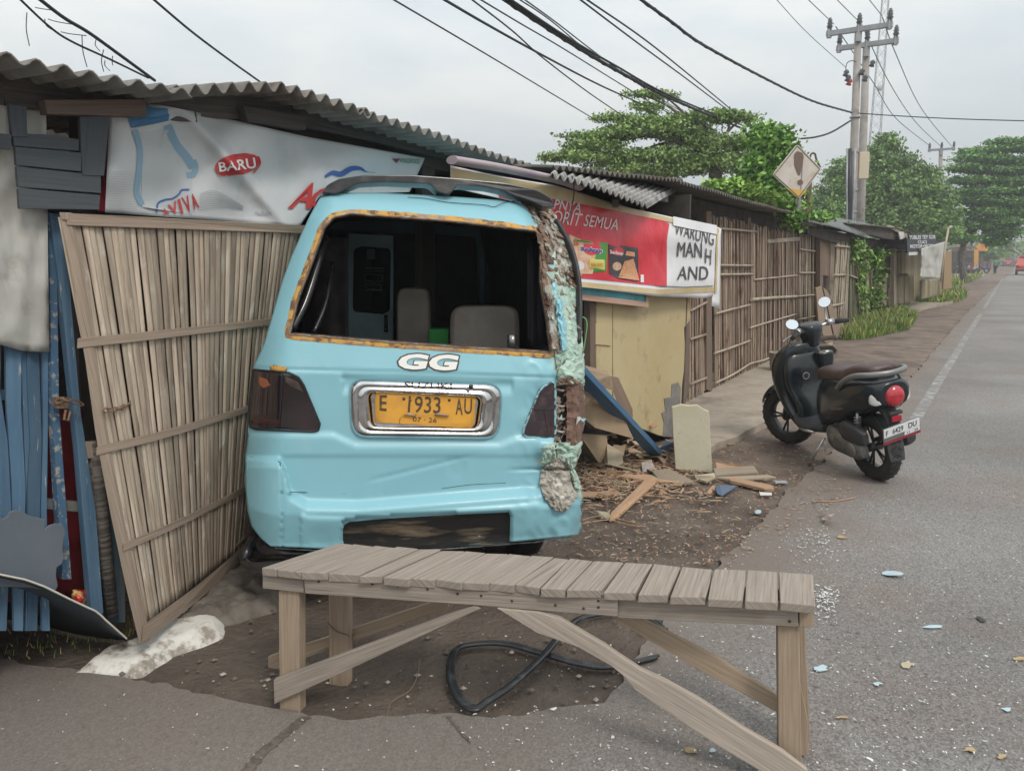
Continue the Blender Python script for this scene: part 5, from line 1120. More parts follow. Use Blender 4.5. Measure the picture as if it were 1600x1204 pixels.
def sp3(r):
    c = r.choice([(1290, 930, 12, 8), (1285, 945, 12, 12), (1270, 835, 18, 10), (1275, 850, 22, 16)]); return r.gauss(c[0], c[2]), r.gauss(c[1], c[3]), r.uniform(.002, .005), r.uniform(.8, 2.5), 0
scatter('glass_heap', sp3, [m_glass], 'denser white glass crumbs right of the bench end', 'glass crumbs', 260, 6)
def sp4(r): return r.uniform(180, 1000), r.uniform(930, 1110), r.choice([.003, .005, .008, .014]), r.uniform(.8, 1.6), r.choice([0, 1, 1])
def pebbles():
    rnd = random.Random(8); mb = MB()
    for _ in range(750):
        x, y = rnd.uniform(150, 1250), rnd.uniform(780, 1115); p = G(x, y, .0)
        if in_asph(p.x, p.y): continue
        r = rnd.choice([.003, .004, .006, .009, .014]); k = [Vector((rnd.uniform(.7, 1.2)*c[0], rnd.uniform(.7, 1.2)*c[1], rnd.uniform(.4, .8)*c[2]))*r + p for c in ((1, 0, 0), (0, 1, 0), (-1, 0, 0), (0, -1, 0), (0, 0, 1), (0, 0, -1))]
        mb.add(k, [(0, 1, 4), (1, 2, 4), (2, 3, 4), (3, 0, 4), (1, 0, 5), (2, 1, 5), (3, 2, 5), (0, 3, 5)], rnd.choice([0, 0, 0, 1]))
    o = mb.build('pebbles', [m_rock, mat('pale_pebble', (.38, .34, .29), .9)], fix=False); tag(o, 'small stones and grit lying in the dirt around the bench', 'pebbles', kind='stuff')
pebbles()
m_bc = mat('blue_paint_chip', (.36, .52, .60), .5, (.5, .56, .58), 30); m_leaf = mat('dry_leaf', (.42, .32, .18), .8, (.33, .23, .12), 30)
def chip(name, x, y, wp, hp, m, label, cat, grp=None, tilt=.0, rot=0):
    pts = []; 
    for k in range(9):
        a = 2*math.pi*k/9; r = .85 + .9*nz3(k*1.7, x*.37 + y); pts.append((x + wp/2*math.cos(a)*r + hp*.5*math.sin(a)*rot, y + hp/2*math.sin(a)*r, .012 + tilt*(1+math.cos(a))*.01))
    return gb(name, pts, .002, m, label, cat, grp, 0)
chip('paint_flake', 1395, 895, 38, 8, m_bc, 'long light blue paint flake right of the bench top on the asphalt', 'paint flake', tilt=1); chip('paint_flake', 1460, 978, 34, 5, m_bc, 'thin light blue flake farther right on the asphalt', 'paint flake')
chip('paint_flake', 1285, 1043, 26, 10, m_bc, 'light blue flake just right of the bench leg', 'paint flake', rot=.6); chip('paint_flake', 1371, 1067, 20, 6, m_bc, 'small pointed blue flake on the asphalt below the leaf litter', 'paint flake'); chip('paint_flake', 1573, 1107, 14, 6, m_bc, 'small blue flake near the right edge of the road view', 'paint flake')
chip('paint_flake', 1184, 799, 12, 8, m_bc, 'tiny teal flake on the dirt near the scooter', 'paint flake'); chip('paint_flake', 1114, 1171, 12, 7, m_bc, 'tiny pale teal flake under the bench brace', 'paint flake')
chip('dry_leaf', 1517, 1170, 28, 6, m_leaf, 'slender tan leaf on the asphalt at the lower right', 'leaf'); chip('dry_leaf', 1565, 1181, 16, 9, m_leaf, 'curled tan leaf beside the slender one', 'leaf'); chip('dry_leaf', 1592, 1028, 22, 7, m_leaf, 'pale yellow leaf at the right edge', 'leaf'); chip('dry_leaf', 1316, 1119, 22, 5, m_leaf, 'orange leaf right of the bench leg', 'leaf')
chip('dry_leaf', 1418, 1036, 22, 11, mat('pale_dead_leaf', (.42, .36, .24), .8), 'pale crumpled leaf in the middle of the asphalt', 'leaf'); chip('dry_leaf', 1078, 1171, 26, 11, m_leaf, 'orange brown leaf below the wide bench brace', 'leaf', rot=.5); chip('dry_leaf', 1316, 838, 0.1+16, 5, m_leaf, 'tiny yellow leaf beyond the bench end', 'leaf')
chip('crumpled_bag', 1291, 807, 30, 13, mat('pinkish_plastic', (.50, .40, .36), .5), 'crumpled pinkish plastic bag on the asphalt behind the bench end', 'bag', tilt=3); chip('rubber_bit', 1532, 966, 15, 10, m_black, 'curved black rubber bit on the asphalt', 'rubber bit', rot=.8)
def stick(pl, r, label, m=None, z=.012): 
    mb = MB(); mb.tube(catmull([G(x, y, z) for x, y in pl], 5), r, 5); o = mb.build('twig', m or mat('twig', (.20, .13, .08), .9), fix=False); tag(o, label, 'twig')
stick([(604, 1118), (612, 1096), (640, 1078), (652, 1055), (656, 1030)], .002, 'long thin curved twig on the dirt under the bench'); stick([(905, 818), (950, 812), (985, 820), (1010, 822)], .004, 'pale straight stick below the diagonal plank', m_splint); stick([(910, 812), (940, 806), (1000, 818)], .003, 'thin pale stick crossing another beside the bumper', m_splint); stick([(1268, 782), (1300, 783), (1337, 777)], .004, 'pale stick at the edge of the asphalt near the scooter', m_splint)
mb = MB(); mb.lathe([(0, 0), (.105, .0), (.12, .1), (.135, .24), (.14, .25), (.13, .25), (.115, .1), (0, .02)], G(1216, 578, .05), (0, 0, 1), 24); o = mb.build('bucket', mat('dirty_white_bucket', (.34, .32, .27), .7, (.22, .17, .13), 12), fix=False); tag(o, 'dirty whitish bucket at the foot of the bamboo wall behind the scooter', 'bucket')

rg = random.Random(21)
for k in range(40):      # fragments of board heaped against the counter
    px, py = rg.gauss(985, 42), rg.gauss(706, 22)
    if px < 905 or px > 1100 or py > 752: px, py = rg.uniform(915, 1040), rg.uniform(680, 730)
    c = G(px, py, .03 + max(0, (715-py))*.0035); L_ = rg.uniform(.08, .32); w_ = rg.uniform(.03, .12); Mx = Matrix.Rotation(rg.uniform(0, 6.3), 3, 'Z') @ Matrix.Rotation(rg.uniform(-.5, .5), 3, 'X') @ Matrix.Rotation(rg.uniform(-.45, .45), 3, 'Y')
    q = [Vector((-L_/2, -w_/2, 0)), Vector((L_*rg.uniform(.3, .5), -w_*rg.uniform(.2, .5), 0)), Vector((L_*rg.uniform(.3, .6), w_*rg.uniform(.1, .5), 0)), Vector((L_*.1, w_*.5, 0)), Vector((-L_/2, w_*rg.uniform(.2, .5), 0))]
    mb = MB(); mb.prism([c + Mx @ p for p in q], Mx @ Vector((0, 0, -.008))); o = mb.build('board_fragment', rg.choice([m_card, m_card, m_splint, m_ply, mat('umber_board', (.16, .10, .07), .85, (.22, .15, .11), 9)])); tag(o, 'broken piece of board in the heap between the minibus corner and cream board', 'board fragment', 'board fragments heaped against the yellow counter')
# ================================================================ scooter
sr, sf = G(1370, 748), G(1256, 699); sd_ = (sf - sr); sd_.z = 0; sd_.normalize(); sl_ = Vector((-sd_.y, sd_.x, 0))
SC = 1.0
SM = Matrix.Translation(sr) @ Matrix((sd_, sl_, Vector((0, 0, 1)))).transposed().to_4x4() @ Matrix.Rotation(R(-9), 4, 'X')
sco = thing('scooter', 'black scooter with brown seat and round red tail lamp parked at the edge of the asphalt', 'scooter', M=SM)
m_sb = mat('black_scooter_paint', (.010, .014, .017), .24, (.013, .018, .022), 4, coat=.25, spec=.4); m_sp = mat('scooter_grey_plastic', (.03, .032, .034), .5, (.04, .042, .045), 20, bump=.1); m_sil = mat('satin_silver', (.45, .46, .46), .32, (.36, .37, .37), 8, metal=.85)
m_alu = mat('dusty_engine_alloy', (.20, .195, .185), .5, (.13, .125, .115), 12, metal=.5, bump=.2); m_st = mat('brown_vinyl_seat', (.055, .032, .028), .45, (.07, .042, .036), 10, bump=.12, bscale=30); m_tyre = mat('scooter_tyre', (.022, .021, .02), .75, (.035, .032, .03), 30, bump=.3)
def ering(c, hy, hz, axis='x', n=24, e=.75, tilt=0):
    out_ = []
    for i in range(n):
        a = 2*math.pi*i/n; u = math.copysign(abs(math.cos(a))**e, math.cos(a)); v = math.copysign(abs(math.sin(a))**e, math.sin(a))
        if axis == 'x': p = Vector((-v*hz*math.tan(tilt), u*hy, v*hz))
        else: p = Vector((u*hy, v*hz, u*hy*math.tan(tilt)))
        out_.append(Vector(c) + p)
    return out_
def sl3(name, secs, m, parent=sco, axis='x', e=.75, T=None, n=24, sub=4):
    mb = MB(); C_ = []
    ks = [Vector((*s[0], s[1])).to_4d() if False else s for s in secs]
    P5 = [list(s[0]) + [s[1], s[2], (s[3] if len(s) > 3 else 0)] for s in secs]
    rows = []
    PP = [[2*a-b for a, b in zip(P5[0], P5[1])]] + P5 + [[2*a-b for a, b in zip(P5[-1], P5[-2])]]
    for i in range(1, len(PP)-2):
        for k in range(sub):
            t = k/sub; r = [.5*((2*b) + (c-a)*t + (2*a-5*b+4*c-d)*t*t + (3*b-a-3*c+d)*t**3) for a, b, c, d in zip(*PP[i-1:i+3])]; rows.append(r)
    rows.append(P5[-1])
    rings = [ering(r[:3], max(.002, r[3]), max(.002, r[4]), axis, n, e, r[5]) for r in rows]
    if T: rings = [[T @ v for v in r] for r in rings]
    mb.loft(rings); return mb.build(name, m, parent, local=True, fix=True)
def swheel(T, c, parent):
    mb = MB(); r = .25; c = Vector(c); pr = [(.165, -.04), (.19, -.05), (.225, -.052), (.243, -.035), (.25, 0), (.243, .035), (.225, .052), (.19, .05), (.165, .04)]
    rows = []
    for a, h in pr: rows.append([T @ (c + Vector((math.cos(t)*a, h, math.sin(t)*a))) for t in [2*math.pi*i/56 for i in range(56)]])
    mb.grid(rows, 0, True, True)
    for k in range(28):      # tread grooves as thin raised lugs
        t = 2*math.pi*k/28
        for s in (-1, 1):
            p = T @ (c + Vector((math.cos(t)*.2495, s*.008, math.sin(t)*.2495))); q = T @ (c + Vector((math.cos(t+.10)*.243, s*.042, math.sin(t+.10)*.243))); mb.bar(p, q, .010, .006)
    w_ = mb.build('wheel', m_tyre, parent, local=True, fix=True); mb = MB()
    rows = [[T @ (c + Vector((math.cos(t)*a, h, math.sin(t)*a))) for t in [2*math.pi*i/40 for i in range(40)]] for a, h in ((.168, -.04), (.15, -.03), (.15, .03), (.168, .04))]
    mb.grid(rows, 0, True, True)
    for k in range(5):
        t = 2*math.pi*k/5
        for dt in (-.14, .14): mb.tube([T @ (c + Vector((math.cos(t+dt*.3)*.03, 0, math.sin(t+dt*.3)*.03))), T @ (c + Vector((math.cos(t+dt)*.152, .0, math.sin(t+dt)*.152)))], .009, 6)
    mb.tube([T @ (c + Vector((0, -.05, 0))), T @ (c + Vector((0, .05, 0)))], .032, 14); mb.build('rim', mat('dark_alloy_rim', (.06, .06, .06), .4, metal=.6), w_, local=True, fix=True); return w_
I4 = Matrix.Identity(4); WB_ = 1.14
ST = Matrix.Translation((WB_-.03, 0, 0)) @ Matrix.Rotation(R(24), 4, 'Z') @ Matrix.Translation((-WB_+.03, 0, 0))
swheel(I4, (0, 0, .25), sco); swheel(ST, (WB_, 0, .25), sco)
# front fender
mb = MB(); rows = []
for j in range(17):
    t = R(25 + 150*j/16); row = []
    for i in range(11):
        s = -1 + 2*i/10; r_ = .285 - .05*s*s - .02*abs(j-8)/8; row.append(ST @ Vector((WB_ + math.cos(t)*r_*1.02 - .0, s*.075, .25 + math.sin(t)*r_ + .02)))
    rows.append(row)
mb.grid(rows); mb.build('front_fender', m_sb, sco, local=True, fix=False, solid=.006)
mb = MB()
for s in (-1, 1): mb.tube([ST @ Vector((WB_, s*.065, .25)), ST @ Vector((WB_-.07, s*.065, .52))], .018, 10)
mb.build('front_fork', m_sp, sco, local=True)
# front body: leg shield, outer and inner
sl3('leg_shield', [((.80, 0, .27), .05, .13), ((.88, 0, .36), .05, .165), ((.95, 0, .50), .06, .195), ((.965, 0, .64), .085, .215), ((.95, 0, .76), .10, .21), ((.92, 0, .86), .085, .17), ((.89, 0, .92), .05, .10)], m_sb, axis='z', e=.7)
sl3('inner_shield', [((.78, 0, .30), .03, .12), ((.80, 0, .42), .04, .12), ((.86, 0, .58), .045, .165), ((.86, 0, .70), .055, .175), ((.87, 0, .80), .045, .15), ((.88, 0, .86), .03, .09)], m_sb, axis='z', e=.5)
mb = MB(); mb.tube([Vector((.80, .02, .66)), Vector((.795, .02, .66))], .03, 20); o = mb.build('key_cover', m_sil, sco, local=True); mb = MB(); mb.tube([Vector((.798, .02, .66)), Vector((.792, .02, .66))], .022, 20); mb.build('key_disc', m_sb, o, local=True)
sl3('open_pocket', [((.80, -.16, .70), .035, .05), ((.80, -.16, .76), .045, .065), ((.80, -.155, .83), .05, .065)], m_sb, axis='z', e=.6)
sl3('side_catch', [((.765, -.16, .80), .012, .02), ((.765, -.16, .84), .012, .02)], m_sil, axis='z')
# handlebar unit
T2 = ST
sl3('handlebar_cowl', [((.85, 0, .88), .05, .05), ((.86, 0, .94), .07, .075), ((.87, 0, 1.0), .09, .10), ((.87, 0, 1.05), .085, .10), ((.87, 0, 1.07), .05, .07)], m_sb, axis='z', T=T2)
mb = MB(); mb.tube([T2 @ Vector(p) for p in ((.86, .08, 1.01), (.84, .2, 1.03), (.80, .30, 1.03))], .013, 10); mb.tube([T2 @ Vector(p) for p in ((.86, -.08, 1.01), (.84, -.2, 1.03), (.80, -.30, 1.03))], .013, 10); mb.build('handlebar', m_sil, sco, local=True)
for s in (-1, 1):
    mb = MB(); mb.tube([T2 @ Vector(p) for p in ((.81, s*.26, 1.03), (.76, s*.38, 1.02))], [.021, .019], 14); mb.build('grip', mat('rubber_grip', (.02, .02, .02), .8), sco, local=True)
    mb = MB(); mb.tube([T2 @ Vector(p) for p in ((.835, s*.19, 1.035), (.815, s*.25, 1.035))], .027, 12); mb.build('switch_box', m_sil, sco, local=True)
    mb = MB(); mb.tube(catmull([T2 @ Vector(p) for p in ((.85, s*.22, 1.02), (.87, s*.30, 1.0), (.85, s*.38, .99))], 4), .006, 6); mb.build('brake_lever', m_sil, sco, local=True)
    mt = (.86, s*.22, 1.20) if s < 0 else (.82, s*.29, 1.11)
    mb = MB(); mb.tube(catmull([T2 @ Vector(p) for p in ((.84, s*.20, 1.04), (.86, s*.22, 1.10), (mt[0], mt[1], mt[2]-.04))], 4), .006, 8); mir = mb.build('mirror', m_sil, sco, local=True)
    c = T2 @ Vector(mt); look = ((SM.inverted() @ CAM) - c).normalized() + Vector((-.1, -s*.25, .75)); look.normalize(); mb = MB(); mb.lathe([(0, -.022), (.032, -.02), (.049, -.006), (.051, .002), (.048, .004)], c, look, 26); mb.build('mirror_shell', m_sb, mir, local=True, fix=False)
    mb = MB(); mb.lathe([(0, .0045), (.0475, .0045)], c, look, 26); mb.build('mirror_glass', mat('mirror_glass', (.6, .62, .64), .03, metal=1), mir, local=True, fix=False)
# floorboard, tunnel
sl3('floorboard', [((.46, 0, .30), .12, .035), ((.60, 0, .285), .17, .03), ((.74, 0, .29), .17, .035), ((.86, 0, .33), .13, .04)], m_sp, e=.4)
mb = MB(); mb.tube([Vector((.50, .17, .275)), Vector((.60, .185, .272)), Vector((.68, .18, .272))], .012, 8); mb.build('floor_trim', m_sil, sco, local=True)
# rear body
sl3('rear_body', [((.57, 0, .46), .085, .17), ((.46, 0, .51), .13, .21), ((.30, 0, .56), .165, .20), ((.10, 0, .61), .185, .175), ((-.12, 0, .655), .195, .15), ((-.30, 0, .68), .18, .125), ((-.42, 0, .69), .14, .10), ((-.47, 0, .69), .10, .08)], m_sb, e=.72, n=32)
sl3('seat', [((.56, 0, .70), .07, .03), ((.50, 0, .735), .10, .05), ((.30, 0, .76), .135, .055), ((.12, 0, .775), .14, .055), ((0, 0, .80), .145, .06), ((-.18, 0, .83), .14, .06), ((-.30, 0, .835), .11, .05), ((-.34, 0, .83), .06, .03)], m_st, e=.6)
mb = MB(); mb.tube(catmull([Vector(p) for p in ((.08, .185, .70), (-.05, .195, .765), (-.22, .185, .82), (-.38, .13, .835), (-.44, 0, .835), (-.38, -.13, .835), (-.22, -.185, .82), (-.05, -.195, .765), (.08, -.185, .70))], 6), .021, 10, sq=1.0); mb.build('grab_rail', mat('grab_rail_silver', (.20, .205, .205), .35, metal=.4), sco, local=True)
c = Vector((-.462, 0, .675)); ax = Vector((-1, 0, .12)).normalized()
mb = MB(); mb.lathe([(0, .05), (.03, .048), (.055, .038), (.072, .018), (.076, 0), (.078, -.03)], c, ax, 32); tl_ = mb.build('tail_lamp', mat('red_tail_lens', (.36, .012, .025), .15, (.44, .03, .04), 20, coat=.6), sco, local=True, fix=False)
mb = MB(); mb.lathe([(.078, .008), (.086, .0), (.088, -.03)], c, ax, 32); mb.build('lamp_bezel', m_sb, tl_, local=True, fix=False)
for s in (-1, 1): sl3('turn_signal', [((-.375, s*.145, .66), .012, .03), ((-.40, s*.137, .665), .018, .042), ((-.43, s*.118, .66), .018, .04), ((-.455, s*.100, .655), .010, .025)], mat('clear_lens', (.62, .62, .6), .12, coat=.6), e=.8)
# script on the side panel
Sd = lambda px, py, off=0: None
mb = MB(); uv, fs = tx('SCOOPY', .01); vs = [Vector((.235 - u*.23, .0, .515 + v*.02 + u*.03)) for u, v in uv]
def bodyy(x, z):
    secs = [(.46, .51, .13, .21), (.30, .56, .165, .20), (.10, .61, .185, .175), (-.12, .655, .195, .15)]
    hy = np.interp(-x, [-s[0] for s in secs], [s[2] for s in secs]); cz = np.interp(-x, [-s[0] for s in secs], [s[1] for s in secs]); hz = np.interp(-x, [-s[0] for s in secs], [s[3] for s in secs])
    q = min(.98, abs((z-cz)/hz)); return hy*(1 - q**(2/.72))**(.36) + .004
for v in vs: v.y = bodyy(v.x, v.z)
mb.add(vs, fs); mb.build('side_lettering', mat('bronze_letter', (.32, .26, .20), .3, metal=.5), sco, local=True, fix=False)
# engine and rear end
sl3('crankcase', [((.36, .10, .30), .05, .06), ((.26, .13, .28), .06, .085), ((.10, .145, .265), .05, .075), ((-.03, .145, .26), .045, .07), ((-.09, .14, .26), .03, .045)], m_alu, e=.8)
sl3('air_filter_box', [((.16, .14, .38), .03, .05), ((.08, .15, .385), .045, .075), ((-.06, .15, .37), .04, .065), ((-.12, .145, .36), .02, .04)], m_sp, e=.6)
sl3('engine_block', [((.46, 0, .36), .05, .06), ((.36, 0, .34), .10, .11), ((.2, .02, .33), .10, .10), ((.1, .05, .32), .05, .06)], m_sp, e=.6)
mb = MB(); mb.lathe([(0, .012), (.05, .010), (.055, 0)], (.0, .19, .26), (0, 1, 0), 20); mb.lathe([(0, .012), (.04, .010), (.045, 0)], (.24, .185, .285), (0, 1, 0), 20); mb.build('crankcase_cover', m_alu, sco, local=True)
mb = MB(); mb.tube([Vector((-.06, .12, .30)), Vector((-.12, .13, .56))], .012, 8); mb.tube([Vector((-.075 - .045*i/60, .123 + .005*i/60, .35 + .15*i/60)) + Vector((math.cos(i*.75)*.026, math.sin(i*.75)*.026, 0)) for i in range(61)], .006, 5); mb.build('shock_absorber', m_sil, sco, local=True)
sl3('tail_bracket', [((-.28, 0, .60), .06, .04), ((-.36, 0, .55), .055, .035), ((-.42, 0, .50), .05, .03), ((-.44, 0, .44), .05, .02)], m_sp, e=.5)
mb = MB(); mb.box((-.455, 0, .555), (.05, .10, .025)); mb.build('lamp_hood', m_sp, sco, local=True, bevel=.006)
mb = MB(); mb.box((-.475, -.0, .515), (.014, .075, .04)); mb.build('reflector', mat('red_reflector', (.34, .015, .03), .2), sco, local=True, bevel=.003)
sl3('mudguard', [((-.22, 0, .50), .05, .012), ((-.34, 0, .44), .06, .010), ((-.42, 0, .35), .065, .010), ((-.45, 0, .24), .06, .010), ((-.46, 0, .21), .055, .006)], m_sp, e=.4)
PT = Matrix.Translation((-.50, -.02, .43)) @ Matrix.Rotation(R(-8), 4, 'X') @ Matrix.Rotation(R(-18), 4, 'Y')
def pb(name, y0, y1, z0, z1, x, m, par, th=.003): mb = MB(); mb.box((0, 0, 0), (th, y1-y0, z1-z0)); mb.v = [PT @ (v + Vector((x, (y0+y1)/2, (z0+z1)/2))) for v in mb.v]; return mb.build(name, m, par, local=True)
pl_ = pb('licence_plate', -.145, .145, -.068, .062, 0, mat('plate_border', (.13, .13, .13), .5), sco, .006)
pb('plate_face', -.140, .140, -.012, .058, -.005, mat('plate_white', (.72, .73, .74), .35), pl_); pb('plate_date_field', -.140, -.02, -.045, -.016, -.005, mat('plate_white', (.72, .73, .74), .35), pl_); pb('plate_red_band', -.145, .145, -.068, -.049, -.006, mat('plate_red', (.28, .025, .05), .4), pl_)
pb('plate_grey_field', -.018, .140, -.046, -.016, -.0045, mat('plate_grey', (.15, .15, .145), .5), pl_)
mb = MB()
for s, y0, y1, z0, z1 in (('F', .125, .108, .0, .045), ('6429', .075, -.01, .0, .045), ('DU', -.05, -.115, .0, .045), ('11 · 29', -.04, -.125, -.040, -.022)):
    uv, fs = tx(s, .015); mb.add([PT @ Vector((-.0085, y0 + (y1-y0)*u, z0 + (z1-z0)*v)) for u, v in uv], fs)
mb.build('plate_digits', mat('plate_ink', (.05, .05, .055), .5), pl_, local=True, fix=False)
mb = MB(); mb.tube([Vector((.42, .13, .24)), Vector((.46, .20, .12)), Vector((.475, .265, .0))], .011, 8); mb.box(Vector((.475, .27, -.005)), (.05, .035, .008)); mb.tube([Vector((.42, .13, .24)), Vector((.36, .17, .16))], .006, 6); mb.build('side_stand', m_sil, sco, local=True)
sl3('exhaust', [((.2, -.14, .22), .02, .02), ((.05, -.16, .24), .045, .05), ((-.25, -.165, .30), .05, .055), ((-.36, -.165, .33), .035, .04)], m_sp)
mb = MB(); mb.tube(catmull([T2 @ Vector((.88, .05, .98)), T2 @ Vector((.98, .10, .95)), Vector((.98, .06, .8))], 5), .005, 6); mb.build('brake_cable', m_black, sco, local=True)

for ch in list(sco.children_recursive):      # short tail: everything behind the seat middle sits close to the rear axle
    if ch.name.split('.')[0] in ('wheel', 'rim', 'air_filter_box', 'crankcase', 'crankcase_cover'): continue
    for v in ch.data.vertices:
        if v.co.x < .2: v.co.x = .2 + (v.co.x-.2)*.68
sco['label'] = 'black scooter with brown seat and round red tail lamp parked at the asphalt edge'
# ================================================================ beyond: more stalls, trees, poles, cables, traffic
def leaves(name, blobs, n, size, mats, parent, seed=0, flat=.6, clump=0, aspect=1.7, local=False):
    rg = np.random.default_rng(seed); wv = np.array([b[2]*b[3]**.5 if len(b) < 6 else b[5] for b in blobs]); wv = wv/wv.sum(); idx = rg.choice(len(blobs), n, p=wv)
    c = np.array([b[0][:] for b in blobs])[idx]; r = np.array([(b[1], b[2], b[3]) for b in blobs])[idx]
    if clump:
        K = max(2, int(n/clump)); ci = rg.integers(0, K, n); cc = idx[rg.integers(0, n, K)]; d = rg.normal(size=(K, 3)); d /= np.linalg.norm(d, axis=1)[:, None]; rad = rg.random(K)**.45
        base = np.array([b[0][:] for b in blobs])[cc] + d*rad[:, None]*np.array([(b[1], b[2], b[3]) for b in blobs])[cc]
        p = base[ci] + rg.normal(size=(n, 3))*size*np.array([1.9, 1.9, .75])
    else:
        d = rg.normal(size=(n, 3)); d /= np.linalg.norm(d, axis=1)[:, None]; p = c + d*(rg.random(n)**.4)[:, None]*r
    u = rg.normal(size=(n, 3)); u[:, 2] *= flat; u /= np.linalg.norm(u, axis=1)[:, None]; v = rg.normal(size=(n, 3)); v[:, 2] *= flat; v -= (v*u).sum(1)[:, None]*u; v /= np.linalg.norm(v, axis=1)[:, None]
    s = size*rg.uniform(.55, 1.25, n)[:, None]; L_ = u*s; B = v*s/aspect; V = np.empty((n, 4, 3)); V[:, 0] = p-L_; V[:, 1] = p+B-L_*.1; V[:, 2] = p+L_; V[:, 3] = p-B-L_*.1
    V = V.reshape(-1, 3); I = np.array(ORG[parent].inverted()); V = V @ I[:3, :3].T + I[:3, 3]
    me = bpy.data.meshes.new(name); me.vertices.add(4*n); me.vertices.foreach_set('co', V.ravel()); me.loops.add(4*n); me.loops.foreach_set('vertex_index', np.arange(4*n)); me.polygons.add(n); me.polygons.foreach_set('loop_start', np.arange(0, 4*n, 4)); me.polygons.foreach_set('loop_total', np.full(n, 4))
    for m in mats: me.materials.append(m)
    me.polygons.foreach_set('material_index', rg.integers(0, len(mats), n)); me.update(); me.validate()
    o = bpy.data.objects.new(name, me); C.collection.objects.link(o); o.parent = parent; ORG[o] = ORG[parent]; return o
def leafmat(name, col, k=1.5):
    m = mat(name, (col[0]*2.6, col[1]*2.25, col[2]*1.8), .6, (col[0]*k*2.7, col[1]*k*2.3, col[2]*k*1.8), .6, .4, .65, 3, island=.35)
    b = m.node_tree.nodes['Principled BSDF']; b.inputs['Transmission Weight'].default_value = 0
    return m
def pb_(px, py, rx, ry, Y, dz=1.0):
    c = AY(px, py, Y); k = (Y*CP)/FPX; return (c, rx*k, rx*k*.8*dz, ry*k)
def tree(label, Y, blobs, trunk, n, size, mats, seed, flat=.6, clump=9, grp=None, tr=.2, cat='tree'):
    base = AY(trunk[0][0], trunk[0][1], Y); base.z = 0; t = thing('tree', label, cat, base, grp)
    mb = MB(); pts = [base] + [AY(x, y, Y) for x, y in trunk[1:]]; pts = catmull(pts, 5); mb.tube(pts, [tr*(1 - .55*i/(len(pts)-1)) for i in range(len(pts))], 9)
    top = pts[-1]; rnd = random.Random(seed)
    for b in blobs:
        q = b[0]; s = pts[rnd.randrange(len(pts)//2, len(pts))]; mid = s.lerp(q, .5) + Vector((rnd.uniform(-.3, .3), rnd.uniform(-.3, .3), .12*(q-s).length)); mb.tube(catmull([s, mid, q + Vector((0, 0, -b[3]*.3))], 5), [tr*.32*(1-.8*i/10) for i in range(11)], 5)
    mb.build('trunk', mat('tree_bark', (.09, .075, .062), .9, (.15, .13, .11), 6, bump=.5), t, fix=False)
    leaves('crown', blobs, n, size, mats, t, seed, flat, clump); return t
g1 = [leafmat('leaf_dusty_green', (.075, .125, .045)), leafmat('leaf_mid_green', (.052, .10, .036))]
Y1 = 21
tree('spreading airy tree with drooping layered branches rising behind the long dark shed', Y1, [pb_(*b, Y1) for b in [(893, 243, 50, 7), (930, 228, 55, 10), (955, 212, 55, 8), (900, 212, 30, 4), (985, 205, 50, 9), (960, 185, 40, 4), (1010, 190, 45, 9), (1012, 168, 26, 8), (1002, 146, 26, 3), (1040, 150, 26, 3), (1060, 205, 60, 13), (1090, 185, 55, 9), (1130, 180, 36, 6),
    (1160, 185, 30, 5), (960, 250, 70, 11), (1030, 245, 80, 15), (1110, 225, 70, 16), (1100, 255, 80, 16), (1170, 225, 50, 14), (1180, 255, 60, 16), (1010, 268, 90, 9), (868, 246, 26, 3)]], [(1115, 320), (1118, 275), (1112, 245), (1100, 225)], 34000, .052, g1, 3, .8, 12, tr=.22)
g2 = [leafmat('leaf_bush_green', (.06, .115, .035)), leafmat('leaf_deep_green', (.04, .085, .03))]
Y2 = 44
tree('dark rounded tree standing behind the twin concrete poles', Y2, [pb_(*b, Y2) for b in [(1385, 232, 22, 24), (1400, 262, 40, 26), (1362, 255, 35, 30), (1330, 275, 40, 30), (1425, 285, 45, 22), (1380, 300, 70, 35), (1440, 305, 48, 25), (1310, 310, 45, 28), (1460, 330, 36, 24), (1400, 340, 80, 28), (1470, 352, 30, 20), (1330, 330, 50, 22), (1440, 268, 26, 10), (1290, 330, 40, 18), (1435, 362, 60, 16)]],
     [(1385, 420), (1382, 360), (1385, 300)], 62000, .10, g2, 5, .8, 12, tr=.35)
g3 = [leafmat('leaf_layered_green', (.06, .14, .04)), leafmat('leaf_layered_dark', (.03, .075, .03))]
Y3 = 50
tree('layered green tree overhanging the road at the far right', Y3, [pb_(*b, Y3) for b in [(1575, 222, 34, 4), (1555, 234, 36, 4), (1520, 237, 22, 4), (1600, 232, 36, 5), (1535, 248, 44, 5), (1575, 252, 50, 5), (1510, 262, 30, 5), (1560, 266, 50, 6), (1610, 268, 40, 6), (1525, 282, 42, 6), (1585, 284, 54, 7), (1545, 298, 56, 7), (1610, 300, 40, 7), (1515, 312, 38, 7), (1570, 316, 56, 7), (1540, 331, 52, 7), (1600, 330, 44, 7), (1560, 346, 46, 7), (1525, 352, 34, 6),
     (1570, 362, 32, 9), (1555, 376, 18, 8), (1500, 372, 34, 7), (1480, 340, 22, 6), (1470, 362, 30, 8), (1640, 290, 40, 8)]], [(1508, 428), (1502, 395), (1520, 350), (1550, 300)], 64000, .10, g3, 9, .45, 14, tr=.22)
g4 = [leafmat('leaf_bright_vine', (.055, .125, .025)), leafmat('leaf_vine_mid', (.035, .085, .02))]
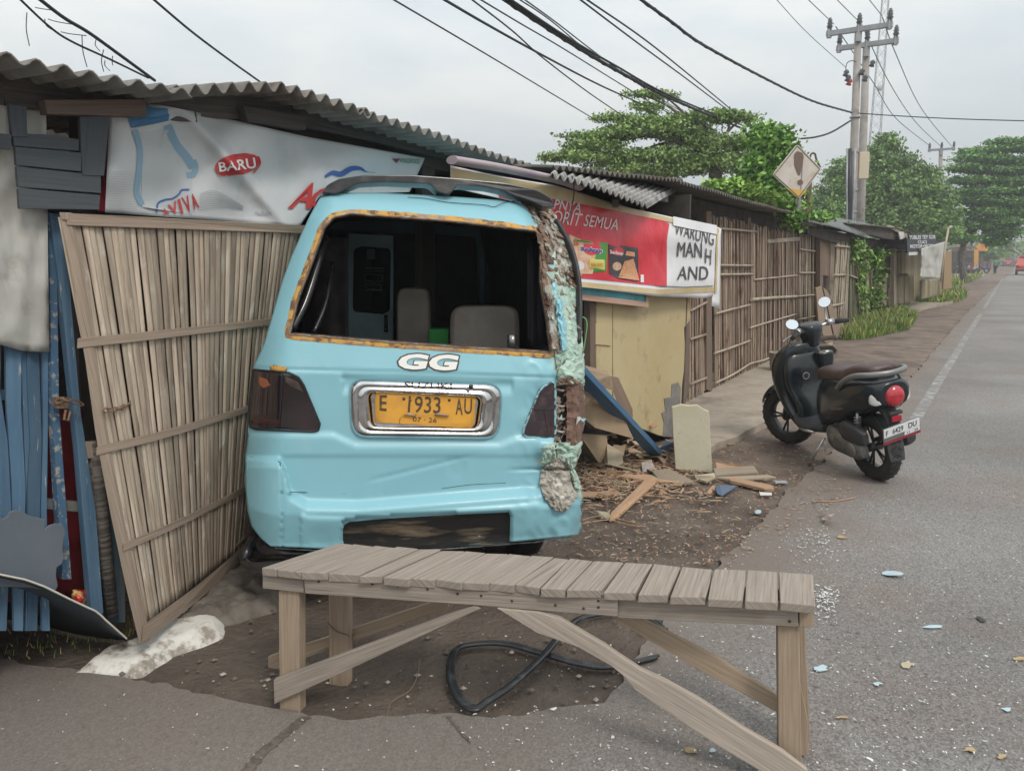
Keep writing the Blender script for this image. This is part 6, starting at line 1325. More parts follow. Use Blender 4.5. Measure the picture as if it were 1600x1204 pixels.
def shrub(name, label, cat, blobs, n, size, mats, seed, base=None, clump=7, flat=.9, kind=None):
    c = base or Vector(blobs[0][0]); t = thing(name, label, cat, (c.x, c.y, 0) if base is None else c)
    if kind: t['kind'] = kind
    mb = MB(); rnd = random.Random(seed)
    for b in blobs: mb.tube(catmull([Vector((b[0].x + rnd.uniform(-.2, .2), b[0].y, max(0, b[0].z - b[3]*1.5))), b[0] + Vector((.1, 0, -b[3]*.4)), b[0]], 4), .012, 5)
    mb.build('stems', mat('vine_stem', (.10, .07, .05), .9), t, fix=False); leaves('foliage', blobs, n, size, mats, t, seed, flat, clump); return t
Yv = 15.5
shrub('vine_thicket', 'bright green vine thicket climbing behind the long shed beside the warning sign', 'vine', [pb_(*b, Yv) for b in [(1190, 215, 20, 22), (1212, 222, 24, 28), (1195, 255, 30, 26), (1222, 262, 22, 26), (1180, 285, 26, 24), (1212, 295, 30, 22), (1236, 300, 16, 18), (1238, 240, 7, 16)]], 7500, .062, g4, 11, clump=5)
shrub('roof_creeper', 'yellow green creeper spreading over the roof of the long shed', 'creeper', [pb_(*b, 14.5) for b in [(1130, 296, 24, 8), (1160, 300, 34, 9), (1195, 312, 34, 9), (1230, 322, 26, 8), (1115, 288, 12, 5), (1148, 290, 20, 5)]], 2600, .06, [leafmat('leaf_lime', (.085, .15, .03)), g4[0]], 12, clump=5)
shrub('roof_creeper', 'thin creeper hanging over the roof end below the warning sign', 'creeper', [pb_(*b, 11.2) for b in [(1235, 342, 9, 8), (1242, 352, 9, 12), (1232, 336, 14, 4), (1270, 336, 26, 3), (1292, 340, 14, 4)]], 500, .04, g4, 13, clump=4)
# ---- stalls farther along
sh3 = thing('farther_stall', 'stall with overgrown bamboo wall and grey sheet roof past the long shed', 'stall', WR_(1330, 480))
rr1 = [WR_(x, y, .3) for x, y in [(1262, 346), (1300, 354), (1340, 366), (1392, 376), (1420, 381)]]; rb1 = [AY(x, y, p.y + 2.2) for (x, y), p in zip([(1272, 338), (1310, 341), (1345, 347), (1395, 360), (1418, 371)], rr1)]
corr('roof_sheet', rr1, rb1, mat('grey_asbestos_roof', (.17, .185, .19), .85, (.25, .265, .27), 1.2, .35, .65, 7, .2, 12, col3=(.10, .12, .06), scale3=1.2, lo3=.52, hi3=.66), sh3, .16, .012, 4)
mb = MB(); a, b = WR_(1284, 500, 0), WR_(1382, 480, 0); a.z = b.z = 0
for p, q in ((a - WR_.n*2.5, b - WR_.n*2.5), (a - WR_.n*.5, a - WR_.n*2.5), (b - WR_.n*.1, b - WR_.n*2.5)): mb.prism([p, q, q + Vector((0, 0, 2.1)), p + Vector((0, 0, 2.1))], (.02, .02, 0))
mb.prism([a - WR_.n*.3, b - WR_.n*.3, b - WR_.n*.3 + Vector((0, 0, 2.05)), a - WR_.n*.3 + Vector((0, 0, 2.05))], -WR_.n*.03); mb.build('back_wall', m_int, sh3)
plk('fascia_board', WR_, [(1262, 352), (1300, 360), (1400, 380), (1400, 392), (1300, 378), (1262, 366)], .03, m_int, sh3, .1); plk('plywood_wall', WR_, [(1284, 372), (1300, 374), (1300, 432), (1284, 430)], .02, mat('brown_plywood', (.16, .11, .075), .8, (.2, .14, .1), 3), sh3, .0)
plk('post', WR_, [(1282, 350), (1286, 350), (1286, 500), (1281, 500)], .08, m_brn, sh3, .03); plk('post', WR_, [(1299, 380), (1305, 380), (1302, 470), (1296, 470)], .08, m_cane2, sh3, .03); plk('post', WR_, [(1325, 382), (1328, 382), (1324, 500), (1321, 500)], .08, m_cane2, sh3, .05)
WRf = WR_.shift(.06)
bamboo('bamboo_panel', WRf, 1308, 1327, [(1308, 378), (1327, 382)], [(1308, 520), (1327, 508)], 2.2, .02, m_cane2, sh3, lean=-8, off=.05)
rails(WRf, [[(1306, 384), (1327, 386)], [(1302, 430), (1322, 429)], [(1299, 478), (1318, 474)]], .022, m_cane2, sh3, .08)
bamboo('bamboo_panel', WR_, 1328, 1352, [(1328, 390), (1352, 392)], [(1328, 505), (1352, 495)], 2.2, .022, mat('mossy_cane', (.23, .22, .15), .8, (.15, .15, .09), 1, .4, .65, 5, coord='UV', stretch=(3, 20, 1), island=.35), sh3)
bamboo('bamboo_panel', WR_, 1353, 1374, [(1353, 392), (1374, 390)], [(1353, 500), (1374, 488)], 2.0, .026, m_cane2, sh3, lean=2)
rails(WR_, [[(1328, 430), (1352, 440)], [(1355, 398), (1366, 392)], [(1338, 408), (1342, 480)]], .022, m_cane2, sh3, .05)
shrub('climbing_vine', 'green vine climbing the bamboo wall between the leaning boards and plank stall', 'vine', [(WR_(x, y, .12), r, r, h_) for x, y, r, h_ in [(1338, 385, .22, .15), (1345, 400, .25, .2), (1346, 430, .14, .4), (1349, 465, .14, .35), (1331, 378, .12, .1), (1368, 400, .2, .3), (1371, 430, .15, .4), (1369, 465, .15, .4), (1376, 395, .2, .1), (1331, 400, .08, .3)]], 2600, .05, [leafmat('leaf_climber', (.07, .13, .035)), g4[1]], 15, clump=4)
o = plank('leaning_board', WR_, [(1275, 450), (1284, 447), (1303, 532), (1290, 535), (1279, 500)], .03, wood('brown_board', (.23, .165, .12), (.30, .225, .165), .1), None, .35); tag(o, 'brown board leaning outward past the end of the bamboo wall', 'board')
o = plank('leaning_board', WR_, [(1286, 448), (1294, 455), (1316, 522), (1305, 530)], .03, wood('brown_board', (.23, .165, .12), (.30, .225, .165), .1), None, .30); tag(o, 'paler board leaning behind the first brown board', 'board')
mb = MB(); mb.prism([G(1262, 552, .0), G(1310, 548, .0), G(1302, 540, .35), G(1268, 542, .35)], (0, .35, 0)); mb.tube([G(1276, 530, .45), G(1308, 526, .5)], .04, 6); o = mb.build('stone_heap', mat('mossy_stone', (.09, .07, .055), .95, (.16, .13, .1), 9, bump=.8), bevel=.05); tag(o, 'heap of brown stones under the leaning boards', 'stones')
sh4 = thing('plank_stall', 'grey plank stall with a black lettered sign and a pale tarp at its corner', 'stall', WQ(1420, 470))
bamboo('plank_wall', WQ, 1376, 1462, [(1376, 395), (1462, 390)], [(1376, 478), (1462, 465)], 2.6, .085, wood('pale_vertical_planks', (.27, .235, .16), (.36, .32, .225), .35), sh4, jit=.3)
bamboo('lower_slats', WQ, 1378, 1425, [(1378, 430), (1425, 430)], [(1378, 476), (1425, 470)], 5.5, .13, wood('pale_vertical_planks', (.27, .235, .16), (.36, .32, .225), .35), sh4, off=.2, jit=.3)
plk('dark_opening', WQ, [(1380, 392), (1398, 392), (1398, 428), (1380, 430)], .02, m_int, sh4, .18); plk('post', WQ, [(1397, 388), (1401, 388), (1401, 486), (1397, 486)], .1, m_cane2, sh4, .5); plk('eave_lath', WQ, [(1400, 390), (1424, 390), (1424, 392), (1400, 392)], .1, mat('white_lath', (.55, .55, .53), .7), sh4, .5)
bamboo('counter_slats', WQ, 1440, 1468, [(1440, 438), (1468, 436)], [(1440, 466), (1468, 460)], 3.0, .09, wood('pale_vertical_planks', (.27, .235, .16), (.36, .32, .225), .35), sh4, off=.6, jit=.3)
q1 = [WQ(x, y, .9) for x, y in [(1322, 349), (1400, 356), (1440, 370), (1484, 378)]]; q2 = [p + Vector((-3, 1.2, .35)) for p in q1]
corr('roof_sheet', q1, q2, m_dr, sh4, .2, .015, 4); plk('fascia_board', WQ, [(1326, 350), (1385, 353), (1400, 362), (1410, 376), (1380, 372), (1330, 360)], .03, m_int, sh4, .8)
plk('rag', WQ, [(1404, 362), (1412, 362), (1414, 372), (1407, 374)], .03, mat('white_lath', (.55, .55, .53), .7), sh4, .92); plk('roof_batten', WQ, [(1384, 352), (1392, 352), (1440, 372), (1420, 374), (1408, 366)], .05, wood('pale_vertical_planks', (.27, .235, .16), (.36, .32, .225), .35), sh4, .86)
mb = MB(); p, q = WQ(1376, 470, 0), WQ(1474, 455, 0); p.z = q.z = 0
for a, b in ((p - WQ.n*3, q - WQ.n*3), (q - WQ.n*.15, q - WQ.n*3), (p - WQ.n*.15, q - WQ.n*.15)): mb.prism([a, b, b + Vector((0, 0, 2.3)), a + Vector((0, 0, 2.3))], (.03, .02, 0))
mb.build('back_wall', m_int, sh4)
sg = thing('shop_sign', 'small black sign with white hand painted lettering on the plank stall', 'sign', WQ(1440, 470)); WG = WQ.shift(1.05)
plk('sign_board', WG, [(1417, 373), (1463, 372), (1463, 393), (1418, 395)], .04, mat('black_sign_paint', (.03, .035, .045), .6), sg); mb = MB()
for s, q in (('TUBLES TEY SOR', [(1421, 368), (1462, 367), (1462, 373), (1421, 374)]), ('CUCI', [(1434, 375.5), (1448, 375.5), (1448, 380.5), (1434, 380.5)]), ('MOTOR+MOBIL', [(1422, 382), (1460, 381), (1460, 387), (1422, 388)]), ('12 T', [(1437, 389), (1448, 389), (1448, 393), (1437, 393)])): decal_text(mb, s, q, WG, .02, .03)
mb.build('painted_letters', mat('white_sign_letters', (.6, .61, .62), .6), sg, fix=False); plk('top_strip', WG, [(1420, 366), (1463, 365), (1463, 373), (1420, 374)], .03, mat('black_sign_paint', (.03, .035, .045), .6), sg)
plk('price_card', WG, [(1420, 394), (1440, 393), (1440, 398), (1420, 399)], .02, mat('white_lath', (.55, .55, .53), .7), sg)
o = cloth('tarpaulin', WG, [(1440, 388), (1477, 377)], [(1438, 434), (1471, 436)], 16, 16, m_tarp, .06, .06, 9, .1, None, .01, .06); tag(o, 'pale tarpaulin tied over the corner of the plank stall', 'tarpaulin')
mb = MB(); mb.tube([WG(1482, 356, .3), WG(1477, 384, .3), WG(1470, 440, .3)], .03, 6); mb.tube([WG(1482, 356, .3), WG(1487, 354, .3)], .04, 6); o = mb.build('pole', m_cane2); tag(o, 'thin pale pole at the corner of the plank stall', 'pole')
o = plank('orange_board', WG, [(1477, 392), (1487, 392), (1487, 450), (1474, 452)], .1, wood('orange_board', (.30, .19, .09), (.36, .25, .14), .1), None, -.4); tag(o, 'orange brown board wall past the pale tarpaulin', 'board wall')
# grass by the wall: blades
def grass(label, polys, n, h, cols, seed, name='grass'):
    rg = random.Random(seed); mb = MB()
    for _ in range(n):
        poly = rg.choice(polys); xs_ = [p[0] for p in poly]; ys_ = [p[1] for p in poly]
        for _t in range(30):
            x, y = rg.uniform(min(xs_), max(xs_)), rg.uniform(min(ys_), max(ys_))
            if inside(x, y, poly): break
        p = G(x, y, 0); hh = h*rg.uniform(.3, 1.15)*(.75 + .5*nz3(p.x*1.1, p.y*1.1, seed)); a = rg.random()*6.28; d = Vector((math.cos(a), math.sin(a), 0)); l = Vector((rg.uniform(-.5, .5), rg.uniform(-.5, .5), 0))*hh; w_ = d*h*.035*max(1, p.y/14)
        mb.add([p-w_, p+w_, p+w_*.6+l*.4+Vector((0, 0, hh*.6)), p-w_*.6+l*.4+Vector((0, 0, hh*.6)), p+l+Vector((0, 0, hh))], [(0, 1, 2, 3), (3, 2, 4)], rg.randrange(len(cols)))
    o = mb.build(name, cols, fix=False); tag(o, label, 'grass', kind='stuff')
gc = [leafmat('grass_green', (.055, .115, .03)), leafmat('grass_dark', (.035, .08, .022)), leafmat('grass_dry', (.13, .12, .055))]
grass('bright grass patch at the foot of the vine covered wall', [[(1312, 530), (1340, 505), (1375, 488), (1415, 488), (1432, 498), (1420, 515), (1380, 524), (1345, 530)]], 6500, .30, gc, 1)
grass('grass patch in front of the plank stall by the tarpaulin', [[(1430, 474), (1450, 465), (1480, 455), (1500, 455), (1512, 463), (1500, 471), (1470, 475)], [(1478, 452), (1486, 440), (1492, 450)]], 4500, .4, gc, 2)
grass('sparse grass under the bent navy sheet', [[(-40, 1030), (-40, 965), (100, 985), (180, 1000), (140, 1030), (60, 1030)], [(160, 1015), (185, 1000), (230, 985), (212, 960)]], 260, .05, gc[:2] + [gc[2], gc[2]], 3)
grass('tufts along the edge of the far roadside', [[(1480, 440), (1500, 430), (1540, 428), (1530, 436), (1500, 446)]], 500, .4, gc, 4)
# ---- warning sign
sn = thing('warning_sign', 'faded diamond road sign with a brown exclamation mark above the shed roof', 'road sign', AY(1246, 330, 14)); WZ = Wall(AY(1246, 268, 14), R(78))
dm = rrect([(1246, 225), (1284, 264), (1248, 311), (1207, 273)], 5, 4)
plk('panel', WZ, dm, .02, mat('faded_sign_face', (.50, .44, .38), .5, (.56, .51, .46), 3, bump=.05, col3=(.46, .38, .28), scale3=4), sn); mb = MB(); decal_poly(mb, [(1229, 294), (1264, 295), (1249, 309), (1247, 309)], WZ, .004, 2, 4, 6); ribbon(mb, [(1246, 228), (1281, 264), (1248, 308), (1210, 273)], -.6, .6, .006, .006, 0, 100, WZ, 0)
decal_poly(mb, [(1241, 240), (1246, 236), (1254, 238), (1256, 245), (1254, 258), (1250, 274), (1247, 274), (1241, 258)], WZ, .007, 1, 12, 4); decal_poly(mb, ell(1250.5, 285, 4.6, 4.6), WZ, .007, 1, 8, 6)
mb.build('sign_marking', [mat('sign_border', (.07, .06, .05), .6), mat('faded_brown_print', (.14, .095, .07), .6), mat('sign_yellow', (.58, .36, .08), .5)], sn, fix=False); mb = MB(); p = WZ(1249, 305, -.03); mb.tube([Vector((p.x, p.y, 0)), Vector((p.x, p.y, p.z+.6))], .035, 8); mb.build('post', mat('grey_post', (.13, .13, .13), .6), sn)
mb = MB(); p = AY(1264, 290, 15.5); mb.tube([Vector((p.x, p.y, 0)), Vector((p.x, p.y, p.z + .35))], .06, 8); mb.tube(catmull([AY(x, y, 15.5) for x, y in [(1264, 285), (1266, 245), (1273, 240), (1276, 250), (1282, 262)]], 4), .02, 5); o = mb.build('rusty_post', mat('rusty_post', (.13, .075, .05), .85)); tag(o, 'rusty old post behind the diamond road sign', 'post')
# ---- utility poles
m_cp = mat('pole_concrete', (.30, .275, .25), .85, (.38, .355, .33), 2, .4, .65, 7, .2, 20, col3=(.20, .17, .15), scale3=1.2); m_ga = mat('galvanised_arm', (.27, .28, .29), .5, (.34, .35, .36), 5, metal=.3); m_ins = mat('dark_insulator', (.06, .065, .07), .3, coat=.4)
def pole(label, Y, xb, top, arms, rb, rt, grp='utility poles along the road'):
    b = AY(xb, 400, Y); b.z = 0; t = AY(*top, Y); root = thing('utility_pole', label, 'utility pole', b, grp); mb = MB(); mb.tube([b, b.lerp(t, .5), t], [rb, (rb+rt)/2, rt], 14); mb.build('shaft', m_cp, root)
    for (ax0, ay0), (ax1, ay1), w_, h_ in arms:
        m = AY((ax0+ax1)/2, (ay0+ay1)/2, Y - rt - .05); L_ = w_/2; d = Vector((RDn.x, RDn.y, 0)); a, e = m - d*L_, m + d*L_; mb = MB(); mb.bar(a, e, h_*.8, h_); mb.bar(m - Vector((0, 0, .1)), m - Vector((0, 0, .4)), .2, .12); arm = mb.build('cross_arm', m_ga, root, bevel=.01)
        for q in (a + d*.1, m, e - d*.1):
            mb = MB(); mb.lathe([(0, .44), (.045, .43), (.05, .38), (.085, .34), (.06, .30), (.10, .25), (.065, .21), (.11, .14), (.07, .10), (.07, 0)], q + Vector((0, 0, h_/2)), (0, 0, 1), 12); mb.build('insulator', m_ins, arm, fix=False)
            mb = MB(); mb.box(q, (.13, .13, h_*1.7)); mb.build('clamp', m_ga, arm)
    return root
pa = pole('nearer tall concrete pole with a cross arm and grey conduit, left of its twin', 28, 1331, (1341, 48), [((1302, 52), (1382, 40), 2.1, .17)], .17, .115)
pbb = pole('second concrete pole right behind its twin with a cream meter box', 29.2, 1345, (1354, 66), [((1317, 74), (1392, 66), 2.05, .17)], .18, .12)
pole('distant pole with a single cross arm rising between the two trees', 58, 1470, (1470, 232), [((1454, 234), (1488, 233), 1.75, .16)], .16, .13)
pole('tiny far pole standing above the houses left of the road end', 150, 1578, (1578, 366), [((1574, 369), (1583, 369), 2, .2)], .2, .16); pole('tiny far pole nearer the right edge of the view', 130, 1586, (1586, 372), [((1581, 375), (1590, 375), 2, .2)], .2, .16)
mb = MB(); mb.bar(AY(1349, 238, 28.7), AY(1347, 280, 28.7), .36, .26); mb.build('meter_box', mat('cream_meter_box', (.55, .48, .36), .6), pbb, bevel=.02); mb = MB(); mb.bar(AY(1342, 238, 28.72), AY(1340, 278, 28.72), .16, .27); mb.build('box_side', mat('rusty_box_side', (.24, .15, .10), .8), pbb, bevel=.01)
for x0, x1, x2, r, m_, nm in ((1336, 1334, 1332, .05, m_ga, 'conduit'), (1324, 1323, 1324, .035, m_ga, 'conduit'), (1328, 1328, 1327, .07, m_black, 'conduit')):
    mb = MB(); mb.tube([AY(x0, 232, 27.7), AY(x1, 300, 27.7), AY(x2, 345, 27.7), Vector((AY(x2, 345, 27.7).x, 27.7, 0))], r, 7); mb.build(nm, m_, pa)
for y in (182, 236, 296, 330): mb = MB(); p = AY(ipol([(50, 1341), (345, 1330)], y), y, 28); mb.tube([p, p - Vector((0, 0, .06))], .18, 12); mb.build('strap', m_ga, pa)
for x, y, m_ in ((1320, 120, m_ins), (1323, 128, m_ins), (1325, 134, mat('red_fuse', (.35, .04, .03), .4)), (1345, 118, m_ins), (1350, 128, m_ins), (1361, 105, m_ins)): mb = MB(); mb.lathe([(0, .25), (.06, .22), (.1, .15), (.06, .1), (.1, .03), (0, 0)], AY(x, y, 27.8), (.3, 0, 1), 10); mb.build('cutout_fuse', m_, pa, fix=False)
mb = MB(); mb.tube(catmull([AY(x, y, 27.8) for x, y in [(1321, 116), (1323, 100), (1331, 95), (1338, 97)]], 5), .015, 5); mb.build('jumper_wire', m_black, pa, fix=False)
# tower
tw = thing('lattice_tower', 'slim distant lattice mast rising behind the twin poles', 'tower', AY(1361, 400, 150) - Vector((0, 0, AY(1361, 400, 150).z))); c = AY(1361, 300, 150); mb = MB(); zt = AY(1361, -120, 150).z; zb = 0
def tp(z, k): w_ = 1.75*(1 - .72*z/zt); a = k*math.pi/2 + .5; return Vector((c.x + math.cos(a)*w_, c.y + math.sin(a)*w_, z))
for k in range(4): mb.tube([tp(0, k), tp(zt, k)], .07, 4)
z = 0
while z < zt - 2:
    for k in range(4): mb.tube([tp(z, k), tp(z+1.8, k+1)], .035, 3); mb.tube([tp(z+1.8, k), tp(z, k+1)], .035, 3)
    z += 1.8
mb.build('lattice', mat('tower_steel', (.30, .29, .29), .6), tw, fix=False); mb = MB(); mb.lathe([(0, .1), (.45, .1), (.5, -.2), (0, -.3)], AY(1375, 138, 149), (0, -1, 0), 14); mb.build('dish', m_ga, tw, fix=False)
# ---- cables
m_cab = mat('black_cable', (.018, .02, .024), .6)
cabs = [([(612, -2), (760, 85), (860, 145), (938, 192)], 9, 18, .010, 'thin single cable, lowest of the bundle above the minibus'),
 ([(688, -4), (760, 38), (845, 85), (935, 132), (1010, 166)], 9, 20, .016, 'thick cable second from the left at the top edge'), ([(734, -3), (800, 48), (850, 92), (930, 152), (1010, 205)], 9, 19, .010, 'thin cable that crosses under the thick cables above the spreading tree'),
 ([(748, -2), (815, 38), (880, 76), (985, 141), (1050, 180)], 10, 20, .010, 'thin cable passing just left of the heavy bundle'), ([(785, -3), (880, 60), (960, 108), (1050, 155), (1165, 203)], 10, 24, .028, 'heaviest black cable running down to the vine thicket'),
 ([(792, -4), (885, 58), (962, 103), (1050, 151), (1165, 198)], 10, 24, .018, 'cable strapped alongside the heaviest one'), ([(808, -3), (860, 32), (930, 88), (1000, 128)], 10, 18, .009, 'thin cable right above the heaviest one'), ([(816, -3), (870, 36), (935, 86), (1010, 140), (1090, 190)], 10, 22, .009, 'thin cable twin to the one above the heaviest cable'),
 ([(903, -3), (1000, 70), (1075, 125), (1150, 182)], 11, 22, .013, 'left one of a close pair of cables above the tree top'), ([(913, -3), (1010, 64), (1095, 132), (1165, 190)], 11, 22, .013, 'right one of a close pair of cables above the tree top'),
 ([(998, -3), (1050, 35), (1100, 71), (1200, 125), (1270, 158), (1331, 176)], 14, 27.6, .028, 'twisted thick cable sagging down to the twin poles'), ([(1248, 217), (1275, 214), (1300, 206), (1330, 188)], 27, 27.6, .028, 'short twisted cable hanging left from the nearer pole'),
 ([(1341, 177), (1400, 181), (1500, 186), (1640, 190)], 27.6, 26, .018, 'level cable running right from the nearer pole'), ([(1211, -3), (1260, 50), (1322, 106)], 22, 27.6, .009, 'faint wire ending at the fuses of the nearer pole'),
 ([(1260, -3), (1303, 38)], 24, 27.6, .012, 'wire to the left insulator of the nearer pole'), ([(1305, -3), (1341, 33)], 24, 27.9, .012, 'wire to the middle insulator of the nearer pole'), ([(1356, -3), (1379, 26)], 24, 28.2, .012, 'wire to the right insulator of the nearer pole'),
 ([(1379, 28), (1400, 85), (1440, 170), (1487, 229)], 28, 58, .018, 'wire from the nearer pole to the right tip of the distant arm'), ([(1346, 38), (1390, 130), (1430, 190), (1470, 229)], 28, 58, .018, 'wire from the nearer pole to the middle of the distant arm'), ([(1306, 42), (1365, 130), (1400, 185), (1454, 229)], 28, 58, .018, 'wire from the nearer pole to the left tip of the distant arm'),
 ([(28, -4), (75, 40), (110, 64), (170, 92), (232, 122)], 3.0, 3.8, .0045, 'lower cable of the tangled pair above the left roof'), ([(58, -4), (100, 28), (140, 52), (190, 88), (242, 126)], 3.0, 3.8, .007, 'upper thick cable of the tangled pair above the left roof'),
 ([(236, -4), (300, 50), (360, 95), (412, 132)], 5, 7, .008, 'single cable crossing the sky above the white banner')]
for pl_, ya, yb, r, lab in cabs:
    n = len(pl_); L_ = [0]
    for a, b in zip(pl_, pl_[1:]): L_.append(L_[-1] + math.hypot(b[0]-a[0], b[1]-a[1]))
    pts = catmull([AY(x, y, 1/(1/ya + (1/yb-1/ya)*l/L_[-1])) for (x, y), l in zip(pl_, L_)], 8); mb = MB(); mb.tube(pts, r, 6)
    if r >= .018 and 'twist' in lab or 'heaviest black' in lab: mb.tube([p + Vector((math.cos(i*1.1), 0, math.sin(i*1.1)))*r*.8 for i, p in enumerate(resamp(pts, 160))], r*.6, 5)
    o = mb.build('cable', m_cab, fix=False); tag(o, lab, 'cable', 'overhead cables')
rnd = random.Random(4); mb = MB()
for x, y, dx, dy in [(42, 20, 4, 52), (70, 30, 20, 22), (128, 55, 8, 50), (150, 62, 6, 18), (162, 78, 0, 34), (176, 88, 0, 14), (55, 12, 25, 4), (75, 30, 36, 8), (95, 50, 40, 6), (164, 95, 8, 16)]:
    a = AY(x, y, 3.3); mb.tube(catmull([a, AY(x + dx*.3 + rnd.uniform(-4, 4), y + dy*.5, 3.35), AY(x + dx, y + dy, 3.4)], 5), .0018, 4)
o = mb.build('wire_tangle', m_cab, fix=False); tag(o, 'loose frayed wires dangling from the tangled pair of cables', 'wires')
# ---- traffic and far things
def car(label, name, cat, p, W_, L_, Hh, m, pick=False):
    M = Matrix.Translation(p) @ Matrix.Rotation(-RD, 4, 'Z'); t = thing(name, label, cat, M=M); h = W_/2
    sec = [(0, .30, .62), (.05, .30, .9), (.12, .3, 1.0)] ; mb = MB()
    prof = [(0, .35), (0, .8), (.08, .95), (L_*.10, 1.0 if not pick else .98), (L_*.22, Hh if not pick else 1.0), (L_*(.6 if not pick else .4), Hh if not pick else 1.0), (L_*.6, Hh), (L_*.74, 1.0), (L_*.97, .82), (L_, .6), (L_, .32)]
    rows = [[Vector((s*h*(1 if z < 1.02 else .82), y, z)) for y, z in prof] for s in (-1, -.92, .92, 1)]; rows[0] = [Vector((v.x, v.y, min(v.z, 9))) for v in rows[0]]
    mb.grid(rows, 0, False); k = len(prof)
    for s in (-1, 1): mb.add([Vector((s*h*(1 if z < 1.02 else .82), y, z)) for y, z in prof], [list(range(k))])
    mb.build('body', m, t, local=True, fix=True)
    mb = MB(); mb.box((0, L_*.155 if not pick else L_*.55, (1.0+Hh)/2 - .02), (W_*.74, .02, (Hh-1.0)*.8), Matrix.Rotation(R(-28 if not pick else 0), 3, 'X') if not pick else None); mb.v = [v + Vector((0, -.03, .02)) for v in mb.v]; mb.build('rear_window', m_tint, t, local=True)
    for s in (-1, 1):
        mb = MB(); mb.box((s*h*.84, -.01, .78), (.22, .03, .18)); mb.build('tail_lamp', m_lred, t, local=True)
        for y in (L_*.18, L_*.8): mb = MB(); mb.lathe([(0, -.1), (.28, -.1), (.31, -.06), (.31, .06), (.28, .1), (0, .1)], (s*h*.88, y, .31), (1, 0, 0), 18); mb.build('wheel', m_black, t, local=True, fix=False)
    mb = MB(); mb.box((0, -.04, .42), (W_*.96, .1, .16)); mb.build('bumper', m_blackgloss if pick else m, t, local=True, bevel=.02)
    mb = MB(); mb.box((0, -.03, .62 if not pick else .5), (.42, .015, .13)); mb.build('licence_plate', mat('plate_white', (.72, .73, .74), .35), t, local=True); return t
car('red and silver saloon driving away in the distance', 'car', 'car', G(1575, 416.5), 1.75, 4.2, 1.48, mat('red_car_paint', (.34, .03, .04), .3, coat=.5)); car('orange red pickup driving away at the right edge', 'pickup', 'pickup truck', G(1604, 430), 1.8, 4.6, 1.75, mat('orange_red_paint', (.42, .05, .03), .3, coat=.5), True)
# pedestrian: one skinned body
def person(p, h, face):
    t = thing('person', 'pedestrian in a green top and dark trousers walking on the far road edge', 'person', p); k = h/1.7
    def skin(name, V, E, Rr, m):
        me = bpy.data.meshes.new(name); me.from_pydata([Vector(v)*k for v in V], E, []); o = bpy.data.objects.new(name, me); C.collection.objects.link(o); o.parent = t; ORG[o] = ORG[t]; md = o.modifiers.new('s', 'SKIN')
        for i, r in enumerate(Rr): me.skin_vertices[0].data[i].radius = (r*k, r*k)
        me.skin_vertices[0].data[0].use_root = True; md.use_smooth_shade = True; sb = o.modifiers.new('u', 'SUBSURF'); sb.levels = sb.render_levels = 1; me.materials.append(m); return o
    skin('body', [(0, 0, .92), (0, 0, 1.15), (0, 0, 1.40), (0, 0, 1.50), (0, 0, 1.58), (0, 0, 1.68), (.18, 0, 1.38), (.24, .02, 1.10), (.23, .08, .86), (-.18, 0, 1.38), (-.24, .0, 1.10), (-.23, .05, .86), (.10, 0, .86), (.11, .06, .47), (.11, .0, .08), (-.10, 0, .86), (-.11, -.03, .47), (-.11, -.10, .09), (.11, .12, .04), (-.11, .02, .04), (.23, .12, .78), (-.23, .09, .78)],
         [(0, 1), (1, 2), (2, 3), (3, 4), (4, 5), (2, 6), (6, 7), (7, 8), (2, 9), (9, 10), (10, 11), (0, 12), (12, 13), (13, 14), (0, 15), (15, 16), (16, 17), (14, 18), (17, 19), (8, 20), (11, 21)], [.15, .13, .14, .05, .085, .08, .06, .045, .035, .06, .045, .035, .095, .065, .045, .095, .065, .045, .04, .04, .03, .03], mat('skin_tone', (.30, .17, .11), .6))
    skin('green_top', [(0, 0, .90), (0, 0, 1.15), (0, 0, 1.40), (.19, 0, 1.39), (.25, .02, 1.12), (-.19, 0, 1.39), (-.25, 0, 1.12)], [(0, 1), (1, 2), (2, 3), (3, 4), (2, 5), (5, 6)], [.185, .155, .165, .075, .065, .075, .065], mat('teal_green_cloth', (.03, .27, .19), .8)); skin('trousers', [(0, 0, .93), (.10, 0, .84), (.11, .06, .47), (.11, .0, .1), (-.10, 0, .84), (-.11, -.03, .47), (-.11, -.10, .1)], [(0, 1), (1, 2), (2, 3), (0, 4), (4, 5), (5, 6)], [.16, .11, .085, .07, .11, .085, .07], mat('dark_cloth', (.02, .025, .04), .8))
    skin('hair', [(0, -.01, 1.62), (0, -.015, 1.70)], [(0, 1)], [.095, .08], mat('hair', (.03, .03, .035), .8)); return t
person(G(1554, 428), 1.5, 0)
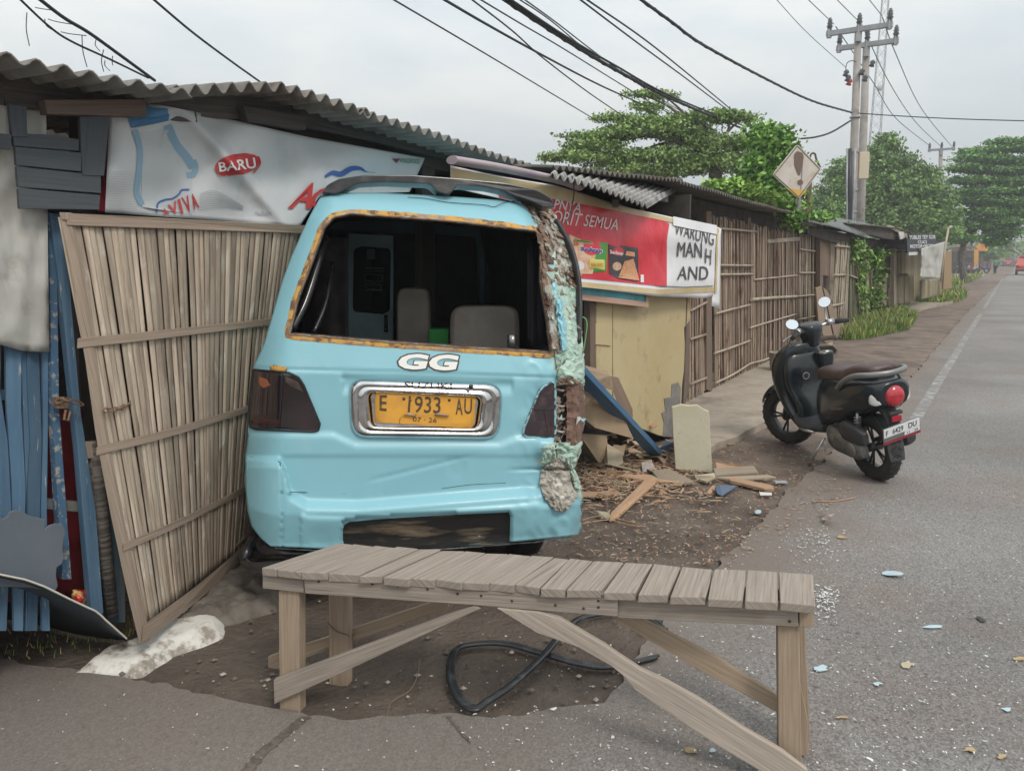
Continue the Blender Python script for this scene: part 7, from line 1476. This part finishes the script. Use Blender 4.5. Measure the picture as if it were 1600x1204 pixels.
def block(name, label, cat, px0, py0, px1, Y, dep, m, roof=None, wins=0):
    a, b = AY(px0, py0, Y), AY(px1, py0, Y); t = thing(name, label, cat, ((a.x+b.x)/2, Y, 0)); w_ = b.x-a.x; mb = MB(); mb.box(((a.x+b.x)/2, Y+dep/2, a.z/2), (w_, dep, a.z)); mb.build('walls', m, t)
    if roof:
        mb = MB(); c = (a.x+b.x)/2; z = a.z; q = [Vector((c-w_*.58, Y-.5, z)), Vector((c+w_*.58, Y-.5, z)), Vector((c+w_*.3, Y+dep*.5, z+w_*.28)), Vector((c-w_*.3, Y+dep*.5, z+w_*.28)), Vector((c-w_*.58, Y+dep+.5, z)), Vector((c+w_*.58, Y+dep+.5, z))]; mb.add(q, [(0, 1, 2, 3), (4, 5, 2, 3), (0, 3, 4), (1, 2, 5)]); mb.build('roof', roof, t, solid=.1)
    for i in range(wins):
        x = a.x + w_*(i+.5)/wins; mb = MB(); mb.box((x, Y-.02, a.z*.55), (w_/wins*.5, .08, a.z*.3)); mb.build('window', m_tint, t)
    return t
mt = mat('roof_tile_red', (.22, .09, .06), .85, (.15, .07, .05), 3); mw1 = mat('far_wall_cream', (.42, .37, .30), .85, (.33, .29, .24), .5); mw2 = mat('far_wall_grey', (.30, .31, .32), .85, (.22, .23, .24), .5)
block('food_kiosk', 'dark open roadside kiosk behind the tree trunk at the far left of the road', 'kiosk', 1500, 392, 1534, 78, 4, mat('kiosk_dark', (.05, .047, .045), .9, (.12, .10, .09), 2), None)
o = plank('yellow_banner', Wall(AY(1526, 400, 76), R(90)), [(1522, 390), (1529, 390), (1529, 419), (1522, 419)], .05, mat('yellow_sign', (.58, .36, .08), .6, (.5, .12, .05), 4, .5, .6), None); tag(o, 'narrow yellow upright banner at the far kiosk', 'banner')
o = plank('orange_sign', Wall(AY(1536, 388, 77), R(90)), [(1524, 384), (1528, 381), (1543, 381), (1543, 392), (1529, 392)], .05, mat('orange_sign', (.60, .22, .06), .6, (.62, .42, .12), 3, .5, .6), None); tag(o, 'orange and yellow signboard above the far kiosk', 'signboard')
block('house', 'far red tiled house beside the orange signboard', 'house', 1540, 386, 1552, 105, 8, mat('brick_far', (.20, .10, .08), .9), mt, 2); block('house', 'pale far house just left of the road end', 'house', 1566, 389, 1577, 175, 8, mw1, mt, 2); block('house', 'grey two storey house at the right edge of the road end', 'house', 1581, 384, 1612, 190, 12, mw2, None, 4); block('house', 'white fronted shop below the grey house at the road end', 'house', 1591, 390, 1600, 150, 5, mat('far_white', (.55, .57, .58), .8), None, 1)
block('house', 'cream house half hidden by the layered tree', 'house', 1553, 392, 1562, 140, 8, mw1, None, 1)
for i, (x, Yk, lab) in enumerate([(1504, 74, 'parked motorbike leftmost in front of the far kiosk'), (1511, 74.5, 'parked motorbike second from the left at the far kiosk'), (1519, 75, 'parked motorbike beside the yellow upright banner'), (1536, 80, 'parked motorbike right of the yellow upright banner')]):
    p = AY(x, 405, Yk); p.z = 0; t = thing('motorbike', lab, 'motorbike', p, 'motorbikes parked at the far kiosk')
    for y in (-.6, .6): mb = MB(); mb.lathe([(.2, -.05), (.29, -.05), (.3, 0), (.29, .05), (.2, .05)], p + Vector((y*.8, 0, .3)), (.2, 1, 0), 16); mb.build('wheel', m_black, t, fix=False)
    mb = MB(); mb.tube(catmull([p + Vector(v) for v in ((-.55, 0, .65), (-.2, 0, .7), (.1, 0, .5), (.42, 0, .6), (.5, 0, 1.0))], 4), [.1]*17, 8); mb.tube([p + Vector((.45, -.3, 1.0)), p + Vector((.45, .3, 1.0))], .03, 6); mb.build('frame', [mat('bike_body_%d' % i, [(.05, .05, .06), (.25, .04, .04), (.3, .3, .3), (.05, .08, .2)][i], .4)], t, fix=False)
for i, (x, y, rx, ry, Yk, lab) in enumerate([(1560, 388, 10, 8, 120, 'small hazy tree behind the pedestrian'), (1545, 395, 8, 8, 100, 'low dark bush under the layered tree'), (1571, 392, 6, 6, 200, 'faint tree by the far red tiled house'), (1590, 392, 7, 5, 230, 'faint tree in front of the grey house')]):
    tree(lab, Yk, [pb_(x, y-4, rx, ry, Yk), pb_(x+3, y-2, rx*.7, ry, Yk)], [(x, 402), (x, y)], 900, .4, g2, 30+i, .8, 6, 'far roadside trees', .12)
# a belt of trees that closes the horizon behind the stalls
bl_ = []
rg = random.Random(5)
tl0 = thing('tree_belt', 'mass of far trees closing the horizon behind the stalls', 'trees', (-30, 140, 0)); tl0['kind'] = 'stuff'
for k in range(60): x = -150 + k*4.6; bl_.append((Vector((x, 150 + rg.uniform(-10, 10), rg.uniform(1, 3.6))), 5, 4, rg.uniform(2, 4.2)))
leaves('foliage', bl_, 14000, .7, g2, tl0, 44, .8, 8)
mb = MB()
for b in bl_: mb.tube([Vector((b[0].x, b[0].y, 0)), b[0]], .25, 5)
mb.build('trunks', mat('tree_bark', (.09, .075, .062), .9), tl0, fix=False)

# ---- the humid air between here and the far trees
mb = MB(); mb.box((60, 170, 24), (760, 720, 52)); hz = mb.build('haze', mat('haze', (1, 1, 1)))
m = MATS['haze']; t = m.node_tree; t.nodes.clear(); o_ = N(t, 'ShaderNodeOutputMaterial'); v_ = N(t, 'ShaderNodeVolumePrincipled'); v_.inputs['Density'].default_value = .0026; v_.inputs['Color'].default_value = (.93, .95, .97, 1); v_.inputs['Anisotropy'].default_value = .3
t.links.new(v_.outputs[0], o_.inputs['Volume']); hz['kind'] = 'stuff'
